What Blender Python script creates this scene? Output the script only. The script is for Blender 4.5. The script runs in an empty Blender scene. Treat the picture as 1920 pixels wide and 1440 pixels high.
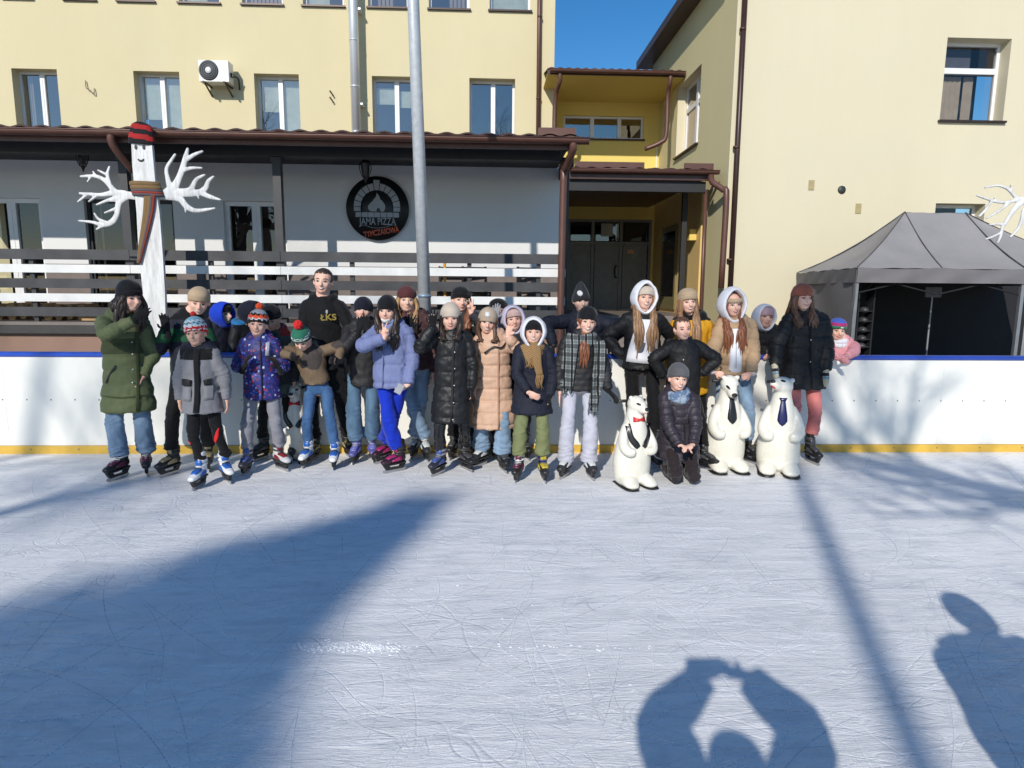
import bpy, math, random
import numpy as np
from mathutils import Vector, Matrix
from mathutils.bvhtree import BVHTree
SC = bpy.context.scene
COL = SC.collection
rad = math.radians
# ---------------------------------------------------------------- camera
FPX = 1200.0; PITCH = math.atan(175 / FPX); ROLL = 0.008; YAW = 0.04; EYE = 1.6
_R0 = np.array([math.cos(YAW), -math.sin(YAW), 0.0])
_FH = np.array([math.sin(YAW), math.cos(YAW), 0.0]); _Z = np.array([0, 0, 1.0])
CF = math.cos(PITCH) * _FH - math.sin(PITCH) * _Z
_U0 = math.sin(PITCH) * _FH + math.cos(PITCH) * _Z
CR = math.cos(ROLL) * _R0 + math.sin(ROLL) * _U0
CU = -math.sin(ROLL) * _R0 + math.cos(ROLL) * _U0
cd = bpy.data.cameras.new('camera'); cam = bpy.data.objects.new('camera', cd); COL.objects.link(cam)
cd.sensor_width = 36; cd.lens = 36 * FPX / 1920; cd.clip_start = 0.06; cd.clip_end = 800
cam.matrix_world = Matrix(((CR[0], CU[0], -CF[0], 0), (CR[1], CU[1], -CF[1], 0), (CR[2], CU[2], -CF[2], EYE), (0, 0, 0, 1)))
SC.camera = cam
def _ray(px, py): return CF + CR * (px - 960) / FPX - CU * (py - 720) / FPX
def at(px, py, Y):
    d = _ray(px, py); return np.array([0, 0, EYE]) + d * Y / d[1]
def gnd(px, py, z=0.0):
    d = _ray(px, py); return np.array([0, 0, EYE]) + d * (z - EYE) / d[2]
def atX(px, py, X):
    d = _ray(px, py); return np.array([0, 0, EYE]) + d * X / d[0]
# ---------------------------------------------------------------- light
SUN_EL = 30.3; SUN_AZ = 20.1          # light travels towards +Y, 20 degrees to +X
w = bpy.data.worlds.new('World'); SC.world = w; w.use_nodes = True
nt = w.node_tree; bg = nt.nodes['Background']
sky = nt.nodes.new('ShaderNodeTexSky'); sky.sky_type = 'NISHITA'; sky.sun_disc = False
sky.sun_elevation = rad(SUN_EL); sky.sun_rotation = rad(180 + SUN_AZ)
sky.altitude = 250; sky.air_density = 1.0; sky.dust_density = 0.25; sky.ozone_density = 3.5
hs_ = nt.nodes.new('ShaderNodeHueSaturation'); hs_.inputs['Saturation'].default_value = 1.3; hs_.inputs['Value'].default_value = 1.0
nt.links.new(sky.outputs[0], hs_.inputs['Color']); nt.links.new(hs_.outputs[0], bg.inputs[0]); bg.inputs[1].default_value = 0.128
sl = bpy.data.lights.new('sun', 'SUN'); sl.energy = 4.0; sl.angle = rad(0.6); sl.color = (1.0, 0.945, 0.86)
so = bpy.data.objects.new('sun', sl); COL.objects.link(so)
LD = Vector((math.sin(rad(SUN_AZ)) * math.cos(rad(SUN_EL)), math.cos(rad(SUN_AZ)) * math.cos(rad(SUN_EL)), -math.sin(rad(SUN_EL))))
so.rotation_euler = LD.to_track_quat('-Z', 'Y').to_euler(); so.location = (-8, -20, 15)
SC.view_settings.view_transform = 'Standard'; SC.view_settings.look = 'None'
SC.view_settings.exposure = 0.0; SC.view_settings.gamma = 1.0
SC.cycles.max_bounces = 6; SC.cycles.transparent_max_bounces = 8
SC.cycles.use_denoising = True
# ---------------------------------------------------------------- helpers
def tag(o, label=None, cat=None, group=None, kind=None):
    if label: o['label'] = label
    if cat: o['category'] = cat
    if group: o['group'] = group
    if kind: o['kind'] = kind
    return o
def empty(name, loc=(0, 0, 0), rz=0, label=None, cat=None, group=None):
    o = bpy.data.objects.new(name, None); o.empty_display_size = 0.2
    o.location = loc; o.rotation_euler = (0, 0, rz); COL.objects.link(o)
    return tag(o, label, cat, group)
def cr_resample(pts, k):
    """Catmull-Rom through rows of pts (any number of columns)."""
    P = np.asarray(pts, float)
    if k <= 1 or len(P) < 3: 
        if k <= 1: return P
        out = [P[0] + (P[1] - P[0]) * t for t in np.linspace(0, 1, k + 1)]; return np.array(out)
    Q = np.vstack([2 * P[0] - P[1], P, 2 * P[-1] - P[-2]]); out = []
    for i in range(1, len(Q) - 2):
        a, b, c, d = Q[i - 1], Q[i], Q[i + 1], Q[i + 2]
        for t in np.arange(k) / k:
            out.append(0.5 * (2 * b + (c - a) * t + (2 * a - 5 * b + 4 * c - d) * t * t + (3 * b - a - 3 * c + d) * t ** 3))
    out.append(P[-1]); return np.array(out)
class MB:
    def __init__(s, bulge=0.0): s.v = []; s.f = []; s.m = []; s.cur = 0; s.bulge = bulge
    def add(s, V, F):
        b = len(s.v); s.v.extend([tuple(map(float, p)) for p in V])
        s.f.extend([tuple(i + b for i in f) for f in F]); s.m.extend([s.cur] * len(F)); return s
    def mat(s, i): s.cur = i; return s
    def box(s, x0, x1, y0, y1, z0, z1):
        V = [(x0, y0, z0), (x1, y0, z0), (x1, y1, z0), (x0, y1, z0), (x0, y0, z1), (x1, y0, z1), (x1, y1, z1), (x0, y1, z1)]
        return s.add(V, [(3, 2, 1, 0), (4, 5, 6, 7), (0, 1, 5, 4), (1, 2, 6, 5), (2, 3, 7, 6), (3, 0, 4, 7)])
    def loft(s, path, radii, n=12, side=(1, 0, 0), k=4, power=2.0, caps=True):
        """path: points; radii: per-point r or (ra, rb); side: direction of ra."""
        P = np.asarray(path, float); r = np.array([(q, q) if np.isscalar(q) else tuple(q) for q in radii], float)
        A = cr_resample(np.hstack([P, r]), k); P = A[:, :3]; r = np.maximum(A[:, 3:], 1e-4)
        T = np.gradient(P, axis=0); T /= np.linalg.norm(T, axis=1)[:, None] + 1e-12
        sd = np.asarray(side, float); th = np.arange(n) * 2 * math.pi / n
        c, si = np.cos(th), np.sin(th)
        if power != 2.0:
            c = np.sign(c) * np.abs(c) ** (2 / power); si = np.sign(si) * np.abs(si) ** (2 / power)
        V = []; prev = sd
        for i in range(len(P)):
            u = prev - T[i] * prev.dot(T[i])
            if np.linalg.norm(u) < 1e-3: u = np.cross(T[i], (0, 0.3, 1))
            u /= np.linalg.norm(u); vv = np.cross(T[i], u)
            if np.linalg.norm(side) > 0: prev = u
            V.append(P[i] + np.outer(c * r[i, 0], u) + np.outer(si * r[i, 1], vv))
        V = np.vstack(V); F = []; m = len(P)
        for i in range(m - 1):
            for j in range(n):
                a = i * n + j; b = i * n + (j + 1) % n; F.append((a, b, b + n, a + n))
        if caps:
            V = np.vstack([V, P[0] - T[0] * min(r[0]) * s.bulge, P[-1] + T[-1] * min(r[-1]) * s.bulge]); c0 = m * n; c1 = c0 + 1
            for j in range(n):
                F.append((c0, (j + 1) % n, j)); F.append((c1, (m - 1) * n + j, (m - 1) * n + (j + 1) % n))
        return s.add(V, F)
    def ell(s, c, r, M=None, nu=16, nv=10):
        V = [(0, 0, 1)]
        for i in range(1, nv):
            ph = math.pi * i / nv
            for j in range(nu):
                th = 2 * math.pi * j / nu; V.append((math.sin(ph) * math.cos(th), math.sin(ph) * math.sin(th), math.cos(ph)))
        V.append((0, 0, -1)); V = np.array(V) * np.asarray(r)
        if M is not None: V = V @ np.asarray(M).T
        V = V + np.asarray(c); F = []
        for j in range(nu): F.append((0, 1 + j, 1 + (j + 1) % nu))
        for i in range(nv - 2):
            for j in range(nu):
                a = 1 + i * nu + j; b = 1 + i * nu + (j + 1) % nu; F.append((a, a + nu, b + nu, b))
        e = len(V) - 1; o = 1 + (nv - 2) * nu
        for j in range(nu): F.append((e, o + (j + 1) % nu, o + j))
        return s.add(V, F)
    def quad(s, a, b, c, d): return s.add([a, b, c, d], [(0, 1, 2, 3)])
    def prism(s, poly, y0, y1):
        """poly: (x, z) outline; extruded from y0 to y1."""
        n = len(poly); V = [(x, y0, z) for x, z in poly] + [(x, y1, z) for x, z in poly]
        F = [tuple(range(n)), tuple(range(2 * n - 1, n - 1, -1))] + [((i + 1) % n, i, i + n, (i + 1) % n + n) for i in range(n)]
        return s.add(V, F)
    def mesh(s, name, mats, smooth=False):
        me = bpy.data.meshes.new(name); me.from_pydata(s.v, [], s.f)
        for m in (mats if isinstance(mats, (list, tuple)) else [mats]): me.materials.append(m)
        me.polygons.foreach_set('material_index', s.m)
        if smooth: me.polygons.foreach_set('use_smooth', [True] * len(s.f))
        me.update(); return me
    def build(s, name, mats, parent=None, smooth=False):
        return link(name, s.mesh(name, mats, smooth), parent)
def link(name, me, parent=None):
    o = bpy.data.objects.new(name, me); COL.objects.link(o)
    if parent is not None: o.parent = parent
    return o
def copy_tree(o, parent=None, loc=None, rz=None):
    c = o.copy(); COL.objects.link(c); c.parent = parent
    if loc is not None: c.location = loc
    if rz is not None: c.rotation_euler = (0, 0, rz)
    for ch in list(o.children): copy_tree(ch, c)
    return c
def fuse(mb, voxel, smooth=2):
    """Voxel-remesh overlapping closed shapes into one continuous surface; returns (verts, normals, mesh)."""
    me = mb.mesh('tmp', []) if False else bpy.data.meshes.new('tmp')
    me.from_pydata(mb.v, [], mb.f); me.update()
    o = bpy.data.objects.new('tmp', me); COL.objects.link(o)
    r = o.modifiers.new('r', 'REMESH'); r.mode = 'VOXEL'; r.voxel_size = voxel; r.use_smooth_shade = True
    if smooth:
        q = o.modifiers.new('s', 'SMOOTH'); q.factor = 0.5; q.iterations = smooth
    dg = bpy.context.evaluated_depsgraph_get(); ev = o.evaluated_get(dg)
    out = bpy.data.meshes.new_from_object(ev); bpy.data.objects.remove(o); bpy.data.meshes.remove(me)
    return out
def getv(me):
    a = np.empty(len(me.vertices) * 3); me.vertices.foreach_get('co', a); return a.reshape(-1, 3)
def getn(me):
    a = np.empty(len(me.vertices) * 3); me.vertices.foreach_get('normal', a); return a.reshape(-1, 3)
def setv(me, V): me.vertices.foreach_set('co', np.ascontiguousarray(V).ravel()); me.update()
def wob(V, f, seed=0):
    """cheap smooth noise in -1..1"""
    rs = np.random.RandomState(seed); out = 0
    for i in range(5):
        d = rs.normal(size=3); d /= np.linalg.norm(d); ff = f * (0.7 + .35 * i)
        out = out + np.sin(V @ d * ff * 6.283 + rs.rand() * 6.283 + 1.3 * np.sin(V @ np.roll(d, 1) * ff * 4.1 + i))
    return out / 3.2
# ---------------------------------------------------------------- materials
MATS = {}
class NB:
    def __init__(s, name):
        s.m = bpy.data.materials.new(name); s.m.use_nodes = True; s.t = s.m.node_tree
        s.b = s.t.nodes['Principled BSDF']; s.o = s.t.nodes['Material Output']
    def n(s, ty, **kw):
        x = s.t.nodes.new(ty)
        for k, v in kw.items():
            if k in ('ins',):
                for a, b in v.items(): x.inputs[a].default_value = b
            else: setattr(x, k, v)
        return x
    def l(s, a, b): s.t.links.new(a, b)
    def coord(s, scale=(1, 1, 1), rot=(0, 0, 0), kind='Object'):
        tc = s.n('ShaderNodeTexCoord'); mp = s.n('ShaderNodeMapping'); mp.inputs['Scale'].default_value = scale
        mp.inputs['Rotation'].default_value = rot; s.l(tc.outputs[kind], mp.inputs[0]); return mp.outputs[0]
    def noise(s, vec, scale, detail=4, rough=.55, dist=0):
        x = s.n('ShaderNodeTexNoise'); x.inputs['Scale'].default_value = scale; x.inputs['Detail'].default_value = detail
        x.inputs['Roughness'].default_value = rough; x.inputs['Distortion'].default_value = dist
        s.l(vec, x.inputs['Vector']); return x.outputs[0]
    def ramp(s, fac, stops, interp='LINEAR'):
        x = s.n('ShaderNodeValToRGB'); cr = x.color_ramp; cr.interpolation = interp
        while len(cr.elements) > 1: cr.elements.remove(cr.elements[-1])
        cr.elements[0].position = stops[0][0]; cr.elements[0].color = (*stops[0][1], 1)
        for p, c in stops[1:]:
            e = cr.elements.new(p); e.color = (*c, 1)
        s.l(fac, x.inputs[0]); return x.outputs[0]
    def mix(s, fac, a, b, mode='MIX'):
        x = s.n('ShaderNodeMix'); x.data_type = 'RGBA'; x.blend_type = mode
        for i, q in ((0, fac), (6, a), (7, b)):
            if hasattr(q, 'links'): s.l(q, x.inputs[i])
            elif i == 0: x.inputs[0].default_value = q
            else: x.inputs[i].default_value = (*q, 1)
        return x.outputs[2]
    def math(s, op, a, b=0.0, clamp=False):
        x = s.n('ShaderNodeMath'); x.operation = op; x.use_clamp = clamp
        for i, q in ((0, a), (1, b)):
            if hasattr(q, 'links'): s.l(q, x.inputs[i])
            else: x.inputs[i].default_value = q
        return x.outputs[0]
    def bump(s, h, strength=.3, dist=.01):
        x = s.n('ShaderNodeBump'); x.inputs['Strength'].default_value = strength; x.inputs['Distance'].default_value = dist
        s.l(h, x.inputs['Height']); s.l(x.outputs[0], s.b.inputs['Normal'])
    def base(s, c):
        if hasattr(c, 'links'): s.l(c, s.b.inputs['Base Color'])
        else: s.b.inputs['Base Color'].default_value = (*c, 1)
    def rough(s, r):
        if hasattr(r, 'links'): s.l(r, s.b.inputs['Roughness'])
        else: s.b.inputs['Roughness'].default_value = r
def lin(r, g, b): return tuple(((c / 255) / 12.92 if c / 255 <= .04045 else ((c / 255 + .055) / 1.055) ** 2.4) for c in (r, g, b))
def plain(name, c, rough=.5, metal=0, var=.12, vs=6, bump=0, bs=60, spec=None):
    if name in MATS: return MATS[name]
    b = NB(name); v = b.coord(); nz = b.noise(v, vs, 5)
    d = tuple(max(0, x * (1 - var)) for x in c); e = tuple(min(1, x * (1 + var)) for x in c)
    b.base(b.ramp(nz, [(.3, d), (.7, e)])); b.rough(rough); b.b.inputs['Metallic'].default_value = metal
    if spec is not None: b.b.inputs['Specular IOR Level'].default_value = spec
    if bump: b.bump(b.noise(v, bs, 4), bump, .004)
    MATS[name] = b.m; return b.m
def cloth(name, c, kind='shell', rough=.75, var=.1):
    """kind: shell (puffer/anorak fabric), knit, fleece, denim"""
    if name in MATS: return MATS[name]
    b = NB(name); v = b.coord(); nz = b.noise(v, 9, 5)
    d = tuple(x * (1 - var) for x in c); e = tuple(min(1, x * (1 + var)) for x in c)
    col = b.ramp(nz, [(.3, d), (.7, e)])
    if kind == 'denim':
        f = b.noise(b.coord((3, 3, 1.2)), 3.2, 5); lt = tuple(min(1, x * 1.7 + .03) for x in c)
        col = b.mix(b.ramp(f, [(.45, (0, 0, 0)), (.7, (.6,) * 3)]), col, lt)
        b.bump(b.noise(v, 240, 2), .25, .002)
    elif kind == 'knit':
        wv = b.n('ShaderNodeTexWave'); wv.wave_type = 'BANDS'; wv.bands_direction = 'DIAGONAL'; wv.inputs['Scale'].default_value = 38
        wv.inputs['Distortion'].default_value = 2; b.l(v, wv.inputs['Vector']); b.bump(b.math('ADD', wv.outputs[1], b.noise(v, 150, 3)), .3, .002)
    elif kind == 'fleece': b.bump(b.noise(v, 170, 4), .5, .003)
    else: b.bump(b.math('ADD', b.noise(b.coord((1, 1, 2.2)), 14, 4, .6, .6), b.noise(v, 60, 3, .6)), .35, .006)
    b.base(col); b.rough(rough)
    b.b.inputs['Sheen Weight'].default_value = .0 if kind == 'shell' else .15
    b.b.inputs['Specular IOR Level'].default_value = .35 if kind == 'shell' else .15
    MATS[name] = b.m; return b.m
# ---------------------------------------------------------------- ice, ground
def ice_material():
    b = NB('ice'); v = b.coord()
    big = b.noise(b.coord((.8, 1.6, 1)), .55, 5, .6, .5)
    col = b.ramp(big, [(.3, (.73, .73, .735)), (.5, (.83, .825, .82)), (.7, (.91, .90, .885))])
    st = b.noise(b.coord((1.1, 7, 1), (0, 0, .06)), 2.6, 7, .7, .7)       # sideways sweep grain; pale and grey streaks also paint sun glint into the colour
    col = b.mix(b.ramp(st, [(.46, (0, 0, 0)), (.62, (.75,) * 3)]), col, (.94, .93, .92))
    fine = b.noise(v, 38, 5, .7); col = b.mix(b.ramp(fine, [(.5, (0, 0, 0)), (.72, (.55,) * 3)]), col, (.93, .91, .90))
    grey = b.noise(b.coord((1.3, 5, 1), (0, 0, -.15)), 1.9, 6, .75, .5); col = b.mix(b.ramp(grey, [(.5, (0, 0, 0)), (.68, (.62,) * 3)]), col, (.54, .58, .61))
    lines = None
    for sc, rot, an, th in ((.55, .3, (1, 1.7, 1), .0030), (.8, 1.2, (1.6, .8, 1), .0032), (.45, -.5, (1, 2.2, 1), .0028), (1.1, 2.2, (1, 1.3, 1), .0045), (.7, .9, (1.2, 1, 1), .003), (1.6, -.2, (1, 2.5, 1), .006)):
        nz = b.noise(b.coord(an, (0, 0, rot)), sc, 1.2, .4, .25)
        for lv in (.42, .5, .58):
            a = b.math('ABSOLUTE', b.math('SUBTRACT', nz, lv + sc * .01)); x = b.math('SUBTRACT', 1.0, b.math('DIVIDE', a, th), True)
            lines = x if lines is None else b.math('MAXIMUM', lines, x)
    brk = b.ramp(b.noise(v, 2.3, 3), [(.42, (0, 0, 0)), (.55, (1,) * 3)])
    ln = b.math('MULTIPLY', lines, brk)
    tone = b.ramp(b.noise(v, 1.1, 2), [(.47, (.36, .41, .46)), (.53, (.9, .92, .94))])
    col = b.mix(b.math('MULTIPLY', ln, .28), col, tone)
    b.base(col); b.rough(b.ramp(st, [(.35, (.32,) * 3), (.65, (.65,) * 3)]))
    b.b.inputs['Specular IOR Level'].default_value = .25
    h = b.math('ADD', b.math('MULTIPLY', ln, -.35), b.math('ADD', b.noise(b.coord((1, 5, 1)), 26, 6, .7), b.math('MULTIPLY', st, 1.4)))
    b.bump(h, .6, .009); return b.m
ICE = ice_material()
BOARD_Y = 6.22
mb = MB(); mb.quad((-16, -14, 0), (16, -14, 0), (16, BOARD_Y + .04, 0), (-16, BOARD_Y + .04, 0))
tag(mb.build('ice', ICE), kind='structure')
def pav():
    b = NB('paving'); v = b.coord(); br = b.n('ShaderNodeTexBrick'); br.inputs['Scale'].default_value = 4; b.l(v, br.inputs['Vector'])
    br.inputs['Color1'].default_value = (.22, .2, .18, 1); br.inputs['Color2'].default_value = (.28, .26, .24, 1); br.inputs['Mortar'].default_value = (.12, .11, .1, 1)
    b.base(b.mix(b.noise(v, 3, 4), br.outputs[0], (.18, .17, .16))); b.rough(.9); return b.m
mb = MB(); mb.quad((-400, -400, -.02), (400, -400, -.02), (400, 400, -.02), (-400, 400, -.02)); tag(mb.build('ground', pav()), kind='structure')
# skate scratches and swept snow, real ribbons of ice dust lying on the ice
def ribbons(name, n, seed, wd, mat, z, white=True):
    rs = np.random.RandomState(seed); mb = MB()
    for i in range(n):
        y = .9 + 5.1 * rs.rand() ** 1.2; x = rs.uniform(-1.05, 1.05) * (y * .85 + .6); L = rs.uniform(.15, 1.5) * (1 if rs.rand() < .8 else 1.8)
        a = rs.normal(0, .35) if rs.rand() < .62 else rs.uniform(0, math.pi); kk = rs.normal(0, .35) * (1 if rs.rand() < .85 else 3)
        m = max(8, int(L * 10)); t = np.linspace(0, L, m); ang = a + kk * t
        X = x + np.cumsum(np.cos(ang)) * L / m; Yv = y + np.cumsum(np.sin(ang)) * L / m
        wl = wd * rs.uniform(.4, 1.3) * np.sin(np.pi * np.linspace(.02, .98, m)) ** .5 * (1 + .5 * rs.rand(m))
        nx, ny = -np.sin(ang), np.cos(ang)
        ok = Yv < BOARD_Y - .05
        V = [];
        for j in range(m):
            V.append((X[j] + nx[j] * wl[j], Yv[j] + ny[j] * wl[j], z)); V.append((X[j] - nx[j] * wl[j], Yv[j] - ny[j] * wl[j], z))
        mb.add(V, [(2 * j, 2 * j + 1, 2 * j + 3, 2 * j + 2) for j in range(m - 1) if ok[j] and ok[j + 1]])
    o = mb.build(name, mat); return o
def dust(nm, c, thr):
    b = NB(nm); v = b.coord(); b.base(c); b.rough(.8)
    tr = b.n('ShaderNodeBsdfTransparent'); mx = b.n('ShaderNodeMixShader')
    f = b.ramp(b.noise(v, 45, 4, .7), [(thr - .1, (.0,) * 3), (thr + .12, (.8,) * 3)])
    b.l(f, mx.inputs[0]); b.l(tr.outputs[0], mx.inputs[1]); b.l(b.b.outputs[0], mx.inputs[2]); b.l(mx.outputs[0], b.o.inputs[0]); return b.m
o = ribbons('skate_marks', 420, 3, .0022, dust('ice dust', (.88, .9, .92), .46), .003)
tag(o, 'thin white skate scratches curving all over the rink ice', 'skate marks', kind='stuff')
o = ribbons('skate_grooves', 210, 8, .0015, dust('groove ice', (.50, .55, .62), .5), .0015)
tag(o, 'dark grooves cut by blades into the rink ice', 'skate grooves', kind='stuff')
# small scraped ridges of snow
rs = np.random.RandomState(5); mb = MB()
for i in range(430):
    if i < 370:
        px = rs.choice([rs.normal(640, 45), rs.normal(690, 30), rs.uniform(560, 760), rs.uniform(870, 1250)], p=[.34, .22, .34, .10]); py = 1214 + rs.normal(0, 5 if px < 780 else 2.5)
    else: px, py = rs.uniform(0, 1900), rs.uniform(900, 1300)
    g = gnd(px, py); s_ = rs.uniform(.0012, .0045) if i < 370 else rs.uniform(.001, .004); mb.ell((g[0], g[1], .001), (s_ * rs.uniform(1, 2.5), s_, s_ * .45), None, 7, 5)
tag(mb.build('snow_crumbs', plain('snow', (.85, .87, .9), .8), smooth=True), 'crumbs of scraped snow in a line on the ice', 'snow crumbs', kind='stuff')
# ---------------------------------------------------------------- rink boards
BH = gnd(960, 846)[1]; BZ = .985
bw = NB('board plastic'); v = bw.coord()
bw.base(bw.mix(bw.ramp(bw.noise(bw.coord((1, 1, .4)), 2.2, 6, .65), [(.45, (0, 0, 0)), (.8, (.35,) * 3)]), (.80, .79, .73), (.68, .68, .64)))
sc_ = bw.noise(bw.coord((1.2, 1, 5), (0, .25, 0)), 3.5, 7, .75); bc_ = bw.b.inputs['Base Color'].links[0].from_socket; bw.base(bw.mix(bw.ramp(sc_, [(.66, (0, 0, 0)), (.74, (.45,) * 3)]), bc_, (.30, .31, .32))); bw.rough(.4); bw.bump(bw.noise(v, 1.2, 2), .25, .03)
BWM = bw.m
boards = empty('rink_boards', (0, BOARD_Y, 0), 0, 'white rink boards with blue top rail and yellow kick strip behind the skaters', 'rink boards')
blue = plain('blue rail', (.02, .07, .42), .4); yel = plain('yellow kick plate', (.66, .41, .06), .5, var=.2, vs=3)
X0, X1 = -9.2, 9.2
n = 8; wd = (X1 - X0) / n
for i in range(n):
    mb = MB(); mb.box(X0 + i * wd + .0008, X0 + (i + 1) * wd - .0008, 0, .05, .08, BZ - .045); mb.build('panel', BWM, boards)
mb = MB(); mb.box(X0, X1, .012, .06, .02, .078); mb.box(X0, X1, .053, .09, .12, BZ - .05); mb.build('backing', plain('backing', (.3, .32, .33), .6), boards)
mb = MB(); mb.box(X0, X1, -.014, .05, .0, .078)
mb.build('kick_strip', yel, boards)
mb = MB(); mb.loft([(X0, .03, BZ - .02), (X1, .03, BZ - .02)], [(.045, .024)] * 2, 16, (0, 1, 0), 1, 4); mb.build('top_rail', blue, boards, True)
sm = MB(); sm.ell((0, 0, 0), (.007, .004, .007), None, 8, 6); sme = sm.mesh('screw', plain('screw', (.15, .15, .16), .4, .8), True)
for i in range(72):
    x = -8 + i * .225
    q = link('screw', sme, boards); q.location = (x, -.001, .53)
for i in range(36):
    q = link('screw', sme, boards); q.location = (-8 + i * .45, -.015, .045)
# ---------------------------------------------------------------- building materials
def stucco(nm, c, c2):
    b = NB(nm); v = b.coord(); nz = b.noise(b.coord((.5, .5, .25)), .8, 6, .6)
    col = b.ramp(nz, [(.3, c2), (.65, c)]); sp = b.noise(v, 4.5, 5, .7)
    col = b.mix(b.ramp(sp, [(.6, (0, 0, 0)), (.8, (.22,) * 3)]), col, tuple(x * .8 for x in c)); dr_ = b.noise(b.coord((1.8, 1.8, .35)), 1.4, 6, .7); col = b.mix(b.ramp(dr_, [(.52, (0, 0, 0)), (.78, (.11,) * 3)]), col, tuple(x * .8 for x in c)); pt_ = b.noise(b.coord((1, 1, 1.4)), .45, 3, .5); col = b.mix(b.ramp(pt_, [(.55, (0, 0, 0)), (.62, (.14,) * 3)]), col, (c[0] * .9, c[1] * .93, c[2] * 1.08))
    b.base(col); b.rough(.9); b.bump(b.noise(v, 90, 5, .7), .5, .006); b.b.inputs['Specular IOR Level'].default_value = .2; return b.m
CREAM = stucco('cream stucco', (.685, .605, .385), (.64, .56, .345))
CREAM2 = stucco('pale cream stucco', (.69, .625, .45), (.655, .59, .42))
YELLOW = stucco('yellow stucco', (.80, .63, .19), (.76, .59, .17))
GREYW = stucco('white stucco', (.74, .74, .73), (.69, .69, .68))
STONE = stucco('brown plinth', (.33, .21, .155), (.26, .165, .12))
BROWN = plain('brown metal', (.085, .042, .032), .35, .2); BROWN2 = plain('brown pipe', (.12, .055, .04), .4, .1)
WPVC = plain('white pvc', (.78, .78, .77), .35, var=.03); DARK = plain('dark timber', (.02, .02, .022), .6)
SILLM = plain('sill metal', (.05, .03, .025), .4, .3); INT = plain('dim interior', (.03, .033, .04), .9)
BLIND = plain('roller blind', (.62, .66, .56), .8); VERT = plain('vertical blind', (.45, .35, .27), .8)
def glass(nm, tint=(.02, .025, .03), refl=.38):
    b = NB(nm); g = b.n('ShaderNodeBsdfGlossy'); g.inputs['Roughness'].default_value = .01; g.inputs[0].default_value = (.92, .86, .80, 1)
    t = b.n('ShaderNodeBsdfTransparent'); t.inputs[0].default_value = (.75, .78, .78, 1); mx = b.n('ShaderNodeMixShader'); lw = b.n('ShaderNodeFresnel'); lw.inputs[0].default_value = 1.5
    f = b.math('ADD', lw.outputs[0], refl, True); b.l(f, mx.inputs[0]); b.l(t.outputs[0], mx.inputs[1]); b.l(g.outputs[0], mx.inputs[2])
    nb = b.n('ShaderNodeBump'); nb.inputs['Strength'].default_value = .04; nb.inputs['Distance'].default_value = .02; b.l(b.noise(b.coord(), 1.3, 2), nb.inputs['Height']); b.l(nb.outputs[0], g.inputs['Normal'])
    b.l(mx.outputs[0], b.o.inputs[0]); return b.m
GLASS = glass('window glass', refl=.26); GLASSD = glass('dark glass', refl=.04)
# wall facing -Y with openings; local x along wall, wall front at y=0 going back to y=th
def wall(mb, x0, x1, z0, z1, holes, th=.35):
    xs = sorted({x0, x1, *[h[0] for h in holes], *[h[1] for h in holes]}); zs = sorted({z0, z1, *[h[2] for h in holes], *[h[3] for h in holes]})
    for a, b_ in zip(xs[:-1], xs[1:]):
        for c, d in zip(zs[:-1], zs[1:]):
            if any(h[0] - 1e-6 <= a and b_ <= h[1] + 1e-6 and h[2] - 1e-6 <= c and d <= h[3] + 1e-6 for h in holes): continue
            mb.quad((a, 0, c), (b_, 0, c), (b_, 0, d), (a, 0, d))
    for a, b_, c, d in holes:
        mb.quad((a, 0, c), (a, 0, d), (a, th, d), (a, th, c)); mb.quad((b_, 0, d), (b_, 0, c), (b_, th, c), (b_, th, d))
        mb.quad((a, 0, d), (b_, 0, d), (b_, th, d), (a, th, d)); mb.quad((b_, 0, c), (a, 0, c), (a, th, c), (b_, th, c))
    return mb
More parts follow.
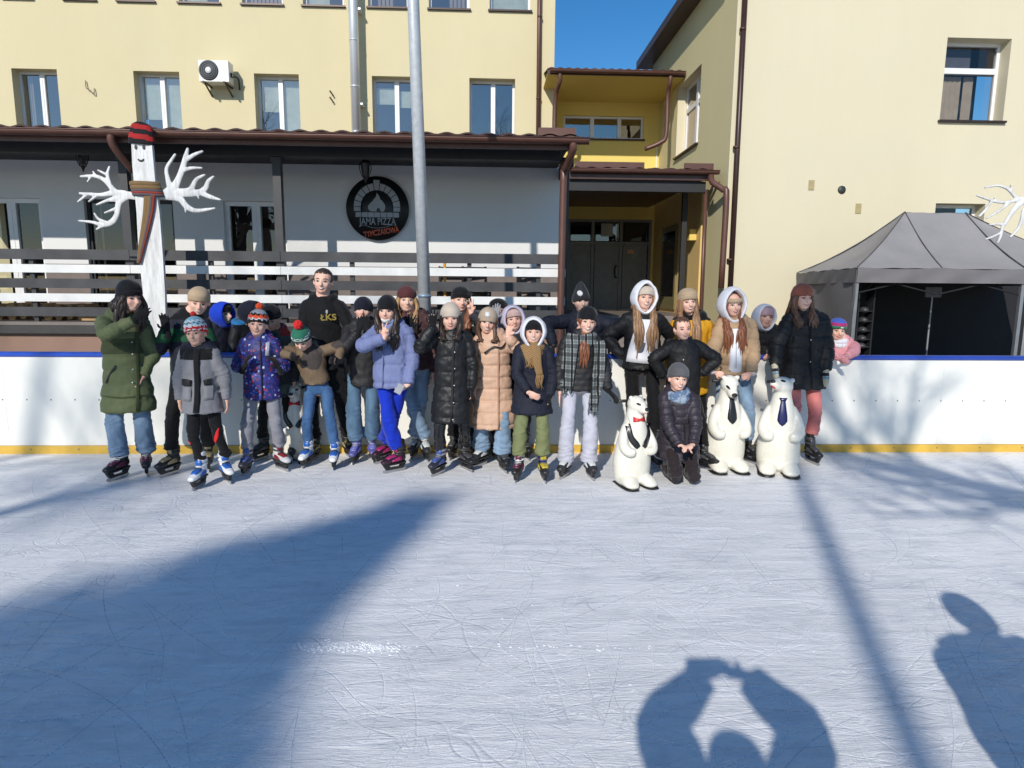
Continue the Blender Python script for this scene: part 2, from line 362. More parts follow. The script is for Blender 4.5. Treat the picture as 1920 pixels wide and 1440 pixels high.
def window(par, x0, x1, z0, z1, y, mull=(.5,), trans=None, sill=True, blinds=None, pane=GLASS, room=True, fw=.055, name='window', frame=WPVC, xf=None):
    """window part (frame) with sub-parts pane / sill / blind, set at depth y behind the wall face"""
    W = x1 - x0; f = MB(); d0, d1 = y - .03, y + .04
    def bx(m, *a): m.box(*a)
    f.box(x0, x0 + fw, d0, d1, z0, z1); f.box(x1 - fw, x1, d0, d1, z0, z1); f.box(x0 + fw, x1 - fw, d0, d1, z0, z0 + fw); f.box(x0 + fw, x1 - fw, d0, d1, z1 - fw, z1)
    xe = [x0 + fw] ; 
    for m in mull: xm = x0 + W * m; f.box(xm - fw * .95, xm + fw * .95, d0 - .012, d1, z0 + fw, z1 - fw); f.box(xm - .006, xm + .006, d0 - .018, d0 - .012, z0 + fw + .3 * (z1 - z0), z1 - fw - .1)
    if trans: zt = z0 + (z1 - z0) * trans; f.box(x0 + fw, x1 - fw, d0 - .006, d1 - .003, zt - fw * .9, zt + fw * .9)
    fo = f.build(name, frame, par)
    g = MB(); g.quad((x0 + fw * .6, y, z0 + fw * .6), (x1 - fw * .6, y, z0 + fw * .6), (x1 - fw * .6, y, z1 - fw * .6), (x0 + fw * .6, y, z1 - fw * .6)); g.build('pane', pane, fo)
    if sill: s_ = MB(); s_.box(x0 - .035, x1 + .035, -.06, y, z0 - .035, z0 + .002); s_.build('sill', SILLM, fo)
    if room: r = MB(); r.box(x0 - .3, x1 + .3, y + .9, y + .95, z0 - .3, z1 + .3); r.box(x0 - .3, x1 + .3, y + .08, y + .9, z0 - .32, z0 - .3); r.build('room', INT, fo)
    if blinds:
        for bi in blinds:
            a, b_, c, d, m = bi; bl = MB()
            if m is VERT:
                nn = max(3, int((b_ - a) * W / .085)); 
                for i in range(nn):
                    xx = x0 + W * (a + (b_ - a) * i / nn); bl.add([(xx, y + .13, z0 + (z1 - z0) * c), (xx + .07, y + .1, z0 + (z1 - z0) * c), (xx + .07, y + .1, z0 + (z1 - z0) * d), (xx, y + .13, z0 + (z1 - z0) * d)], [(0, 1, 2, 3)])
            else: bl.box(x0 + W * a, x0 + W * b_, y + .07, y + .08, z0 + (z1 - z0) * c, z0 + (z1 - z0) * d)
            bl.build('blind', m, fo)
    return fo
def pipe(path, r, mat, par, name='drainpipe', k=5, rings=()):
    m = MB(); m.loft(path, [r] * len(path), 14, (1, 0.01, 0), k); return m.build(name, mat, par, True)
# ---------------------------------------------------------------- left building (Y = 16)
YL = 16.0
XE = at(1038, 200, YL)[0]
LB = empty('school_building', (XE, YL, 0), 0, 'tall cream rendered building behind the veranda, two rows of white framed windows', 'building')
hl = []; wins = []
zt = at(735, 143, YL)[2]; zb = 5.05 - .2
for i, (a, b_) in enumerate(((22, 107), (250, 336), (476, 560), (697, 782), (880, 966))):
    xa = at(a, 140, YL)[0] - XE; xb = at(b_, 140, YL)[0] - XE; wins.append((xa, xb, zb, zt, i)); hl.append((xa, xb, zb, zt))
zs = at(730, 14, YL)[2]
for j, (a, b_) in enumerate(((8, 62), (122, 180), (222, 290), (336, 412), (454, 530), (568, 645), (690, 766), (804, 880), (918, 995))):
    xa = at(a, 10, YL)[0] - XE; xb = at(b_, 10, YL)[0] - XE; wins.append((xa, xb, zs, zs + 1.5, 10 + j)); hl.append((xa, xb, zs, zs + 1.5))
m = wall(MB(), -17, 0, -.05, 11.5, hl, .40); m.quad((0, 0, -.05), (0, 9, -.05), (0, 9, 11.5), (0, 0, 11.5)); m.quad((-17, 9, -.05), (-17, 0, -.05), (-17, 0, 11.5), (-17, 9, 11.5)); m.build('wall', CREAM, LB)
m = MB(); m.box(-17.4, .4, -.5, 9.4, 11.5, 11.75); m.build('roof', BROWN, LB)
for xa, xb, z0, z1, i in wins:
    bl = {0: [(.05, .2, 0, 1, VERT)], 1: [(.05, .5, .42, 1, BLIND), (.52, .95, 0, 1, BLIND)], 2: [(.05, .5, .55, 1, BLIND), (.52, .95, .0, 1, BLIND)], 3: [(.05, .5, .68, .90, BLIND), (.5, .95, .64, .86, BLIND)], 10: [(.1, .9, 0, 1, BLIND)], 11: [(.1, .9, 0, 1, BLIND)], 12: [(.1, .9, 0, 1, BLIND)], 13: [(.1, .6, 0, 1, BLIND)], 15: [(.0, .6, 0, 1, BLIND)], 14: [(.1, .9, 0, 1, VERT)], 16: [(.2, .6, 0, 1, VERT)], 17: [(.5, 1, 0, 1, VERT)], 18: [(.05, .95, 0, 1, BLIND)]}.get(i)
    if i >= 10: window(LB, xa, xb, z0, z1, .16, (), None, True, bl)
    else: window(LB, xa, xb, z0, z1, .26, (.52,), None, True, bl)
p0 = at(1011, 0, YL - .08); p1 = at(1009, 245, YL - .08)
pipe([(p0[0] - XE - .0, -.08, 11), (p1[0] - XE, -.08, 4.3)], .05, BROWN2, LB, k=1)
for z in (6.1, 7.9, 9.7):
    m = MB(); m.loft([(p1[0] - XE, -.08, z - .02), (p1[0] - XE, -.08, z + .02)], [.06, .06], 14, k=1); m.build('pipe_bracket', BROWN, LB, True)
# steel flue
STEEL = NB('brushed steel'); vv = STEEL.coord((1, 1, .05)); STEEL.base((.68, .70, .72)); STEEL.b.inputs['Metallic'].default_value = .5; STEEL.rough(STEEL.ramp(STEEL.noise(vv, 30, 3), [(.3, (.3,) * 3), (.7, (.42,) * 3)])); STEEL = STEEL.m
GALV = NB('galvanised pole'); vv = GALV.coord(); GALV.base(GALV.ramp(GALV.noise(vv, 18, 5, .7), [(.35, (.50, .52, .53)), (.7, (.66, .68, .69))])); GALV.b.inputs['Metallic'].default_value = .3; GALV.rough(.42); GALV = GALV.m
q = at(668, 245, YL - .3); fl = empty('flue_pipe', (q[0], YL - .3, 4.3), 0, 'shiny steel flue running up the cream wall left of the pole', 'flue')
m = MB(); m.loft([(0, 0, 0), (0, 0, 7.8)], [.105, .105], 20, k=1); m.build('tube', STEEL, fl, True)
for z in (.9, 1.9, 2.9, 3.9, 4.9, 5.9):
    m = MB(); m.loft([(0, 0, z), (0, 0, z + .03)], [.112, .112], 20, k=1); m.build('collar', STEEL, fl, True)
for z in (1.55, 3.6):
    m = MB(); m.box(-.02, .14, .09, .3, z, z + .05); m.box(.1, .16, .0, .3, z - .02, z + .02); m.build('bracket', STEEL, fl)
# air conditioner
q0 = at(371, 112, YL - .45); q1 = at(429, 153, YL - .45)
ac = empty('air_conditioner', ((q0[0] + q1[0]) / 2, YL - .28, q1[2]), 0, 'white air conditioner unit with round fan grille on the cream wall', 'air conditioner')
W2 = (q1[0] - q0[0]) / 2; Hh = q0[2] - q1[2]
m = MB(); m.box(-W2, W2, -.16, .13, 0, Hh); m.build('casing', plain('ac white', (.75, .76, .74), .4), ac)
m = MB(); m.loft([(-W2 * .33, -.162, Hh * .52), (-W2 * .33, -.172, Hh * .52)], [.215, .215], 28, (1, 0, 0), 1); m.build('fan_grille', plain('grille grey', (.06, .065, .07), .5), ac, True)
m = MB(); m.loft([(-W2 * .33, -.178, Hh * .52), (-W2 * .33, -.19, Hh * .52)], [.07, .065], 20, (1, 0, 0), 1)
m.build('fan_hub', plain('ac white', (.7, .7, .7)), ac, True)
for rr in (.11, .15, .19):
    m = MB(); th = np.linspace(0, 2 * math.pi, 33); m.loft([(-W2 * .33 + rr * math.cos(t), -.182, Hh * .52 + rr * math.sin(t)) for t in th], [.004] * 33, 5, (0, 1, 0), 1, caps=False); m.build('grille_ring', plain('ring grey', (.25, .26, .27), .5), ac)
for x in (-W2 * .7, W2 * .7):
    m = MB(); m.box(x - .02, x + .02, -.2, .28, -.03, 0); m.prism([(0, 0), (0, 0)], 0, 0) if False else m.add([(x - .015, -.12, -.03), (x + .015, -.12, -.03), (x + .015, .27, -.22), (x - .015, .27, -.22), (x - .015, -.08, -.03), (x + .015, -.08, -.03), (x + .015, .27, -.18), (x - .015, .27, -.18)], [(0, 1, 2, 3), (4, 5, 6, 7), (0, 3, 7, 4), (1, 2, 6, 5)]); m.build('bracket', SILLM, ac)
m = MB(); m.box(W2, W2 + .06, -.05, .02, Hh * .3, Hh * .5); m.loft([(W2 + .03, 0, Hh * .4), (W2 + .12, .1, Hh * .3), (W2 + .08, .25, -.05)], [.02] * 3, 8); m.build('valve', plain('pipe black', (.03, .03, .03)), ac)
# iron bits left in the wall
for (px, py, pts, lab) in ((168, 165, [(-.08, .0, .16), (-.06, -.03, 0), (.02, -.03, -.06), (.1, -.03, -.14), (.1, 0, .0)], 'bent iron hook on the cream wall left of the air conditioner'),):
    q = at(px, py, YL - .03); o = empty('wall_hook', (q[0], YL - .03, q[2]), 0, lab, 'hook'); m = MB(); m.loft(pts, [.011] * 5, 6); m.build('rod', SILLM, o)
for k_, py in enumerate((176, 188)):
    q = at(623, py, YL - .02); m = MB(); m.loft([(-.05, 0, .06), (.0, -.06, .0), (.03, -.02, -.06)], [.02, .014, .02], 8); o = m.build('wall_anchor', SILLM); o.location = (q[0], YL - .02, q[2]); tag(o, ('upper' if k_ == 0 else 'lower') + ' small dark stub in the cream wall beside the steel flue', 'wall anchor')
# ---------------------------------------------------------------- connecting block
YC = 17.0; XS = 4.42
CB = empty('link_building', (XE, YC, 0), 0, 'yellow link block between the two cream buildings with a strip window under a brown eave', 'building')
w0 = at(1057, 216, YC); w1 = at(1206, 262, YC); CW = XS - XE
d0 = at(1066, 410, YC); d1 = at(1217, 575, YC)
hs = [(w0[0] - XE, w1[0] - XE, w1[2], w0[2])]
dh = (d0[0] - XE, d1[0] - XE, 1.12, d0[2])
m = wall(MB(), -.3, CW, 0, 6.95, hs + [dh], .2); m.build('wall', YELLOW, CB)
window(CB, *hs[0], .1, (.36, .70), None, True, [(0, 1, .85, 1.0, plain('dark header', (.02, .02, .02)))], fw=.05)
ze = at(1150, 141, 15.1)[2]
def tiles(mb, x0, x1, y0, z0, y1, z1, pitch=.19, amp=.028):
    """wavy metal tile sheet rising from the eave to the wall"""
    nx = int((x1 - x0) / pitch * 6); nz = max(2, int((y1 - y0) / .35) * 2); V = []
    for j in range(nz + 1):
        t = j / nz; step = .02 * (1 - (t * nz / 2) % 1)
        for i in range(nx + 1):
            x = x0 + (x1 - x0) * i / nx; V.append((x, y0 + (y1 - y0) * t, z0 + (z1 - z0) * t + amp * (abs(math.sin(math.pi * (x - x0) / pitch)) ** 1.5) + step))
    F = [(j * (nx + 1) + i, j * (nx + 1) + i + 1, (j + 1) * (nx + 1) + i + 1, (j + 1) * (nx + 1) + i) for j in range(nz) for i in range(nx)]
    b = len(V); V2 = [(v_[0], v_[1], v_[2] - .02) for v_ in V[:nx + 1]]; mb.add(V + V2, F + [(b + i, b + i + 1, i + 1, i) for i in range(nx)]); return mb
TILE = plain('brown roof tile', (.06, .036, .032), .6, 0, spec=.2)
m = MB(); tiles(m, -.25, CW - .06, -2.05, ze + .05, .6, ze + .62); rf = m.build('roof', TILE, CB, True)
m = MB(); m.box(-.25, CW - .01, -2.0, .0, ze - .05, ze - .02); m.build('soffit', YELLOW, rf); m = MB(); m.box(-.25, CW - .01, -2.03, -2.0, ze - .05, ze + .05); m.build('fascia', BROWN, rf)
def gutter(x0, x1, y, z, par, r=.065):
    m = MB(); th = np.linspace(math.pi * 1.0, math.pi * 2.0, 9); sec = [(y + r * math.cos(t), z + r * math.sin(t)) for t in th]; sec2 = [(y + (r - .008) * math.cos(t), z + (r - .008) * math.sin(t)) for t in th[::-1]]
    pr = sec + sec2; n_ = len(pr); V = [(x0, a, b) for a, b in pr] + [(x1, a, b) for a, b in pr]
    m.add(V, [(i, (i + 1) % n_, (i + 1) % n_ + n_, i + n_) for i in range(n_)]); m.add([(x0, a, b) for a, b in sec], [tuple(range(9))]); m.add([(x1, a, b) for a, b in sec], [tuple(range(9))])
    m.loft([(x0, y - r, z), (x1, y - r, z)], [.01, .01], 6, k=1); return m.build('gutter', BROWN2, par, True)
gutter(-.2, CW - .03, -2.1, ze + .03, rf)
yy = 14.95 - YC
pa = at(1258, 150, 14.9)[0] - XE; 
pipe([(pa, yy, ze), (pa, yy + .02, ze - .18), (pa + .0, yy + .16, ze - .42), (pa + .0, yy + .16, 5.15), (pa - .12, yy + .2, 4.98), (pa - .45, yy + .3, 4.85)], .05, BROWN2, CB)
pa = at(1046, 150, 14.9)[0] - XE
pipe([(pa + .05, yy, ze), (pa + .05, yy + .04, ze - .2), (pa - .02, yy + .3, ze - .55), (pa - .02, yy + .3, 4.5)], .05, BROWN2, CB)
m = MB(); m.box(w1[0] - XE + .35, w1[0] - XE + .37, -.02, -.002, 4.7, 5.35); m.build('cable_duct', WPVC, CB)
# entrance doors
GREYD = plain('grey door', (.21, .21, .20), .5)
dr = MB(); xa, xb, za, zc = dh; fw = .06; zt_ = za + (zc - za) * .74
for a, b_ in ((xa, xa + fw), (xb - fw, xb), (xa + (xb - xa) * .30 - .04, xa + (xb - xa) * .30 + .04), (xa + (xb - xa) * .64 - .04, xa + (xb - xa) * .64 + .04)): dr.box(a, b_, .06, .16, za, zc)
dr.box(xa, xb, .065, .158, zt_ - .04, zt_ + .04); dr.box(xa, xb, .065, .158, zc - .06, zc - .001)
do = dr.build('entrance_frame', GREYD, CB)
for k_, (u0, u1) in enumerate(((.02, .29), (.32, .63), (.66, .97))):
    a = xa + (xb - xa) * u0 + .02; b_ = xa + (xb - xa) * u1 - .02
    m = MB(); m.box(a, b_, .1, .14, za + .01, zt_ - .045)
    for z0_, z1_ in ((za + .12, za + .75), (za + .9, zt_ - .14)):
        for t in ((a + .08, a + .095, z0_, z1_), (b_ - .095, b_ - .08, z0_, z1_), (a + .095, b_ - .095, z0_, z0_ + .015), (a + .095, b_ - .095, z1_ - .015, z1_)): m.box(t[0], t[1], .092, .1, t[2], t[3])
    dd = m.build('door_leaf', GREYD, do)
    m = MB(); m.box(a + .02, b_ - .02, .11, .12, zt_ + .06, zc - .07); m.build('transom_pane', GLASSD, do)
m = MB(); hx = xa + (xb - xa) * .60; m.loft([(hx, .1, za + .85), (hx - .06, .02, za + .88), (hx - .06, .02, za + 1.12), (hx, .1, za + 1.15)], [.018] * 4, 8); m.build('door_handle', plain('black metal', (.01, .01, .01), .4), do, True)
m = MB(); m.box(xa + (xb - xa) * .72, xa + (xb - xa) * .80, .088, .092, zt_ - .26, zt_ - .16); m.build('sticker', plain('orange sticker', (.6, .3, .15)), do)
m = MB(); m.box(xa + (xb - xa) * .40, xa + (xb - xa) * .54, .10, .105, zt_ + .18, zc - .1); m.build('notice', plain('pale paper', (.4, .4, .36)), do)
m = MB(); m.box(xa, xb, .3, .34, za, zc); m.box(xa - .2, xb + .2, .2, .22, 0, 1.1); m.build('hallway', INT, do)
# ---------------------------------------------------------------- right building
YR = 12.0
RB = empty('hall_building', (XS, YR, 0), 0, 'large pale cream building on the right with a deep set window and a brown drainpipe', 'building')
r0 = at(1777, 70, YR); r1 = at(1880, 228, YR); l0 = at(1755, 381, YR); l1 = at(1848, 381, YR)
hr = [(r0[0] - XS, r1[0] - XS, r1[2], r0[2]), (l0[0] - XS, l1[0] - XS, l0[2] - 1.5, l0[2])]
ZTOP = (atX(1230, 121, XS)[2] + atX(1312, 0, XS)[2]) / 2 + .05
m = wall(MB(), 0, 14, -.05, ZTOP, hr, .35)
# side wall in plane x=0 facing -X, with a window opening (along +Y)
sa = atX(1316, 119, XS); sb = atX(1272, 173, XS); ss = atX(1310, 267, XS)
ya, yb = sa[1] - YR, sb[1] - YR; szt = sa[2]; szb = ss[2]
ys = [0, ya, yb, 6]; zz = [-.05, szb, szt, ZTOP]
for i in range(3):
    for j in range(3):
        if i == 1 and j == 1: continue
        m.quad((0, ys[i + 1], zz[j]), (0, ys[i], zz[j]), (0, ys[i], zz[j + 1]), (0, ys[i + 1], zz[j + 1]))
th = .32
m.quad((0, ya, szb), (th, ya, szb), (th, ya, szt), (0, ya, szt)); m.quad((0, yb, szb), (0, yb, szt), (th, yb, szt), (th, yb, szb))
m.quad((0, ya, szt), (th, ya, szt), (th, yb, szt), (0, yb, szt)); m.quad((0, ya, szb), (0, yb, szb), (th, yb, szb), (th, ya, szb))
m2_ = MB()
for a_, b__, c_, d_ in ((0, ya, -.05, ZTOP), (yb, 4.99, -.05, ZTOP), (ya, yb, -.05, szb - .04), (ya, yb, szt, ZTOP)): m2_.quad((-.004, b__, c_), (-.004, a_ + (.03 if a_ == 0 else 0), c_), (-.004, a_ + (.03 if a_ == 0 else 0), d_), (-.004, b__, d_))
m2_.build('side_render', stucco('side stucco', (.70, .62, .36), (.66, .58, .33)), RB)
m.build('wall', CREAM2, RB)
xa, xb, za, zc = hr[0]
window(RB, xa, xb, za, zc, .28, (), .66, True, [(-.1, .52, .0, .62, VERT), (.56, .68, .0, .62, VERT), (-.1, .6, .68, 1, plain('grey drape', (.12, .12, .15), .8))], pane=GLASSD)
xa, xb, za, zc = hr[1]; window(RB, xa, xb, za, zc, .28, (), None, True, pane=GLASSD)
# side window
f = MB(); fw = .06; X_ = .2
f.box(X_, X_ + .07, ya, ya + fw, szb, szt); f.box(X_, X_ + .07, yb - fw, yb, szb, szt); f.box(X_, X_ + .07, ya + fw, yb - fw, szb, szb + fw); f.box(X_, X_ + .07, ya + fw, yb - fw, szt - fw, szt)
ym = (ya + yb) / 2; f.box(X_ - .01, X_ + .06, ym - fw, ym + fw, szb + fw, szt - fw); zm = szb + (szt - szb) * .66; f.box(X_ - .005, X_ + .055, ya + fw, yb - fw, zm - .05, zm + .05)
fo = f.build('window', WPVC, RB); g = MB(); g.box(X_ + .03, X_ + .035, ya + .02, yb - .02, szb + .02, szt - .02); g.build('pane', GLASS, fo)
g = MB(); g.box(-.06, X_, ya - .03, yb + .03, szb - .035, szb + .003); g.build('sill', SILLM, fo)
g = MB(); g.box(X_ + .12, X_ + .14, ya, yb, szb, szt); g.build('room', BLIND, fo)
# verge along the top of the side wall
e0 = atX(1230, 121, XS); e1 = atX(1312, 0, XS); sl_ = (e1[2] - e0[2]) / (e1[1] - e0[1])
zv = lambda y: e0[2] + .0 * y
m = MB(); zt2 = (e0[2] + e1[2]) / 2
m.box(-.38, 14.2, -.3, 6.3, zt2 + .02, zt2 + .2); m.build('roof', BROWN, RB)
print('verge z', e0, e1)
pp = at(1396, 0, YR - .08); pq = at(1373, 480, YR - .08)
pipe([(pp[0] - XS, -.08, 7.6), (pq[0] - XS, -.08, 1.0)], .05, plain('dark brown pipe', (.05, .025, .02), .4, .2), RB, k=1)
for z in (2.2, 4.2, 6.2):
    m = MB(); xx = pp[0] - XS; m.loft([(xx, -.08, z - .02), (xx, -.08, z + .02)], [.06, .06], 12, k=1); m.build('pipe_bracket', BROWN, RB, True)
for (px, py) in ((1521, 347), (1609, 391)):
    q = at(px, py, YR); m = MB(); m.box(-.055, .055, -.008, 0, -.09, .09)
    for i in range(7): m.box(-.045, .045, -.014, -.008, -.08 + i * .025, -.068 + i * .025)
    o = m.build('vent', plain('tan vent', (.46, .38, .2), .7), RB); o.location = (q[0] - XS, -.004, q[2])
q = at(1578, 356, YR); m = MB(); m.loft([(0, 0, 0), (0, -.02, 0)], [.075, .07], 20, (1, 0, 0), 1); o = m.build('round_vent', plain('dark vent', (.04, .045, .04)), RB, True); o.location = (q[0] - XS, 0, q[2])
# passage inner side wall (yellow lining, box lamp, glazed side door)
PW = MB(); y0_ = 13.0 - YR
PW.box(-.05, -.008, 1.25, 5.0, 0, 3.95); PW.build('passage_lining', stucco('ochre stucco', (.72, .52, .22), (.66, .46, .18)), RB)
m = MB(); ds = atX(1250, 400, XS)[1] - YR; de = atX(1278, 400, XS)[1] - YR
m.box(-.09, -.06, de, ds, 1.2, 3.15); sd = m.build('side_door', plain('bronze door', (.2, .17, .08), .3), RB); g = MB(); g.box(-.1, -.092, de + .1, ds - .1, 1.5, 3.0); g.build('pane', GLASSD, sd)
q = atX(1299, 440, XS - .1); m = MB(); m.box(-.2, -.055, q[1] - YR - .1, q[1] - YR + .1, q[2] - .12, q[2] + .1); m.build('box_lamp', plain('lamp yellow', (.8, .6, .15)), RB)
# ---------------------------------------------------------------- entrance canopy
CP = empty('entrance_canopy', (XE, 12.3, 0), 0, 'low brown metal canopy over the entrance passage beside the veranda', 'canopy')
zc = at(1200, 322, 12.3)[2]; cx0 = at(1068, 320, 12.3)[0] - XE; cx1 = at(1338, 320, 12.3)[0] - XE
m = MB(); tiles(m, cx0 - .34, cx1, 0, zc + .03, 4.6, zc + .75, .3, .03); rf = m.build('roof', TILE, CP, True)  # roof and sheet below reach further left, added to block sun on the doors
m = MB(); m.box(cx0, cx1 - .05, .02, .06, zc - .14, zc); m.box(cx0 - .34, cx1 - .05, .06, 4.6, zc - .06, zc - .03); m.build('fascia', BROWN, rf)
m = MB(); m.box(cx0, cx1 - .1, .1, .22, zc - .34, zc - .14); m.build('beam', DARK, CP)
gutter(cx0, cx1 + .08, -.07, zc + .02, rf)
m = MB(); m.box(cx0 + .1, cx0 + 1.4, .0, .05, zc + .06, zc + .17); m.build('flashing', BROWN2, rf)
m = MB(); m.box(cx1 - .55, cx1, .0, .05, zc + .06, zc + .17); m.build('flashing', BROWN2, rf)
yy = -.07
q = at(1283, 400, 13.2); m = MB(); m.box(q[0] - XE - .05, q[0] - XE + .05, .85, .95, .3, zc - .06); m.build('post', DARK, CP)
q = at(1322, 450, 12.35); m = MB(); m.loft([(q[0] - XE + .03, .15, .3), (q[0] - XE, .15, zc - .3)], [.035, .035], 10, k=1); m.build('post', BROWN2, CP, True)
pg = [at(1333, 330, 12.2), at(1336, 342, 12.1), at(1356, 356, 11.95), at(1362, 372, 11.9), at(1352, 540, 11.9)]
pipe([(p[0] - XE, p[1] - 12.3, p[2]) for p in pg], .055, BROWN2, CP, k=4)
m = MB(); m.box(cx0 - .5, cx1 + .2, 0.6, 4.7, 0, 1.12); m.build('landing', plain('landing stone', (.2, .17, .15)), CP)
for i in range(5):
    m = MB(); m.box(cx0 - .2, cx1 - .1, .6 - .3 * (i + 1), .6 - .3 * i, 0, 1.12 - .2 * (i + 1)); m.build('step', plain('landing stone', (.2, .17, .15)), CP)
# ---------------------------------------------------------------- veranda (terrace with railing)
YF = 9.25; YE = 8.75; YW = 10.5
VX0 = -12.0; pR = at(1062, 400, YF)[0]
VR = empty('veranda', (0, YF, 0), 0, 'long dark framed veranda with brown tiled roof and black and white plank railing', 'veranda')
ze = at(535, 256, YE)[2]; xE = at(1100, 262, YE)[0]; yE = YE - YF; yW = YW - YF
fz = 1.12
m = MB(); m.box(VX0, pR, -.02, yW, 0, fz - .16); m.build('plinth', STONE, VR)
m = MB(); m.box(VX0, pR + .02, -.1, yW, fz - .16, fz - .05); m.build('floor_edge', plain('floor edge', (.05, .048, .045), .7), VR)
m = MB(); m.box(VX0, pR, -.08, yW, fz - .046, fz); m.build('deck', plain('terrace tile', (.2, .17, .15), .7), VR)
# back wall with french doors
drs = []
for a, b_ in ((-40, 78), (160, 240), (244, 326), (420, 537)):
    drs.append((at(a, 420, YW)[0], at(b_, 420, YW)[0], fz + .02, at(480, 377, YW)[2]))
xw1 = at(1050, 400, YW)[0]
m = wall(MB(), VX0, xw1, fz, ze + .0, drs, .3); o = m.build('back_wall', GREYW, VR); o.location = (0, yW, 0)
m = MB(); m.box(VX0, xw1, yW - .012, yW - .002, fz, at(800, 505, YW)[2])
for a, b_, c, d in drs: pass
lo = wall(MB(), VX0, xw1, fz, at(700, 500, YW)[2], [(a, b_, c, at(700, 500, YW)[2]) for a, b_, c, d in drs], .0)
o = lo.build('wall_base', plain('taupe wall base', (.2, .165, .15), .9), VR); o.location = (0, yW - .006, 0)
for k_, (a, b_, c, d) in enumerate(drs):
    if k_ in (0, 3):
        dv = window(VR, a, b_, c, d, .1, (.5,), None, False, None, GLASSD, True, .07, 'french_door')
        for zz_ in (c + .75,):
            pass
    else:
        dv = window(VR, a, b_, c, d, .1, (), None, False, None, GLASSD, True, .05, 'french_door', DARK)
    dv.location = (0, yW, 0)
# roof
m = MB(); tiles(m, VX0, xE - .1, yE, ze + .045, YL - YF - .02, ze + .5, .27, .03); rf = m.build('roof', TILE, VR, True)
m = MB(); m.box(VX0, xE - .12, yE + .03, yE + .07, ze - .1, ze + .03); m.build('fascia', BROWN2, rf)
m = MB(); m.box(VX0, xE - .2, yE + .075, YL - YF - .1, ze - .02, ze + .01); m.build('soffit', DARK, rf)
m = MB(); m.box(VX0, xE - .3, -.07, .09, ze - .16, ze - .022); m.build('beam', DARK, VR)
m = MB(); m.box(pR + .02, pR + .10, .1, 5.0, ze - .2, ze - .025); m.build('beam', DARK, VR)
gutter(VX0, xE + .02, yE - .06, ze + .02, rf, .07)
m = MB(); u0 = at(1010, 248, YE)[0]; u1 = at(1080, 248, YE)[0]; m.box(u0, u1, yE + .0, yE + .1, ze + .06, ze + .17); m.build('flashing', BROWN2, rf)
gp = plain('post timber', (.035, .036, .04), .5)
for px in (-250, 240, 524, 1058):
    x = at(px, 400, YF + .06)[0]; m = MB(); m.box(x - .055, x + .055, .0, .11, fz, ze - .16)
    m.box(x - .07, x + .07, -.015, .125, ze - .23, ze - .161); m.build('post', gp, VR)
x = at(1048, 400, YF + 1.9)[0]; m = MB(); m.box(pR - .06, pR - .0, .2, .26, fz, ze - .16); m.build('post', plain('steel stud', (.35, .37, .38), .5), VR)
# railing: alternating planks
RD = plain('dark plank', (.05, .05, .054), .6, var=.3, vs=4); RW = plain('white plank', (.75, .75, .73), .6, var=.06)
for k_, (py, hh_, mt) in enumerate(((482, 9, RD), (507, 7.2, RW), (534, 8.5, RD), (560, 7.2, RW), (586, 8.2, RD))):
    z = at(700, py + (2 if k_ else 1), YF)[2]; h2 = hh_ / 1200 * YF
    xs_ = [VX0, at(240, 400, YF)[0], at(524, 400, YF)[0], pR]
    for a, b_ in zip(xs_[:-1], xs_[1:]):
        m = MB(); m.box(a + .003, b_ - .003, -.05 - .003 * (k_ % 2), -.015, z - h2, z + h2); m.build('plank', mt, VR)
for px in (60, 395, 660, 880, 1010):
    x = at(px, 500, YF)[0]; m = MB(); m.box(x - .03, x + .03, -.012, .045, fz, at(700, 475, YF)[2]); m.build('rail_post', gp, VR)
xd = at(1068, 400, YE)[0]
pipe([(xd + .02, yE - .06, ze), (xd + .02, yE - .02, ze - .12), (xd - .03, yE + .25, ze - .3), (xd - .05, yE + .35, ze - .45), (xd - .06, yE + .35, .0)], .05, BROWN2, VR)
xd = at(214, 260, YE)[0]
pipe([(xd, yE - .06, ze), (xd, yE - .03, ze - .15), (xd + .1, yE + .2, ze - .42), (xd + .14, yE + .3, ze - .6), (xd + .14, yE + .3, .0)], .05, BROWN2, VR)
# log pile and cable things on the terrace behind the rail
lg = empty('firewood_stack', (at(60, 570, YF + .6)[0], YF + .6, fz), 0, 'low stack of split firewood on the veranda floor behind the railing', 'firewood')
rs = random.Random(4); WD = plain('split wood', (.4, .26, .13), .8, var=.35, vs=9)
for i in range(26):
    x = -1.2 + (i % 13) * .17 + rs.uniform(-.02, .02); z = .06 + (i // 13) * .12; m = MB(); m.loft([(x, -.2, z), (x + rs.uniform(-.03, .03), .2, z + rs.uniform(-.01, .01))], [rs.uniform(.05, .075)] * 2, 6, k=1); m.build('log', WD, lg)
bx = empty('cardboard_box', (at(215, 575, YF + .5)[0], YF + .5, fz), 0, 'flat brown cardboard box on the veranda floor beside the firewood', 'box')
m = MB(); m.box(-.4, .3, -.15, .15, 0, .16); m.build('carton', plain('cardboard', (.45, .3, .16), .8), bx)
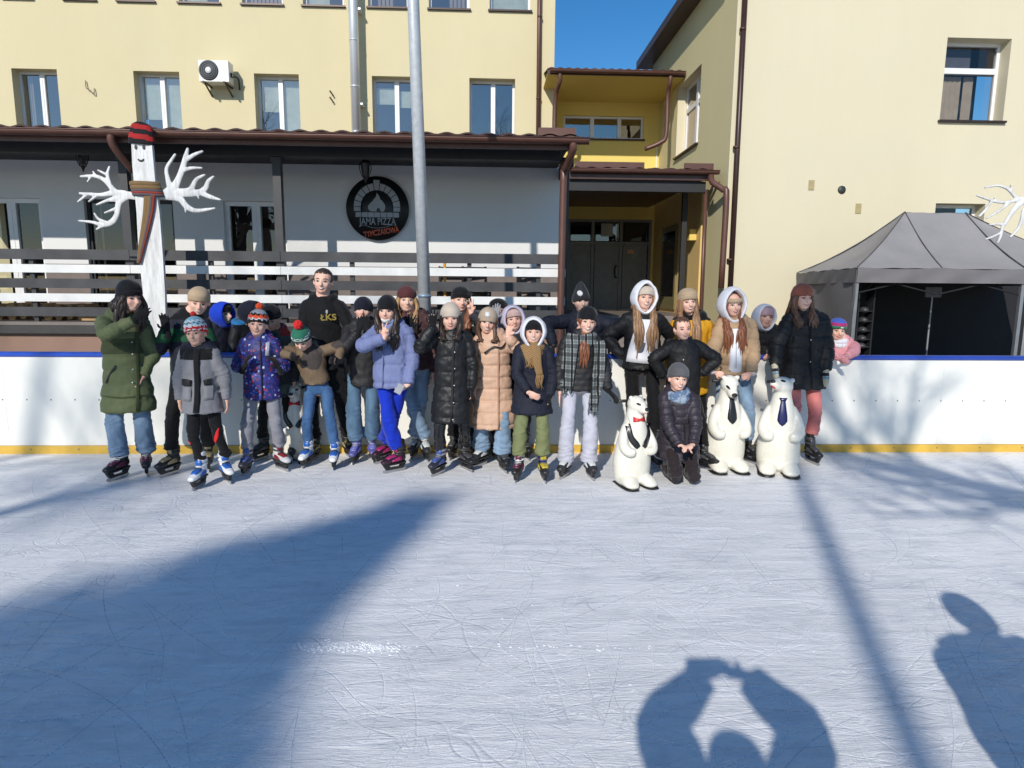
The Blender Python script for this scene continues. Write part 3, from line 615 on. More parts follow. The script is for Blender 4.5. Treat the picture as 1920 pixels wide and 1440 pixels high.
# stacked terrace chairs and table behind rail, far right
for k_, px in enumerate((845, 893, 1000)):
    q = at(px, 560, YF + 1.0); c = empty('terrace_chair', (q[0], YF + 1.0, fz), .2 * k_, ['black slatted terrace chair behind the rail left of the veranda end', 'black slatted terrace chair behind the rail above the grey glove', 'black slatted terrace chair nearest the veranda end post'][k_], 'chair', 'chairs stored on the veranda')
    bk = plain('black metal', (.01, .01, .01), .4)
    m = MB(); m.box(-.2, .2, -.2, .2, .43, .46); m.build('seat', bk, c)
    m = MB(); m.box(-.2, -.17, .18, .21, .46, .86); m.box(.17, .2, .18, .21, .46, .86)
    for zz_ in (.56, .68, .80): m.box(-.17, .17, .185, .205, zz_, zz_ + .05)
    m.build('backrest', bk, c)
    for sx in (-.185, .185):
        for sy in (-.185, .185): m = MB(); m.box(sx - .015, sx + .015, sy - .015, sy + .015, 0, .43); m.build('leg', bk, c)
# orange barrier pole
q = at(834, 520, YF + .4); m = MB(); m.loft([(0, 0, 0), (0, 0, 1.0)], [.02, .02], 8, k=1); o = m.build('orange_stake', plain('orange stake', (.75, .35, .05))); o.location = (q[0], YF + .4, fz); tag(o, 'thin orange stake standing behind the veranda railing', 'stake')
# lanterns
def lantern(px, py, lab):
    q = at(px, py, YW - .7); o = empty('lantern', (q[0], YW - .7, q[2]), 0, lab, 'lantern', 'hanging lanterns under the veranda roof'); bk = plain('black iron', (.012, .012, .013), .5)
    m = MB(); m.loft([(0, 0, .16), (0, 0, .11), (0, 0, .09)], [.01, .06, .085], 6, k=1); m.ell((0, 0, .2), (.018, .018, .035), None, 8, 6); m.build('cap', bk, o)
    m = MB()
    for i in range(6):
        a = i * math.pi / 3; c, s_ = math.cos(a), math.sin(a); m.loft([(.075 * c, .075 * s_, .09), (.085 * c, .085 * s_, .0), (.045 * c, .045 * s_, -.11)], [.007] * 3, 5)
    m.build('cage', bk, o); m = MB(); m.loft([(0, 0, -.11), (0, 0, -.13), (0, 0, -.2)], [.05, .03, .005], 6, k=1); m.build('base', bk, o)
    m = MB(); m.loft([(0, 0, .08), (0, 0, -.1)], [(.07, .07), (.042, .042)], 6, k=1); m.build('glass', plain('smoked glass', (.03, .03, .03), .1), o)
    m = MB(); m.loft([(0, 0, .2), (0, 0, ze - q[2])], [.006] * 2, 5, k=1); m.build('chain', bk, o)
lantern(154, 296, 'black iron lantern hanging left of the striped hat pole figure'); lantern(685, 317, 'black iron lantern hanging above the round pizza sign')
# round sign
q = at(708, 391, YW - .06); R = 56 / 1200 * YW
sg = empty('round_sign', (q[0], YW - .07, q[2]), 0, 'round black pizza sign with grey brick oven arch and flame on the veranda wall', 'sign')
bk = plain('sign black', (.012, .012, .014), .4); gr = plain('sign grey', (.33, .35, .37), .5); orr = plain('sign orange', (.55, .09, .03), .5)
m = MB(); m.loft([(0, .03, 0), (0, -.0, 0)], [R, R], 64, (1, 0, 0), 1); m.build('disc', bk, sg, True)
k0 = R / 575.0     # sign drawn on a 575-unit radius, centre (705,745) of the enlarged view
def sp(px, py): return ((px - 705) * k0, (745 - py) * k0)
ci = [sp(700, 720)]
m = MB()
cxs, czs = sp(700, 720)
for i in range(11):
    a0 = math.pi * (i + .06) / 11 - .0; a1 = math.pi * (i + .94) / 11; ri, ro = 300 * k0, 425 * k0 + (60 * k0 if i == 5 else 0)
    pts = [(cxs + r_ * math.cos(a), czs + r_ * math.sin(a)) for r_, a in ((ri, a0), (ro, a0), (ro, a1), (ri, a1))]; m.prism(pts, -.022, -.012)
for s_ in (-1, 1): m.prism([(cxs + s_ * 300 * k0, czs - 5 * k0), (cxs + s_ * 425 * k0, czs - 5 * k0), (cxs + s_ * 420 * k0, czs - 80 * k0), (cxs + s_ * 300 * k0, czs - 80 * k0)][::s_], -.022, -.012)
for i in range(7): a, b_ = sp(305 + i * 115, 905), sp(305 + i * 115 + 105, 820); m.box(a[0], b_[0], -.022, -.012, a[1], b_[1])
m.build('brick_arch', gr, sg)
fl_ = [(700, 465), (745, 530), (765, 590), (800, 610), (845, 680), (850, 740), (825, 800), (770, 805), (745, 745), (715, 735), (690, 770), (690, 800), (580, 800), (540, 760), (535, 710), (570, 660), (620, 620), (650, 580), (690, 530)]
m = MB(); m.prism([sp(*p) for p in fl_][::-1], -.022, -.012); m.build('flame', gr, sg)
def text(s, size, mat, par, loc, rot=0, name='lettering', ext=.003, sx=1, bold=0.0):
    cu = bpy.data.curves.new(name, 'FONT'); cu.body = s; cu.size = size; cu.extrude = ext; cu.align_x = 'CENTER'; cu.offset = bold
    o = bpy.data.objects.new('t', cu); COL.objects.link(o); dg = bpy.context.evaluated_depsgraph_get()
    me = bpy.data.meshes.new_from_object(o.evaluated_get(dg)); bpy.data.objects.remove(o)
    V = getv(me); V[:, 0] *= sx; c, s2 = math.cos(rot), math.sin(rot); X = V[:, 0] * c - V[:, 1] * s2; Z = V[:, 0] * s2 + V[:, 1] * c
    V = np.stack([X, -V[:, 2], Z], 1) + np.array(loc); setv(me, V); me.materials.clear(); me.materials.append(mat)
    return link(name, me, par)
a = sp(705, 1040); text('JAMA PIZZA', .155, gr, sg, (a[0], -.014, a[1]), 0, sx=.68, bold=.001)
a = sp(775, 1215); text('TYMCZASOWA', .12, orr, sg, (a[0], -.014, a[1]), .17, sx=.66, bold=.004)
m = MB(); pts = [sp(*p) for p in ((385, 1070), (460, 1050), (560, 1080), (700, 1100), (850, 1080), (950, 1045), (1050, 1045))]; m.loft([(x, -.014, z) for x, z in pts], [.004] * 7, 5); m.build('ribbon_line', gr, sg)
# ---------------------------------------------------------------- flag pole in front of the veranda
q = at(800, 585, 6.5)
fp = empty('steel_pole', (q[0] + .02, 6.5, 0), 0, 'tall galvanised steel pole standing behind the boards in front of the veranda', 'pole')
t_ = at(778, 0, 6.5); lean = (t_[0] - q[0]) / (t_[2] - q[2])
m = MB(); m.loft([(0, 0, 0), (lean * 9.5, 0, 9.5)], [.067, .042], 24, k=1); m.build('shaft', GALV, fp, True)
zc_ = at(800, 555, 6.5)[2]; m = MB(); m.loft([(lean * zc_, 0, zc_ - .012), (lean * zc_, 0, zc_ + .012)], [.069, .069], 20, k=1); m.build('band', plain('blue grey band', (.25, .35, .45), .4, .3), fp, True)
# ---------------------------------------------------------------- wooden post figures with antler arms
ANT = NB('white painted wood'); vv = ANT.coord((1, 1, .12)); ANT.base(ANT.mix(ANT.ramp(ANT.noise(vv, 22, 5, .7), [(.42, (0, 0, 0)), (.66, (.8,) * 3)]), (.76, .76, .74), (.46, .45, .44))); ANT.rough(.6); ANT.bump(ANT.noise(vv, 40, 4), .3, .004); ANT = ANT.m
def antler(strokes, conv, sc, Yp, par, root):
    mb = MB()
    for st in strokes:
        pts = []; rr = []
        for x, y, wv in st:
            p = at(*conv(x, y), Yp); pts.append((p[0] - root[0], p[1] - root[1], p[2] - root[2])); rr.append((wv * sc * .5, .014))
        mb.loft(pts, rr, 10, (0, 0, 0) if False else (1, 0, 0.01), 4) if False else None
        P = np.array(pts); m = len(P); R = np.array([q[0] for q in rr]); A = cr_resample(np.hstack([P, R[:, None]]), 4)
        P = A[:, :3]; R = np.maximum(A[:, 3], .006); T = np.gradient(P, axis=0); T /= np.linalg.norm(T, axis=1)[:, None]
        Nn = np.cross(T, (0, 1, 0)); V = []
        for i in range(len(P)):
            for a in range(10):
                t = a * math.tau / 10; V.append(P[i] + Nn[i] * R[i] * math.cos(t) + np.array((0, 1, 0)) * .016 * math.sin(t))
        F = [(i * 10 + j, i * 10 + (j + 1) % 10, (i + 1) * 10 + (j + 1) % 10, (i + 1) * 10 + j) for i in range(len(P) - 1) for j in range(10)]
        F.append(tuple(range(10))[::-1]); F.append(tuple(range((len(P) - 1) * 10, len(P) * 10))); mb.add(V, F)
        for e in (0, -1): mb.ell(P[e], (R[e], .016, R[e]), None, 10, 6)
    me = fuse(mb, .009, 1); me.materials.append(ANT); return link('antler_arm', me, par)
YP = 8.5; s1 = YP / 1200
rt = at(300, 616, YP); rt = (rt[0], YP, 0)
F1 = empty('plank_figure', rt, 0, 'white plank figure with smiling face, red and black striped hat and antler arms', 'wooden figure')
c3 = lambda x, y: (x / 3, y / 3)
RA = [[(890, 1100, 45), (960, 1085, 48), (945, 1010, 28), (937, 950, 22), (965, 900, 18), (985, 870, 14)],
      [(930, 1090, 50), (975, 1060, 50), (1005, 1005, 36), (1028, 945, 34), (1045, 880, 28), (1056, 838, 16)], [(1040, 905, 26), (1090, 872, 22), (1138, 852, 14)], [(1022, 962, 26), (1075, 946, 20), (1135, 945, 12)],
      [(890, 1100, 45), (1000, 1085, 46), (1070, 1068, 34), (1105, 1010, 24), (1150, 985, 14)], [(1000, 1088, 44), (1110, 1085, 38), (1155, 1060, 32), (1172, 1020, 24), (1200, 995, 16)],
      [(1120, 1082, 30), (1185, 1108, 26), (1240, 1124, 12)], [(1110, 1090, 20), (1120, 1118, 8)], [(920, 1100, 46), (1010, 1118, 38), (1050, 1162, 34), (1100, 1185, 26), (1160, 1180, 20), (1207, 1172, 12)], [(1045, 1160, 20), (1045, 1194, 10)]]
LA = [[(775, 1105, 42), (700, 1095, 44), (650, 1080, 36), (615, 1040, 28), (580, 1008, 24), (530, 990, 20), (455, 993, 14)], [(622, 1050, 26), (605, 985, 20), (616, 940, 14)], [(606, 985, 18), (552, 958, 10)], [(540, 990, 16), (525, 966, 9)], [(515, 992, 14), (493, 1023, 9)],
      [(700, 1092, 44), (640, 1085, 34), (575, 1096, 24), (510, 1093, 20), (450, 1088, 13)], [(490, 1095, 18), (440, 1135, 12)], [(550, 1098, 18), (500, 1134, 10)], [(700, 1100, 40), (655, 1118, 34), (605, 1128, 20), (545, 1152, 12)],
      [(710, 1105, 40), (670, 1140, 36), (658, 1205, 30), (630, 1248, 34), (580, 1266, 26), (520, 1250, 18), (445, 1242, 12)], [(580, 1268, 22), (545, 1290, 12)], [(660, 1170, 20), (590, 1198, 11)], [(605, 1255, 22), (555, 1232, 16), (532, 1200, 10)]]
antler(RA, c3, s1 / 3, YP + .03, F1, rt); antler(LA, c3, s1 / 3, YP + .03, F1, rt)
def loc1(px, py, Yq=YP): p = at(px, py, Yq); return (p[0] - rt[0], p[2] - rt[2])
lft = [(248, 266), (250, 310), (254, 355), (258, 400), (262, 480), (270, 550), (276, 592), (284, 612), (288, 640)]
rgt = [(286, 266), (290, 310), (294, 355), (301, 400), (307, 480), (311, 550), (312, 592), (312, 612), (312, 640)]
m = MB(); L = [loc1(*p) for p in lft]; R_ = [loc1(*p) for p in rgt]; pass
V = []; 
for (lx, lz), (rx, rz) in zip(L, R_): V += [(lx, -.025, (lz + rz) / 2), (rx, -.025, (lz + rz) / 2), (rx, .025, (lz + rz) / 2), (lx, .025, (lz + rz) / 2)]
V += [(V[-4][0], -.025, 0), (V[-3][0], -.025, 0), (V[-2][0], .025, 0), (V[-1][0], .025, 0)]
n = len(L) + 1; m.add(V, [(4 * i + j, 4 * i + (j + 1) % 4, 4 * i + 4 + (j + 1) % 4, 4 * i + 4 + j) for i in range(n - 1) for j in range(4)] + [(0, 1, 2, 3)]); m.build('plank', ANT, F1)
bk = cloth('black knit', (.012, .012, .014), 'knit'); rd = cloth('dull red knit', (.36, .02, .02), 'knit')
tl = [(245, 268), (244, 258), (244, 246), (246, 236), (252, 232)]; tr = [(287, 268), (287, 258), (284, 246), (281, 236), (276, 233)]
m = MB()
hp = [loc1(265, y_) for y_ in (271, 266, 258, 248, 240, 234, 230)]; hw = [24, 24, 24, 22, 20, 17, 9]
m.loft([(x, 0, z) for x, z in hp], [(w_ * s1 * .92, .06) for w_ in hw], 24, k=4)
nf = len(m.f)
for i, f in enumerate(m.f):
    z = np.mean([m.v[j][2] for j in f]); x = np.mean([m.v[j][0] for j in f]); zz_ = (z - hp[0][1]) / (hp[-1][1] - hp[0][1]) + .6 * (x - hp[0][0])
    m.m[i] = 1 if (.22 < zz_ < .45 or .68 < zz_ < .9) else 0
m.build('striped_hat', [bk, rd], F1, True)
m = MB()
for px in (257, 272):
    x, z = loc1(px, 277); m.loft([(x, -.026, z), (x, -.032, z)], [(.018, .028)] * 2, 14, (1, 0, 0), 1)
pts = [loc1(*p) for p in ((261, 299), (264, 302), (269, 302), (272, 299))]; m.loft([(x, -.03, z) for x, z in pts], [.008, .012, .012, .008], 6)
m.build('painted_face', plain('black paint', (.01, .01, .01), .5), F1)
sc1 = cloth('tan scarf', (.20, .125, .055), 'knit'); sc2 = cloth('rust scarf stripe', (.28, .045, .025), 'knit'); sc3 = cloth('grey scarf stripe', (.10, .085, .10), 'knit')
m = MB()
for y_, r_, mi in ((344, .03, 0), (351, .032, 0), (357, .02, 2), (361, .018, 1), (365, .018, 2)):
    a, b_ = loc1(250 + (y_ - 344) * .25, y_), loc1(293 + (y_ - 344) * .35, y_ + 2); m.mat(mi); cx = (a[0] + b_[0]) / 2; hx = (b_[0] - a[0]) / 2 + .03
    th = np.linspace(0, math.tau, 25); m.loft([(cx + hx * math.cos(t), .055 * math.sin(t), a[1] + (b_[1] - a[1]) * (math.cos(t) + 1) / 2) for t in th], [(.02, r_)] * 25, 8, (1, 0, 0), 1, caps=False)
m.build('scarf_wrap', [sc1, sc2, sc3], F1, True)
m = MB()
for o_, mi, hh_ in ((-6, 0, .03), (0, 0, .03), (5, 2, .018), (9, 1, .016)):
    m.mat(mi); pts = [loc1(*p) for p in ((284 + o_, 365), (282 + o_ * .9, 395), (276 + o_ * .7, 430), (270 + o_ * .5, 460), (264 + o_ * .3, 494))]
    m.loft([(x, -.05 - .004 * mi, z) for x, z in pts], [(hh_, .012), (hh_, .012), (hh_ * .9, .012), (hh_ * .8, .012), (hh_ * .5, .01)], 8)
m.build('scarf_tail', [sc1, sc2, sc3], F1, True)
# right figure, mostly outside the frame
YP = 6.9; s1 = YP / 1200
r2 = at(1948, 600, YP); rt2 = (r2[0], YP, 0)
F2 = empty('plank_figure', rt2, 0, 'second white antler figure cut off at the right edge in front of the grey tent', 'wooden figure')
c6 = lambda x, y: (1800 + x / 6.26, 330 + y / 6.26)
RB2 = [[(900, 300, 60), (760, 270, 55), (660, 252, 40), (600, 192, 35), (540, 142, 32), (440, 112, 28), (350, 125, 26), (290, 138, 20)], [(605, 175, 22), (595, 105, 12)],
       [(900, 320, 70), (760, 272, 60), (640, 290, 45), (530, 310, 36), (420, 302, 32), (330, 275, 28), (200, 230, 22)], [(365, 305, 34), (300, 395, 28), (225, 472, 30)], [(420, 295, 22), (405, 250, 10)],
       [(600, 300, 40), (530, 350, 38), (450, 415, 30), (310, 495, 20)], [(900, 330, 90), (750, 295, 80), (660, 365, 72), (590, 460, 56), (540, 540, 50), (500, 600, 42), (480, 690, 34), (440, 785, 24)], [(490, 660, 32), (400, 705, 26), (305, 742, 26)], [(530, 570, 40), (440, 566, 28), (345, 572, 20)],
       [(800, 330, 70), (750, 410, 56), (725, 520, 50), (680, 620, 36), (590, 715, 24)]]
antler(RB2, c6, s1 / 6.26, YP + .03, F2, rt2)
m = MB(); m.box(-.14, .14, -.025, .025, 0, 2.75); m.build('plank', ANT, F2)
m = MB(); th = np.linspace(0, math.tau, 25); zz_ = at(1930, 440, YP)[2]; m.loft([(.19 * math.cos(t), .08 * math.sin(t), zz_ + .01 * math.sin(t * 2)) for t in th], [(.03, .09)] * 25, 8, (1, 0, 0), 1, caps=False)
m.loft([(-.1, -.07, zz_), (-.16, -.07, zz_ - .22), (-.22, -.07, zz_ - .42)], [(.05, .015)] * 3, 8); m.build('scarf', rd, F2, True)
m = MB(); m.ell((0, 0, 2.82), (.16, .07, .14)); m.build('hat', rd, F2, True)
# ---------------------------------------------------------------- tent
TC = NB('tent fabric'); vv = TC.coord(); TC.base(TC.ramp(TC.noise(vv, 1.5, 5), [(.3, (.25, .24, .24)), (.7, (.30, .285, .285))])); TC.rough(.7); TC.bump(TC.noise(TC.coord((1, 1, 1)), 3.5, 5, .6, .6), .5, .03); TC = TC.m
TBK = plain('tent shade black', (.012, .012, .014), .8)  # black colour stands in for the shade inside the tent
yf, yb_ = 9.0, 11.6
FLp = at(1607, 502, yf); BLp = at(1496, 507, yb_); ez = FLp[2]; fx = FLp[0]; bxx = BLp[0]; secx = (at(1767, 500, yf)[0] - fx)
TN = empty('gazebo_tent', (fx, yf, 0), 0, 'grey pop up gazebo tent with dark open front beside the cream wall', 'tent')
vh = ez - at(1607, 531, yf)[2]; W = secx * 3; yr = (yb_ - yf) / 2
pk = at(1697, 398, yf + yr); pkx = pk[0] - fx; pz = pk[2]; pk2x = W - pkx + (bxx - fx) / 2
m = MB()
def sag_patch(m, P00, P10, P01, P11, sag, nu=20, nv=14, seed=0):
    V = []
    for j in range(nv + 1):
        v_ = j / nv
        for i in range(nu + 1):
            u_ = i / nu; p = np.array(P00) * (1 - u_) * (1 - v_) + np.array(P10) * u_ * (1 - v_) + np.array(P01) * (1 - u_) * v_ + np.array(P11) * u_ * v_
            p[2] -= sag * math.sin(math.pi * v_) * (.6 + .4 * math.sin(math.pi * u_)) ; V.append(p)
    V = np.array(V); V[:, 2] += .008 * wob(V, 1.6, seed); 
    m.add(V, [(j * (nu + 1) + i, j * (nu + 1) + i + 1, (j + 1) * (nu + 1) + i + 1, (j + 1) * (nu + 1) + i) for j in range(nv) for i in range(nu)])
D = yb_ - yf; ox = bxx - fx
P1 = (pkx, yr, pz); P2 = (pk2x, yr, pz)
e = lambda u_: (u_, 0, ez)
sag_patch(m, e(0), e(secx), P1, P1, .10, seed=1); sag_patch(m, e(secx), e(2 * secx), P1, P2, .12, seed=2); sag_patch(m, e(2 * secx), e(W), P2, P2, .1, seed=3)
sag_patch(m, (ox, D, ez), e(0), P1, P1, .17, seed=4); sag_patch(m, e(W), (W + ox, D, ez), P2, P2, .1, seed=5)
sag_patch(m, (W + ox, D, ez), (ox, D, ez), P2, P1, .12, seed=6)
cn = m.build('canopy', TC, TN, True)
for a, b_ in ((e(0), P1), (e(secx), P1), (e(2 * secx), P2), (e(W), P2), ((ox, D, ez), P1)):
    pts = []
    for t in np.linspace(0, 1, 9): p = np.array(a) * (1 - t) + np.array(b_) * t; p[2] -= .6 * .1 * math.sin(math.pi * t) * (1.6 if a == (ox, D, ez) else 1) - .01; pts.append(p)
    m = MB(); m.loft(pts, [.008] * 9, 5, k=1); m.build('seam', plain('seam grey', (.08, .075, .08), .8), cn)
def valance(m, a, b_, seed):
    nn = 60; V = []
    d = np.array(b_) - np.array(a); nrm = np.array((d[1], -d[0], 0)); nrm /= np.linalg.norm(nrm)
    for j in range(5):
        for i in range(nn + 1):
            t = i / nn; p = np.array(a) + d * t; p[2] += .01 - vh * j / 4 - (.025 * math.sin(math.pi * ((t * 3) % 1)) if j == 0 else 0); p[:2] += nrm[:2] * (.02 + .014 * math.sin(t * 31 + seed + j) * (j / 4)); V.append(p)
    m.add(V, [(j * (nn + 1) + i, j * (nn + 1) + i + 1, (j + 1) * (nn + 1) + i + 1, (j + 1) * (nn + 1) + i) for j in range(4) for i in range(nn)])
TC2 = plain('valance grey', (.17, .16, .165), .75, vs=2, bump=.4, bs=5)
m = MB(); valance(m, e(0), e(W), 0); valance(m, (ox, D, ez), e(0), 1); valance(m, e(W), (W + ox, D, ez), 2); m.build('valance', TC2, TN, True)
m = MB(); V = []; nn = 24
for j in range(9):
    for i in range(nn + 1):
        t = i / nn; p = np.array((ox * (1 - t), D * (1 - t) , (ez - vh * .5) * j / 8)); p[0] += .03 * math.sin(t * 9 + j * .6) * (1 - abs(t - .5)); p[1] += .0; V.append(p)
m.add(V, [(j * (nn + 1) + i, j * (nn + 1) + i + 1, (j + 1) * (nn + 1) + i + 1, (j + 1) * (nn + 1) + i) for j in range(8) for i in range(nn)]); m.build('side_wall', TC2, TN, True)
m = MB(); m.box(ox + .05, W + 2.5, D - .1, D - .08, 0, ez); m.quad((.08, .1, 0), (ox + .06, D - .1, 0), (ox + .06, D - .1, ez - .1), (.08, .1, ez - .1)); m.box(.3, W - .06, .1, D - .12, .0, .02); m.build('back_wall', TBK, TN)  # black inner sheets added so the open front reads as dark shade
alu = plain('tent frame', (.35, .35, .36), .4, .6)
for x, y in ((.03, .04), (W - .03, .04), (2 * secx, .04), (W + ox, D - .03), (ox + .02, D - .03)):
    m = MB(); m.box(x - .025, x + .025, y - .025, y + .025, 0, ez - .02); m.build('leg', alu, TN)
m = MB()
for i in range(3):
    a = i * secx; 
    for s_ in (0, 1): m.loft([(a + .03, .05, ez - .08 - .28 * s_), (a + secx - .03, .05, ez - .36 + .28 * s_)], [.012, .012], 6, k=1)
m.build('truss', TBK, TN)
# things kept in the tent
q = at(1750, 548, yf + 1.0); ms = empty('notice_stand', (q[0], yf + 1.0, .0), 0, 'small grey notice board on a thin stand inside the dark tent', 'stand')
m = MB(); m.box(-.13, .13, -.01, .01, q[2] - .08, q[2] + .08); m.build('board', plain('board grey', (.2, .2, .21), .6), ms)
m = MB(); m.loft([(0, 0.02, .04), (0, .02, q[2])], [.015] * 2, 8, k=1); m.build('post', alu, ms)
m = MB()
for a in range(3): m.loft([(0, .02, .25), (.25 * math.cos(a * 2.1), .25 * math.sin(a * 2.1), .03)], [.012] * 2, 6, k=1)
m.build('tripod_foot', alu, ms)
q = at(1613, 600, yf + .3); rk = empty('skate_rack', (q[0] + .02, yf + .35, .02), 0, 'narrow rack with five grey helmets just inside the left edge of the tent', 'rack')
m = MB(); m.box(-.1, -.08, -.1, .1, 0, 1.8); m.box(.13, .15, -.1, .1, 0, 1.8)
zs_ = [at(1612, y_, yf + .3)[2] for y_ in (575, 594, 612, 628, 642)]
for z in zs_: m.box(-.08, .13, -.1, .1, z - .09, z - .075)
m.build('shelf_frame', TBK, rk)
for z in zs_: hh = empty('helmet', (q[0] + .04, yf + .3, z - .05), 0, None, 'helmet')
for z in zs_: pass
hl_ = [o for o in COL.objects if o.name.startswith('helmet')]
for k_, o in enumerate(hl_):
    tag(o, ['topmost', 'second', 'third', 'fourth', 'lowest'][k_] + ' grey skating helmet on the rack at the left edge of the tent opening', None, 'helmets on the tent rack')
    m = MB(); m.ell((0, 0, .0), (.06, .08, .05)); m.build('shell', plain('helmet pale', (.05, .05, .055), .4), o, True)
    m = MB(); m.box(-.05, .05, -.085, -.07, -.022, -.01); m.build('rim', TBK, o)
# ---------------------------------------------------------------- trees and lamp behind the photographer
BARK = plain('bark', (.10, .08, .065), .9, var=.3, bump=.5, bs=14)
def bare_tree(name, base, limbs, seed, label, twig=1.0):
    """limbs: list of explicit limb paths [(x,y,z,r)...] (world), each then sprouting random twigs"""
    rs = random.Random(seed); mb = MB(); tw = MB()
    def grow(p, d, L, r, depth):
        pts = [p.copy()]; rr = [r]; q = p.copy(); dd = d.copy(); n = 4
        for i in range(n):
            dd = dd + np.array([rs.gauss(0, .16), rs.gauss(0, .16), rs.gauss(.04, .12)]); dd /= np.linalg.norm(dd); q = q + dd * L / n; pts.append(q.copy()); rr.append(r * (1 - .65 * (i + 1) / n))
        (mb if depth > 2 else tw).loft(pts, rr, 6 if depth > 2 else 4, (.3, .2, 1), 1)
        if depth > 0:
            for i in range(1, n + 1):
                for _ in range(2 if depth > 1 else 1):
                    if rs.random() < .85:
                        a = rs.uniform(0, math.tau); perp = np.cross(dd, (math.cos(a), math.sin(a), .3)); perp /= np.linalg.norm(perp)
                        nd = dd * .75 + perp * .75; nd[2] += .1; nd /= np.linalg.norm(nd); grow(pts[i], nd, L * rs.uniform(.5, .72), rr[i] * .75, depth - 1)
    for lb in limbs:
        P = np.array([q[:3] for q in lb], float) - np.array(base); R = [q[3] for q in lb]; mb.loft(P, R, 10, (1, 0, 0), 4)
        for i in range(1, len(P)):
            if R[i] < .17:
                dd = P[i] - P[i - 1]; dd /= np.linalg.norm(dd)
                for _ in range(1):
                    a = rs.uniform(0, math.tau); perp = np.cross(dd, (math.cos(a), math.sin(a), .3)); perp /= np.linalg.norm(perp); nd = dd * .7 + perp * .8; nd /= np.linalg.norm(nd)
                    grow(P[i], nd, 2.4 * twig, R[i] * .6, 3)
    o = empty(name, base, 0, label, 'tree'); mb.build('trunk', BARK, o, True); tw.build('twigs', BARK, o); return o
bare_tree('bare_tree', (3.6, -5.5, 0), [[(3.6, -5.5, 0, .2), (3.3, -5.55, 2.5, .17), (2.5, -5.6, 4.4, .15), (1.3, -5.8, 6.0, .13), (.1, -6.3, 7.0, .12), (-1.1, -6.9, 8.0, .10), (-2.6, -7.6, 9.3, .06)]], 3, 'leaning bare tree behind the photographer', .8)
bare_tree('bare_tree', (-12, -11, 0), [[(-12, -11, 0, .3), (-11.9, -11, 4, .24), (-11.5, -11.3, 7, .16), (-11.0, -11.5, 10.5, .09), (-10.6, -11.8, 13, .03)], [(-11.9, -11, 4, .15), (-10.4, -10.4, 6.5, .12), (-8.8, -10, 9, .08), (-7.6, -9.8, 11, .04)], [(-11.8, -11.1, 5, .14), (-13.5, -11.5, 8, .1), (-14.5, -11.6, 11, .05)]], 11, 'tall bare tree behind the rink on the left', 1.0)
bare_tree('bare_tree', (2, -26, 0), [[(2, -26, 0, .35), (2, -26, 5, .28), (2.3, -26, 9, .16), (2.5, -26, 13, .1), (2.8, -26, 17, .04)], [(2, -26, 5, .15), (4.2, -25, 9, .12), (6, -24.6, 13, .06)], [(2, -26, 6, .15), (0, -26, 10, .12), (-1.8, -26, 14, .06)]], 21, 'distant bare tree behind the rink on the right', 1.3)
# evergreen whose crown shades the left of the ice
def evergreen():
    base = np.array((-8.35 - .0, -17.0, 0)); o = empty('spruce_tree', base, 0, 'tall dense spruce far behind the photographer', 'tree'); rs = np.random.RandomState(2)
    m = MB(); m.loft([(0, 0, 0), (0, 0, 7), (0, 0, 13.2)], [.28, .18, .03], 10); m.build('trunk', BARK, o, True)
    sx = math.sin(rad(SUN_AZ)) / math.tan(rad(SUN_EL)); sy = math.cos(rad(SUN_AZ)) / math.tan(rad(SUN_EL))
    tip = gnd(815, 930); ht = (tip[1] - base[1]) / sy; ax = tip[0] - sx * ht - base[0]
    zs_ = np.array([3, 8, 10.5, 11.6, 12.1, 12.6, 13.1, ht]); 
    # left/right half widths read as shadow extents at ground row y = base_y + sy*z
    lw = {}
    def ext(z):
        t = ht - z
        return np.interp(t, [0, .25, .7, 1.2, 1.9, 3, 8], [.10, .30, .72, 1.2, 1.7, 2.4, 3.3]), np.interp(t, [0, .2, .5, 1.0, 1.35, 1.9, 3, 8], [.08, .16, .18, .2, .34, .7, 1.5, 3.0])
    V = []; F = []
    N = 26000
    zz_ = ht - (rs.rand(N) ** .7) * 8.0
    for i in range(N):
        l, r = ext(zz_[i]); a = rs.rand() * math.tau; q = rs.rand() ** .75 * (1 + .38 * rs.rand() ** 2)
        xx = math.cos(a) * q * (r if math.cos(a) > 0 else l); yy = math.sin(a) * q * (l + r) / 2
        c = np.array((ax + xx, yy, zz_[i])); u = rs.normal(size=3); u /= np.linalg.norm(u); v_ = rs.normal(size=3); v_ -= u * v_.dot(u); v_ /= np.linalg.norm(v_); s_ = .05 + .07 * rs.rand()
        b = len(V); V += [c - u * s_ * 1.6, c + v_ * s_ * .5, c + u * s_ * 1.6, c - v_ * s_ * .5]; F.append((b, b + 1, b + 2, b + 3))
    m = MB(); m.add(V, F); m.build('crown', plain('spruce needles', (.03, .055, .03), .8), o)
evergreen()
# lamp post behind the photographer
g0 = gnd(1730, 1440); sx = math.sin(rad(SUN_AZ)) / math.tan(rad(SUN_EL)); sy = math.cos(rad(SUN_AZ)) / math.tan(rad(SUN_EL))
by = -9.5; bx_ = g0[0] - (g0[1] - by) * math.tan(rad(SUN_AZ)); lp = empty('lamp_post', (bx_, by, 0), 0, 'tall grey pole behind the photographer', 'pole')
m = MB(); m.loft([(0, 0, 0), (0, 0, 10.6)], [.08, .055], 16, k=1); m.build('shaft', GALV, lp, True)
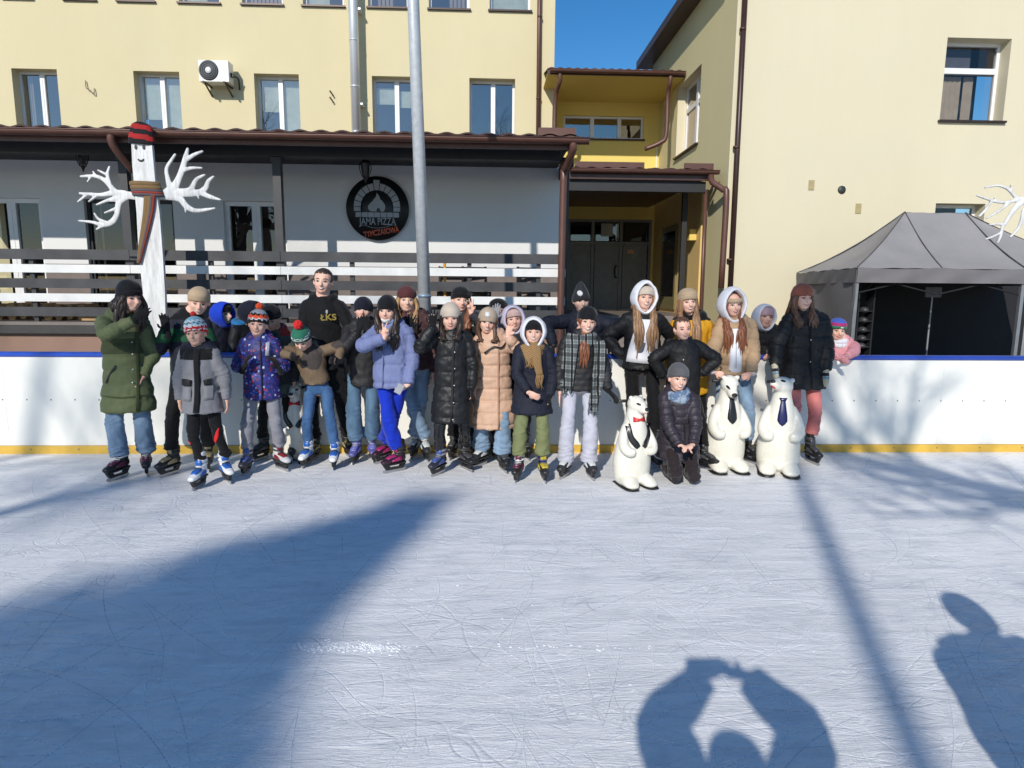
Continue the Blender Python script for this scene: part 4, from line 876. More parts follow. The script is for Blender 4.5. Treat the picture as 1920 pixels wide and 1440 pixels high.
# ================================================================ people
def ringstack(mb, rings, n=24, cap0=True, cap1=True, power=2.0):
    """rings: (centre, axis_a, axis_b) vectors"""
    th = np.arange(n) * math.tau / n; c, s_ = np.cos(th), np.sin(th)
    if power != 2: c = np.sign(c) * abs(c) ** (2 / power); s_ = np.sign(s_) * abs(s_) ** (2 / power)
    V = np.vstack([np.asarray(o) + np.outer(c, a) + np.outer(s_, b) for o, a, b in rings]); m = len(rings)
    F = [(i * n + j, i * n + (j + 1) % n, (i + 1) * n + (j + 1) % n, (i + 1) * n + j) for i in range(m - 1) for j in range(n)]
    if cap0: F.append(tuple(range(n))[::-1])
    if cap1: F.append(tuple(range((m - 1) * n, m * n)))
    return mb.add(V, F)
def rot3(yaw=0, pitch=0, roll=0):
    """yaw >0 looks to viewer right, pitch >0 looks down, roll >0 leans to viewer right"""
    cy, sy = math.cos(yaw), math.sin(yaw); cp, sp_ = math.cos(pitch), math.sin(pitch); cr, sr = math.cos(roll), math.sin(roll)
    Rz = np.array([[cy, -sy, 0], [sy, cy, 0], [0, 0, 1]]); Rx = np.array([[1, 0, 0], [0, cp, -sp_], [0, sp_, cp]]); Ry = np.array([[cr, 0, sr], [0, 1, 0], [-sr, 0, cr]])
    return Rz @ Ry @ Rx
def unit(v): v = np.asarray(v, float); return v / (np.linalg.norm(v) + 1e-9)
def bvh_of(me): return BVHTree.FromPolygons([tuple(v) for v in getv(me)], [tuple(p.vertices) for p in me.polygons])
def bvh_mb(mb): return BVHTree.FromPolygons(mb.v, mb.f)
def strip(mb, bvh, centers, widths, eps=.004, nu=4, M=np.eye(3), O=np.zeros(3), sc=1.0, far=1.0, k=1, inner=.003, keep=False):
    """conforming patch: centreline in the (x, z) plane of frame M at O, projected along the frame's +y onto bvh"""
    A = cr_resample(np.hstack([np.array(centers, float), np.array(widths, float)[:, None]]), k) if k > 1 else np.hstack([np.array(centers, float), np.array(widths, float)[:, None]])
    T = np.gradient(A[:, :2], axis=0); T /= np.linalg.norm(T, axis=1)[:, None] + 1e-9; Nn = np.stack([T[:, 1], -T[:, 0]], 1)
    dy = M @ np.array((0, 1.0, 0)); G = []; last = 0; seen = False
    for j in range(len(A)):
        for i in range(nu + 1):
            t = 2 * i / nu - 1; x, z = A[j, :2] + Nn[j] * A[j, 2] * t
            o = O + M @ np.array((x * sc, -far, z * sc)); h = bvh.ray_cast(Vector(o), Vector(dy), far * 2)
            if h[0] is None: h = bvh.ray_cast(Vector(o + np.array((.0007, 0, .0009))), Vector(dy), far * 2)
            d = h[3] if h[0] is not None else last
            if h[0] is not None: last = d; seen = True
            G.append((o, d if (h[0] is not None or (keep and seen)) else None))
    n = nu + 1; m = len(A); ok = [g[1] is not None for g in G]
    if not any(ok): return mb
    G = [(o, d if d is not None else far) for o, d in G]; V = [o + dy * (d - eps) for o, d in G] + [o + dy * (d + inner) for o, d in G]; b = n * m
    F = [(j * n + i, j * n + i + 1, (j + 1) * n + i + 1, (j + 1) * n + i) for j in range(m - 1) for i in range(nu)]
    for j in range(m - 1): F += [(j * n, (j + 1) * n, b + (j + 1) * n, b + j * n), (j * n + nu, b + j * n + nu, b + (j + 1) * n + nu, (j + 1) * n + nu)]
    for i in range(nu): F += [(i, b + i, b + i + 1, i + 1), ((m - 1) * n + i, (m - 1) * n + i + 1, b + (m - 1) * n + i + 1, b + (m - 1) * n + i)]
    F = [f for f in F if all(ok[i % b] for i in f)]
    return mb.add(V, F)
def ellp(cx, cz, rx, rz, n=7):
    t = np.linspace(-.98, .98, n); return [(cx + rx * a, cz) for a in t], [rz * math.sqrt(1 - a * a) + 1e-4 for a in t]
def skinmat(nm, c):
    if nm in MATS: return MATS[nm]
    b = NB(nm); v = b.coord(); r_ = b.noise(v, 14, 3)
    b.base(b.mix(b.ramp(r_, [(.45, (0, 0, 0)), (.65, (.5,) * 3)]), c, (c[0] * .98, c[1] * .70, c[2] * .66)))
    b.rough(.55); b.b.inputs['Subsurface Weight'].default_value = .12; b.b.inputs['Subsurface Radius'].default_value = (.012, .004, .002); b.b.inputs['Subsurface Scale'].default_value = 1
    b.b.inputs['Specular IOR Level'].default_value = .3; MATS[nm] = b.m; return b.m
SK = skinmat('skin', (.76, .475, .365)); SK2 = skinmat('tan skin', (.64, .39, .28))
EYEW = plain('eye white', (.6, .58, .55), .3); IRIS = plain('iris', (.05, .035, .025), .3); LIP = plain('lips', (.55, .25, .21), .5); TEETH = plain('teeth', (.75, .72, .66), .3)
def hairmat(nm, c):
    if nm in MATS: return MATS[nm]
    b = NB(nm); v = b.coord((1, 1, .06)); nz = b.noise(v, 90, 3); b.base(b.ramp(nz, [(.3, tuple(x * .55 for x in c)), (.7, tuple(min(1, x * 1.35) for x in c))])); b.rough(.45); b.bump(nz, .6, .004); MATS[nm] = b.m; return b.m
HR = dict(dark=hairmat('dark hair', (.03, .018, .013)), brown=hairmat('brown hair', (.10, .05, .028)), light=hairmat('light brown hair', (.27, .15, .075)), blond=hairmat('blond hair', (.42, .26, .11)), auburn=hairmat('auburn hair', (.20, .07, .03)), short=hairmat('short brown hair', (.045, .027, .02)))
BLK = cloth('black shell', (.009, .009, .010), rough=.6); BLKF = cloth('black fleece', (.006, .006, .007), 'fleece'); GLV = cloth('black glove', (.007, .007, .008), 'knit')
# ---------------------------------------------------------------- hands
def hand(mb, W, d, n, s, pose, side):
    d = unit(d); n = unit(np.asarray(n, float) - d * np.dot(n, d)); wv = np.cross(d, n) * side
    W = np.asarray(W)
    mb.loft([W - d * .03 * s, W + d * .02 * s, W + d * .06 * s, W + d * .088 * s], [(.024 * s, .017 * s), (.033 * s, .016 * s), (.04 * s, .014 * s), (.037 * s, .011 * s)], 12, wv, 3)
    curl = {'relax': (.3, .4, .3), 'flat': (.05, .08, .05), 'fist': (1.3, 1.5, 1.0), 'grip': (.9, 1.1, .8), 'spread': (.1, .15, .1)}
    for i, L in enumerate((.068, .076, .071, .056)):
        cv = curl.get(pose, curl['relax'])
        if pose == 'peace': cv = (.02, .03, .02) if i < 2 else (1.4, 1.6, 1.0)
        sp_ = {'spread': (.34, .1, -.12, -.36), 'peace': (.28, -.16, -.1, -.2)}.get(pose, (.08, .02, -.04, -.12))[i]
        q = W + d * (.083 - .004 * abs(i - 1)) * s + wv * (.029 - .0195 * i) * s; a = 0; pts = [q - d * .012 * s, q]; dd0 = unit(d + wv * sp_)
        for fr, c in zip((.42, .32, .26), cv):
            a += c; q = q + (dd0 * math.cos(a) + n * math.sin(a)) * L * fr * s; pts.append(q)
        r0 = .0092 * s; mb.loft(pts, [r0, r0, r0 * .95, r0 * .88, r0 * .7], 8, wv, 2)
    q = W + d * .022 * s + wv * .03 * s; td = unit(d * .55 + wv * (.75 if pose in ('spread', 'flat') else .45) + n * .35); td2 = unit(d * .85 + wv * .1 + n * (.75 if pose in ('fist', 'grip', 'peace') else .25))
    mb.loft([q - wv * .015 * s, q + td * .03 * s, q + td * .03 * s + td2 * .03 * s], [.0125 * s, .011 * s, .008 * s], 8, n, 3)
def ik(S, T, l1, l2, hint):
    S = np.asarray(S); T = np.asarray(T, float); v = T - S; D = np.linalg.norm(v)
    if D > (l1 + l2) * .985: T = S + v / D * (l1 + l2) * .985; v = T - S; D = np.linalg.norm(v)
    if D < abs(l1 - l2) + .02: D = abs(l1 - l2) + .02
    a = (l1 * l1 - l2 * l2 + D * D) / (2 * D); h = math.sqrt(max(0, l1 * l1 - a * a)); u = v / np.linalg.norm(v); p = np.asarray(hint, float); p = unit(p - u * p.dot(u))
    return S + u * a + p * h, T
# ---------------------------------------------------------------- skates
SKK = {}
def skate_meshes(kind):
    if kind in SKK: return SKK[kind]
    C = {'blue': ((.72, .73, .74), (.02, .11, .42), (.7, .71, .72)), 'pink': ((.015, .014, .016), (.11, .018, .045), (.7, .7, .7)), 'gold': ((.02, .02, .022), (.30, .24, .12), (.03, .03, .03)), 'black': ((.02, .02, .022), (.06, .06, .065), (.05, .05, .05)),
         'navy': ((.03, .03, .045), (.05, .09, .28), (.25, .25, .3)), 'bw': ((.025, .025, .027), (.55, .58, .58), (.6, .6, .6)), 'red': ((.55, .55, .56), (.2, .02, .025), (.05, .05, .06)), 'yellow': ((.02, .02, .025), (.5, .38, .03), (.04, .05, .2)), 'pinkall': ((.03, .01, .02), (.34, .02, .12), (.03, .03, .03)), 'purple': ((.1, .1, .3), (.16, .16, .45), (.35, .35, .5))}[kind]
    bm = plain('skate ' + kind, C[0], .4); am = plain('skate accent ' + kind, C[1], .35); cm = plain('skate cuff ' + kind, C[2], .45); bk = plain('skate black', (.015, .015, .016), .4); stl = plain('skate steel', (.5, .5, .52), .25, .9)
    m = MB(.5); m.loft([(0, .045, .30), (0, .045, .22), (0, .035, .15), (0, .03, .11)], [(.038, .048), (.041, .052), (.043, .058), (.042, .06)], 14, (1, 0, 0), 3)
    m.loft([(0, .085, .13), (0, .03, .135), (0, -.05, .125), (0, -.12, .11), (0, -.165, .105)], [(.036, .035), (.043, .045), (.045, .036), (.043, .027), (.030, .018)], 14, (1, 0, 0), 4)
    boot = fuse(m, .006, 2); boot.materials.append(bm)
    m = MB(.4); m.loft([(0, -.02, .155), (0, -.07, .15), (0, -.11, .135)], [(.04, .016), (.037, .014), (.028, .01)], 12, (1, 0, 0), 3); m.loft([(0, -.008, .235), (0, -.012, .19)], [(.028, .010), (.032, .012)], 12, (1, 0, 0), 1)
    for sx in (-1, 1): m.loft([(sx * .04, .03, .13), (sx * .041, -.02, .125), (sx * .038, -.07, .115)], [(.012, .02), (.012, .018), (.010, .010)], 8, (1, 0, 0), 2)
    acc = m.mesh('accent', am, True)
    m = MB(.3); m.loft([(0, .045, .215), (0, .045, .245)], [(.050, .060), (.048, .058)], 16, (1, 0, 0), 1); cuff = m.mesh('cuff', cm, True); m = MB(); m.loft([(0, .04, .185), (0, .038, .20)], [(.05, .063)] * 2, 16, (1, 0, 0), 1); stp = m.mesh('strap', cm, True)
    m = MB(); m.loft([(0, .09, .088), (0, .03, .086), (0, -.10, .084), (0, -.15, .09)], [(.036, .014), (.038, .016), (.038, .016), (.028, .012)], 12, (1, 0, 0), 2)
    m.add([(x, y, z) for x in (-.014, .014) for y, z in ((.10, .075), (.07, .03), (-.12, .03), (-.15, .075), (-.09, .075), (-.07, .05), (.03, .05), (.05, .075))], [tuple(range(8)), tuple(range(15, 7, -1))] + [(i, (i + 1) % 8 + 0, (i + 1) % 8 + 8, i + 8) for i in range(8)]); hold = m.mesh('holder', bk, False)
    m = MB(); m.add([(x, y, z) for x in (-.002, .002) for y, z in ((.10, .03), (.10, .012), (.07, .001), (-.12, .001), (-.155, .014), (-.15, .03))], [tuple(range(6)), tuple(range(11, 5, -1))] + [(i, (i + 1) % 6, (i + 1) % 6 + 6, i + 6) for i in range(6)]); bl = m.mesh('blade', stl)
    m = MB(.3)
    for z_, y_ in ((.205, -.010), (.188, -.014), (.168, -.03), (.158, -.055), (.15, -.08)): m.loft([(-.032, y_ + .012, z_), (0, y_ - .008, z_ + .006), (.032, y_ + .012, z_)], [.0045] * 3, 6, (0, 1, 0), 2)
    st = m.mesh('laces', cm if kind not in ('blue',) else bk, True)
    SKK[kind] = (boot, acc, cuff, hold, bl, st, stp); return SKK[kind]
def add_skate(par, loc, ang, kind, sc):
    b, a, c, h, bl, st, stp = skate_meshes(kind); o = link('skate', b, par); o.location = loc; o.rotation_euler = (0, 0, ang); o.scale = (sc, sc, 1 if sc > .9 else .95)
    for nm, me in (('tongue', a), ('cuff', c), ('blade_holder', h), ('blade', bl), ('laces', st), ('strap', stp)): link(nm, me, o)
    return o
# ---------------------------------------------------------------- the person builder
def head_lofts(m, hc, M, hh):
    def E(c, r): m.ell(hc + M @ (np.array(c) * hh), np.array(r) * hh, M, 16, 12)
    E((0, .05, .13), (.345, .42, .37)); E((0, -.06, -.10), (.31, .335, .33)); E((0, -.16, -.31), (.20, .19, .16)); E((0, -.265, -.37), (.075, .085, .07))
    E((-.145, -.225, -.11), (.12, .13, .13)); E((.145, -.225, -.11), (.12, .13, .13)); E((0, -.29, .10), (.21, .085, .05))
    m.loft([hc + M @ (np.array(p) * hh) for p in ((0, -.345, .06), (0, -.40, -.03), (0, -.455, -.115), (0, -.39, -.16))], [.04 * hh, .045 * hh, .062 * hh, .05 * hh], 10, M[:, 0], 3)
    E((0, -.365, -.225), (.09, .05, .03)); E((0, -.355, -.275), (.08, .045, .03))
    for sx in (-1, 1): E((sx * .345, .05, -.03), (.045, .085, .13))
def face(root, bvh, hc, M, hh, mouth='smile', skin=SK, hair=None, squint=True):
    bm = HR.get(hair or 'brown')
    for sx in (-1, 1):
        m = MB(); c, w_ = ellp(sx * .14, .0, .066, .026 if squint else .034); m.mat(0); strip(m, bvh, c, w_, .0012, 2, M, hc, hh, hh)
        m.mat(1); c, w_ = ellp(sx * .14, .002, .03, .024 if squint else .03); strip(m, bvh, c, w_, .0024, 2, M, hc, hh, hh)
        strip(m, bvh, [(sx * .14 - .07, .01), (sx * .14, .035), (sx * .14 + .07, .01)], [.009, .013, .009], .003, 1, M, hc, hh, hh, k=3)
        m.build('eye', [EYEW, IRIS], root, True)
        m = MB(); strip(m, bvh, [(sx * .07, .095), (sx * .14, .12), (sx * .215, .095)], [.013, .017, .008], .002, 1, M, hc, hh, hh, k=3); m.build('eyebrow', bm, root, True)
    if mouth:
        m = MB(); k_ = .055 if mouth in ('smile', 'grin') else .0
        m.mat(0); strip(m, bvh, [(-.115, -.245 + k_ * .3), (-.06, -.262), (0, -.27 - k_ * .2), (.06, -.262), (.115, -.245 + k_ * .3)], [.010, .026, .032, .026, .010] if mouth != 'flat' else [.008, .018, .022, .018, .008], .0018, 3, M, hc, hh, hh, k=3)
        if mouth == 'grin': m.mat(1); strip(m, bvh, [(-.095, -.246 + k_ * .2), (0, -.266), (.095, -.246 + k_ * .2)], [.006, .021, .006], .0032, 2, M, hc, hh, hh, k=4)
        m.build('mouth', [LIP, TEETH], root, True)
def beanie(root, hc, M, hh, spec, name='beanie'):
    """spec: mats list, bands [(z0,z1,matindex)], h (top height), pom material, cuff"""
    mats = spec.get('mats'); top = spec.get('h', .60); tilt = spec.get('tilt', .28); low = spec.get('low', .02); sl_ = spec.get('slouch', 0)
    rings = []; prof = [(0, .372, .455), (.012, .40, .485), (.10, .415, .50), (.17, .415, .50)] if spec.get('cuff', True) else [(0, .375, .46), (.02, .395, .48), (.15, .40, .485)]
    H_ = top - low
    prof = [(low + a, b, c) for a, b, c in prof]
    if spec.get('cuff', True): prof += [(low + .185, .395, .478)]
    base_z = prof[-1][0]; pt = spec.get('point', 2.0)
    for t in (.2, .4, .58, .74, .86, .95, .99):
        f_ = (1 - t ** pt) ** (1 / 2.0) if pt >= 2 else (1 - t) ** (.62); prof.append((base_z + (top - base_z) * t, .40 * f_ + .01, .48 * f_ + .01))
    A = cr_resample(np.array(prof), 2)
    for z, a, b in A:
        t = max(0, (z - low) / H_); o = np.array((0, .04 + sl_ * t * t, z)); rings.append((o, (a, 0, 0), (0, b, 0)))
    m = MB(); ringstack(m, rings, 40); V = np.array(m.v); V[:, 2] += -tilt * V[:, 1] * np.clip(1.15 - (V[:, 2] - low) / H_, 0, 1)
    th = np.arctan2(V[:, 1], V[:, 0]); rib = 1 + .012 * np.sin(th * 20) + .012 * wob(V, 1.5, int(hc[2] * 1000) % 97); V[:, 0] *= rib; V[:, 1] *= rib
    zl = V[:, 2].copy(); V = (V * hh) @ M.T + hc; m.v = [tuple(p) for p in V]
    if spec.get('bands'):
        for i, f in enumerate(m.f):
            z = np.mean([zl[j] for j in f]) + spec.get('zig', 0) * math.sin(i * 1.9)
            for z0, z1, mi in spec['bands']:
                if z0 <= z < z1: m.m[i] = mi
    o = m.build(name, mats, root, True)
    tp = hc + M @ (np.array((0, .04 + sl_, top + .02)) * hh)
    if spec.get('pom'):
        m = MB(); pr = spec.get('pomr', .034); rs = np.random.RandomState(3)
        m.ell(tp + M @ np.array((0, 0, pr * .6)), (pr * .8,) * 3, None, 12, 8)
        for i in range(130):
            d = unit(rs.normal(size=3)); p = tp + M @ np.array((0, 0, pr * .6)) + d * pr * .78; m.ell(p, (pr * .26,) * 3, None, 5, 4)
        m.build('pompom', spec['pom'], o, True)
    if spec.get('badge'):
        bx, bz, br, bmat, shape = spec['badge']; bv = bvh_mb(MB().add(V, [f for f in m.f])) if False else BVHTree.FromPolygons([tuple(p) for p in V], [tuple(f) for f in np.array([0])] if False else o_faces(o))
        m2 = MB(); 
        if shape == 'round': c, w_ = ellp(bx, bz, br, br)
        else: c, w_ = [(bx - br, bz), (bx, bz), (bx + br, bz)], [br * .95] * 3
        strip(m2, bv, c, w_, .003, 3, M, hc, hh, hh); m2.build('badge', bmat, o, True)
    return o
def o_faces(o): return [tuple(p.vertices) for p in o.data.polygons]
def hood_up(root, hc, M, hh, mat, sc=1.0, peak=.0, open_=1.0, name='hood', back=0.0):
    m = MB(); c0 = np.array((0, .0, .0)); R_ = []
    for y, a, b in ((.12, .37, .50), (-.24, .365 * open_, .50), (-.33, .37 * open_, .51), (-.375, .40 * open_, .54), (-.36, .45, .585), (-.27, .50, .62), (-.1, .54, .64), (.08, .555, .64), (.3, .50, .58), (.48, .38, .45), (.58, .2, .25), (.61, .05, .06)):
        R_.append((np.array((0, y, -.01)), np.array((a * sc, 0, 0)), np.array((0, .0, b * sc))))
    ringstack(m, R_, 32, False, True); V = np.array(m.v); up = V[:, 2] > 0
    V[up, 2] *= 1 + peak * np.exp(-(V[up, 0] / .25) ** 2); V[~up, 2] *= 1.08; V[:, 1] += back * np.clip(V[:, 2], 0, 1); V[:, 0] *= np.where(V[:, 2] < -.1, 1 - (-.1 - V[:, 2]) * .35, 1)
    nn = 1 + .03 * wob(V, 1.9, 5); V[:, [0, 2]] *= nn[:, None]
    m.v = [tuple(p) for p in (V * hh) @ M.T + hc]; return m.build(name, mat, root, True)
def hair_long(root, hc, M, hh, mat, front_y, sides=(-1, 1), length=.28, n=22, seed=1, sh_z=0, curl=.006, spread=1.0, lofs=0.0):
    rs = np.random.RandomState(seed); m = MB(.2)
    for sd in sides:
        for i in range(int(n * 1.7)):
            t = i / (int(n * 1.7) - 1); ph = -.62 + t * 1.7          # from beside the face round to the back
            st = hc + M @ (np.array((sd * .365 * math.cos(ph), .02 + .42 * math.sin(ph) * .95, .12 - .1 * t)) * hh)
            mid = hc + M @ (np.array((sd * (.36 - .02 * t) * spread, .0 + .30 * math.sin(ph), -.28)) * hh)
            x2 = hc[0] + sd * (.27 + .13 * t * spread + rs.normal(0, .03)) * hh + lofs; z2 = hc[2] - .72 * hh
            if ph < .55:
                y2 = front_y(x2, z2) - .012 - .012 * rs.rand(); L = length * rs.uniform(.75, 1.05); x3 = x2 + sd * rs.normal(-.005, .012); z3 = z2 - L * .5; z4 = z2 - L * rs.uniform(.85, 1.25)
                y3 = front_y(x3, z3) - .014 - .012 * rs.rand(); x4 = x3 + rs.normal(0, .015); y4 = front_y(x4, z4) - .012
                pts = [st, mid, (x2, y2, z2), (x3, y3, z3), (x4, y4, z4)]
            else:
                pts = [st, mid, (x2, hc[1] + .07, z2), (x2 * .9 + hc[0] * .1, hc[1] + .12, z2 - length * .5)]
            pts = np.array([np.array(p, float) for p in pts]); pts[1:] += rs.normal(0, curl, (len(pts) - 1, 3)); r_ = rs.uniform(.009, .018) * hh / .21
            m.loft(pts, [(r_, r_ * .6)] + [(r_ * 1.1, r_ * .6)] * (len(pts) - 2) + [(r_ * .12, r_ * .1)], 6, (1, .3, 0), 5)
    return m.build('hair', mat, root, True)
def hair_cap(root, hc, M, hh, mat, thick=.03, line=.30):
    m = MB(); m.ell((0, .06, .14), (.36 + thick, .435 + thick, .385 + thick), None, 40, 26); V = np.array(m.v)
    # drop the faces in front of the hairline and below the ears
    keep = []
    for f in m.f:
        c = V[list(f)].mean(0)
        if c[1] < -.12 and c[2] < line + .02 * math.sin(c[0] * 40): continue
        if c[2] < -.22 or (c[2] < -.02 and c[1] < .06): continue
        keep.append(f)
    V = V * (1 + .02 * wob(V, 4, 3))[:, None]; m2 = MB(); m2.add((V * hh) @ M.T + hc, keep)
    me = m2.mesh('hair', mat, True); o = link('hair', me, root); md = o.modifiers.new('thickness', 'SOLIDIFY'); md.thickness = .012; md.offset = -1; return o
def person(S):
    Y = S['Y']; X = at(S['x'], 750, Y)[0]; lift = .085 if S.get('skates') else .02; gz = S.get('gz', 0.0)
    if Y > BOARD_Y: gz = -.02
    hatx = S.get('hatx', .03); ztop = S['ztop'] if 'ztop' in S else at(S.get('hx', S['x']), S['top'], Y)[2]
    H = S.get('H') or (ztop - hatx - lift - gz); hh = (.07 * H + .118) * S.get('hsc', 1); s = H / 1.5
    root = empty('person', (X, Y, gz), S.get('rz', 0), S['label'], 'person', S.get('group', 'skaters posing in front of the rink boards'))
    rz = S.get('rz', 0); c, sn = math.cos(rz), math.sin(rz)
    def loc(p): d = np.asarray(p, float) - np.array((X, Y, gz)); return np.array((d[0] * c + d[1] * sn, -d[0] * sn + d[1] * c, d[2]))
    def locp(px, py, dy=0): return loc(at(px, py, Y + dy))
    zp = S.get('pelvis', lift + .50 * H); yp = S.get('py', 0); lean = np.array(S.get('lean', (0, 0)))
    def ofs(z): t = min(1.5, max(0, (z - zp) / (.315 * H))); return np.array((lean[0] * t, yp + lean[1] * t, z))
    zsh = zp + .31 * H; zn = zp + .345 * H
    hcz = (ztop - gz - hatx - hh / 2) if not S.get('H') else zp + .5 * H - hh / 2 + S.get('hdz', 0)
    hx = locp(S.get('hx', S['x']), S.get('top', 500) + 30, 0) if 'ztop' not in S else ofs(hcz); hx = hx + np.array((0, S.get('hdy', -.02), 0))
    rr_ = np.random.RandomState(int(abs(X) * 1000) % 9973)
    hc = np.array((hx[0], hx[1] + lean[1] + yp if 'ztop' not in S else hx[1], hcz)); M = rot3(S.get('yaw', 0) + rr_.uniform(-.1, .1), S.get('pitch', 0) + rr_.uniform(-.04, .06), S.get('roll', 0) + rr_.uniform(-.07, .07))
    skin = S.get('skin', SK)
    # ---- joints
    shw = .125 * s * S.get('shw', 1); l1, l2 = .172 * H, .15 * H
    arms = {}
    for side, key in ((-1, 'L'), (1, 'R')):
        a = S.get(key, {}); sh = ofs(zsh - .012 * H) + np.array((side * shw, 0, 0))
        if 'at' in a: T = locp(*a['at'])
        elif 'loc' in a: T = np.array(a['loc'])
        else: T = sh + np.array((side * .05, -.03, -(l1 + l2) * .97))
        hint = a.get('hint', (side * .8, .5, -.3)); el, T = ik(sh, T, l1, l2, hint)
        d = np.array(a['d'], float) if 'd' in a else unit(T - el); n = a.get('n', (-side, -.2, 0)); arms[key] = (sh, el, T, d, n, a.get('pose', 'relax'), a.get('glove'), side, a.get('sl', 1.0))
    feet = []
    hipw = .058 * H
    for i, side in ((0, -1), (1, 1)):
        if 'legs' in S: feet.append(None); continue
        if 'feet' in S: g = loc(np.append(gnd(*S['feet'][i][:2])[:2], gz)); ang = S['feet'][i][2] if len(S['feet'][i]) > 2 else side * .25
        else: g = np.array((side * .085 * s, .0, 0)); ang = side * .25
        feet.append((g[0], g[1], ang))
    # ---- body
    b = MB(.6); head_lofts(b, hc, M, hh); nk = ofs(zn)
    b.loft([ofs(zsh - .02), nk, hc + M @ (np.array((0, .06, -.2)) * hh)], [.055 * s, .27 * hh, .26 * hh], 14)
    b.loft([ofs(zp - .03), ofs(zp + .12 * H), ofs(zp + .25 * H), ofs(zsh)], [(.085 * s, .055 * s), (.085 * s, .06 * s), (.10 * s, .07 * s), (.095 * s, .05 * s)], 16)
    hs = .82 * s ** .5 * S.get('hs', 1)
    for k_, (sh, el, T, d, n, pose, gl, side, sl_) in arms.items():
        b.loft([sh * .6 + ofs(zsh - .012 * H) * .4, sh, el, T, T + d * .01], [.035 * s, .04 * s, .032 * s, .022 * s, .02 * s], 12)
        hand(b, T + d * .01, d, n, hs * (.82 if gl else 1), pose, side)
    legs = []
    for i, side in ((0, -1), (1, 1)):
        hip = ofs(zp) + np.array((side * hipw, 0, 0))
        if 'legs' in S: P = [hip] + [np.array(q) * np.array((side, 1, 1)) for q in S['legs']]
        else:
            fx, fy, ang = feet[i]; an = np.array((fx, fy + .03, lift + .10)); kn, _ = ik(hip, an, .255 * H, max(.2, np.linalg.norm(hip - an) - .25 * H), (side * .15, -1, 0)); P = [hip, kn, an]
        legs.append(P)
        if 'legs' in S: b.loft(P[:2], [.05 * s, .034 * s], 12, k=3); b.loft(P[1:], [.034 * s] + [.028 * s] * (len(P) - 2), 12, k=2)
        else: b.loft(P, [.045 * s, .030 * s] + [.022 * s] * (len(P) - 2), 12, k=5)
    bare = not (arms['L'][6] and arms['R'][6])
    me = fuse(b, .0062 if bare else .0072, 1); me.materials.append(skin); link('body', me, root); me.polygons.foreach_set('use_smooth', [True] * len(me.polygons))
    bv = bvh_of(me)
    if S.get('face', True): face(root, bv, hc, M, hh, S.get('mouth', 'smile'), skin, S.get('brow', 'brown'), S.get('squint', True))
    # ---- trousers
    tr = S['trousers']; fl_ = tr.get('flare', 1.0); wd_ = tr.get('w', 1.0); m = MB(.3)
    m.loft([ofs(zp - .02), ofs(zp + .03), ofs(zp + .09 * H)], [(.115 * s * wd_, .085 * s * wd_), (.12 * s * wd_, .088 * s), (.105 * s, .08 * s)], 20)
    for P in legs:
        if 'legs' in S:
            m.loft(P[:2], [.078 * s, .058 * s], 14, k=6); m.loft(P[1:], [.056 * s] + [.042 * s] * (len(P) - 2), 14, k=5)
        else:
            hip, kn, an = P; bot = an + np.array((0, .0, tr.get('hem', .0) + .035)); th_ = (hip + kn) / 2; cf = (kn + an) / 2
            wt_ = min(wd_, 1.0); m.loft([hip + (0, 0, .02), th_, kn, cf, bot], [(.070 * s * wt_,) * 2, (.064 * s * wt_,) * 2, (.054 * s * wd_ * (1 + .25 * (fl_ - 1)),) * 2, (.05 * s * wd_ * (1 + .6 * (fl_ - 1)),) * 2, (max(.058 * s, .046 * s * wd_ * fl_),) * 2], 16, k=5)
    tm = fuse(m, .0095, 1); V = getv(tm); N_ = getn(tm); zf = np.clip((V[:, 2] - lift) / H, 0, 1); Vs = V * np.array((1.1, 1.1, 1.35))
    amp = .0035 + .005 * np.exp(-((zf - .10) / .08) ** 2) + .003 * np.exp(-((zf - .30) / .06) ** 2)
    fz_ = np.sin((V[:, 2] + .25 * V[:, 0] * np.sign(V[:, 0])) * 2 * math.pi / .042 + 2.6 * wob(V, 5, 9)) * (.0045 * np.exp(-((zf - .09) / .05) ** 2) + .003 * np.exp(-((zf - .27) / .035) ** 2) + .0025 * np.exp(-((zf - .47) / .03) ** 2))
    V = V + N_ * ((wob(Vs, 5.0, int(X * 100) % 89 + 1) * amp + fz_) * tr.get('fold', 1))[:, None]; setv(tm, V); tm.materials.append(tr['mat']); to = link('trousers', tm, root); tm.polygons.foreach_set('use_smooth', [True] * len(tm.polygons))
    tbv = None
    for dt in tr.get('dec', []):
        if tbv is None: tbv = bvh_of(tm)
        q = [locp(px, py) for px, py in dt['pts']]; m2 = MB(); strip(m2, tbv, [(p[0], p[2]) for p in q], dt['w'], .005, 3, k=4); m2.build(dt['name'], dt['mat'], to, True)
    # ---- coat
    C = S['coat']; zh = locp(S['x'], C['hem'])[2] if 'hem' in C else C.get('hemz', zp - .02); pf = C.get('w', 1.0); m = MB(.35)
    hw = C.get('hw', 1.0)
    prof = [(zh, .148 * hw, .112 * hw), ((zh + zsh) / 2 - .1 * (zsh - zh), .146 * (hw * .6 + .4), .112), (zp + .2 * H, .147, .112), (zsh - .035 * H, .152, .103), (zsh + .004 * H, .128, .08), (zsh + .03 * H, .07, .062), (zn + .01 * H, .052, .052)]
    if zh < zp - .1:
        prof[0] = (zh, .168 * hw, .142 * hw); prof.insert(1, ((zh + zp) / 2, .162 * (hw * .8 + .2), .136))
    m.loft([ofs(z) if z > zp else np.array((0, yp, z)) for z, a, b_ in prof], [(a * s * pf, b_ * s * pf) for z, a, b_ in prof], 26, (1, 0, 0), 4)
    torso_b = bvh_mb(m)
    def fy(x, z):
        h = torso_b.ray_cast(Vector((x, -1.5, z)), Vector((0, 1, 0)), 3.0); return h[0].y if h[0] is not None else hc[1] - .08
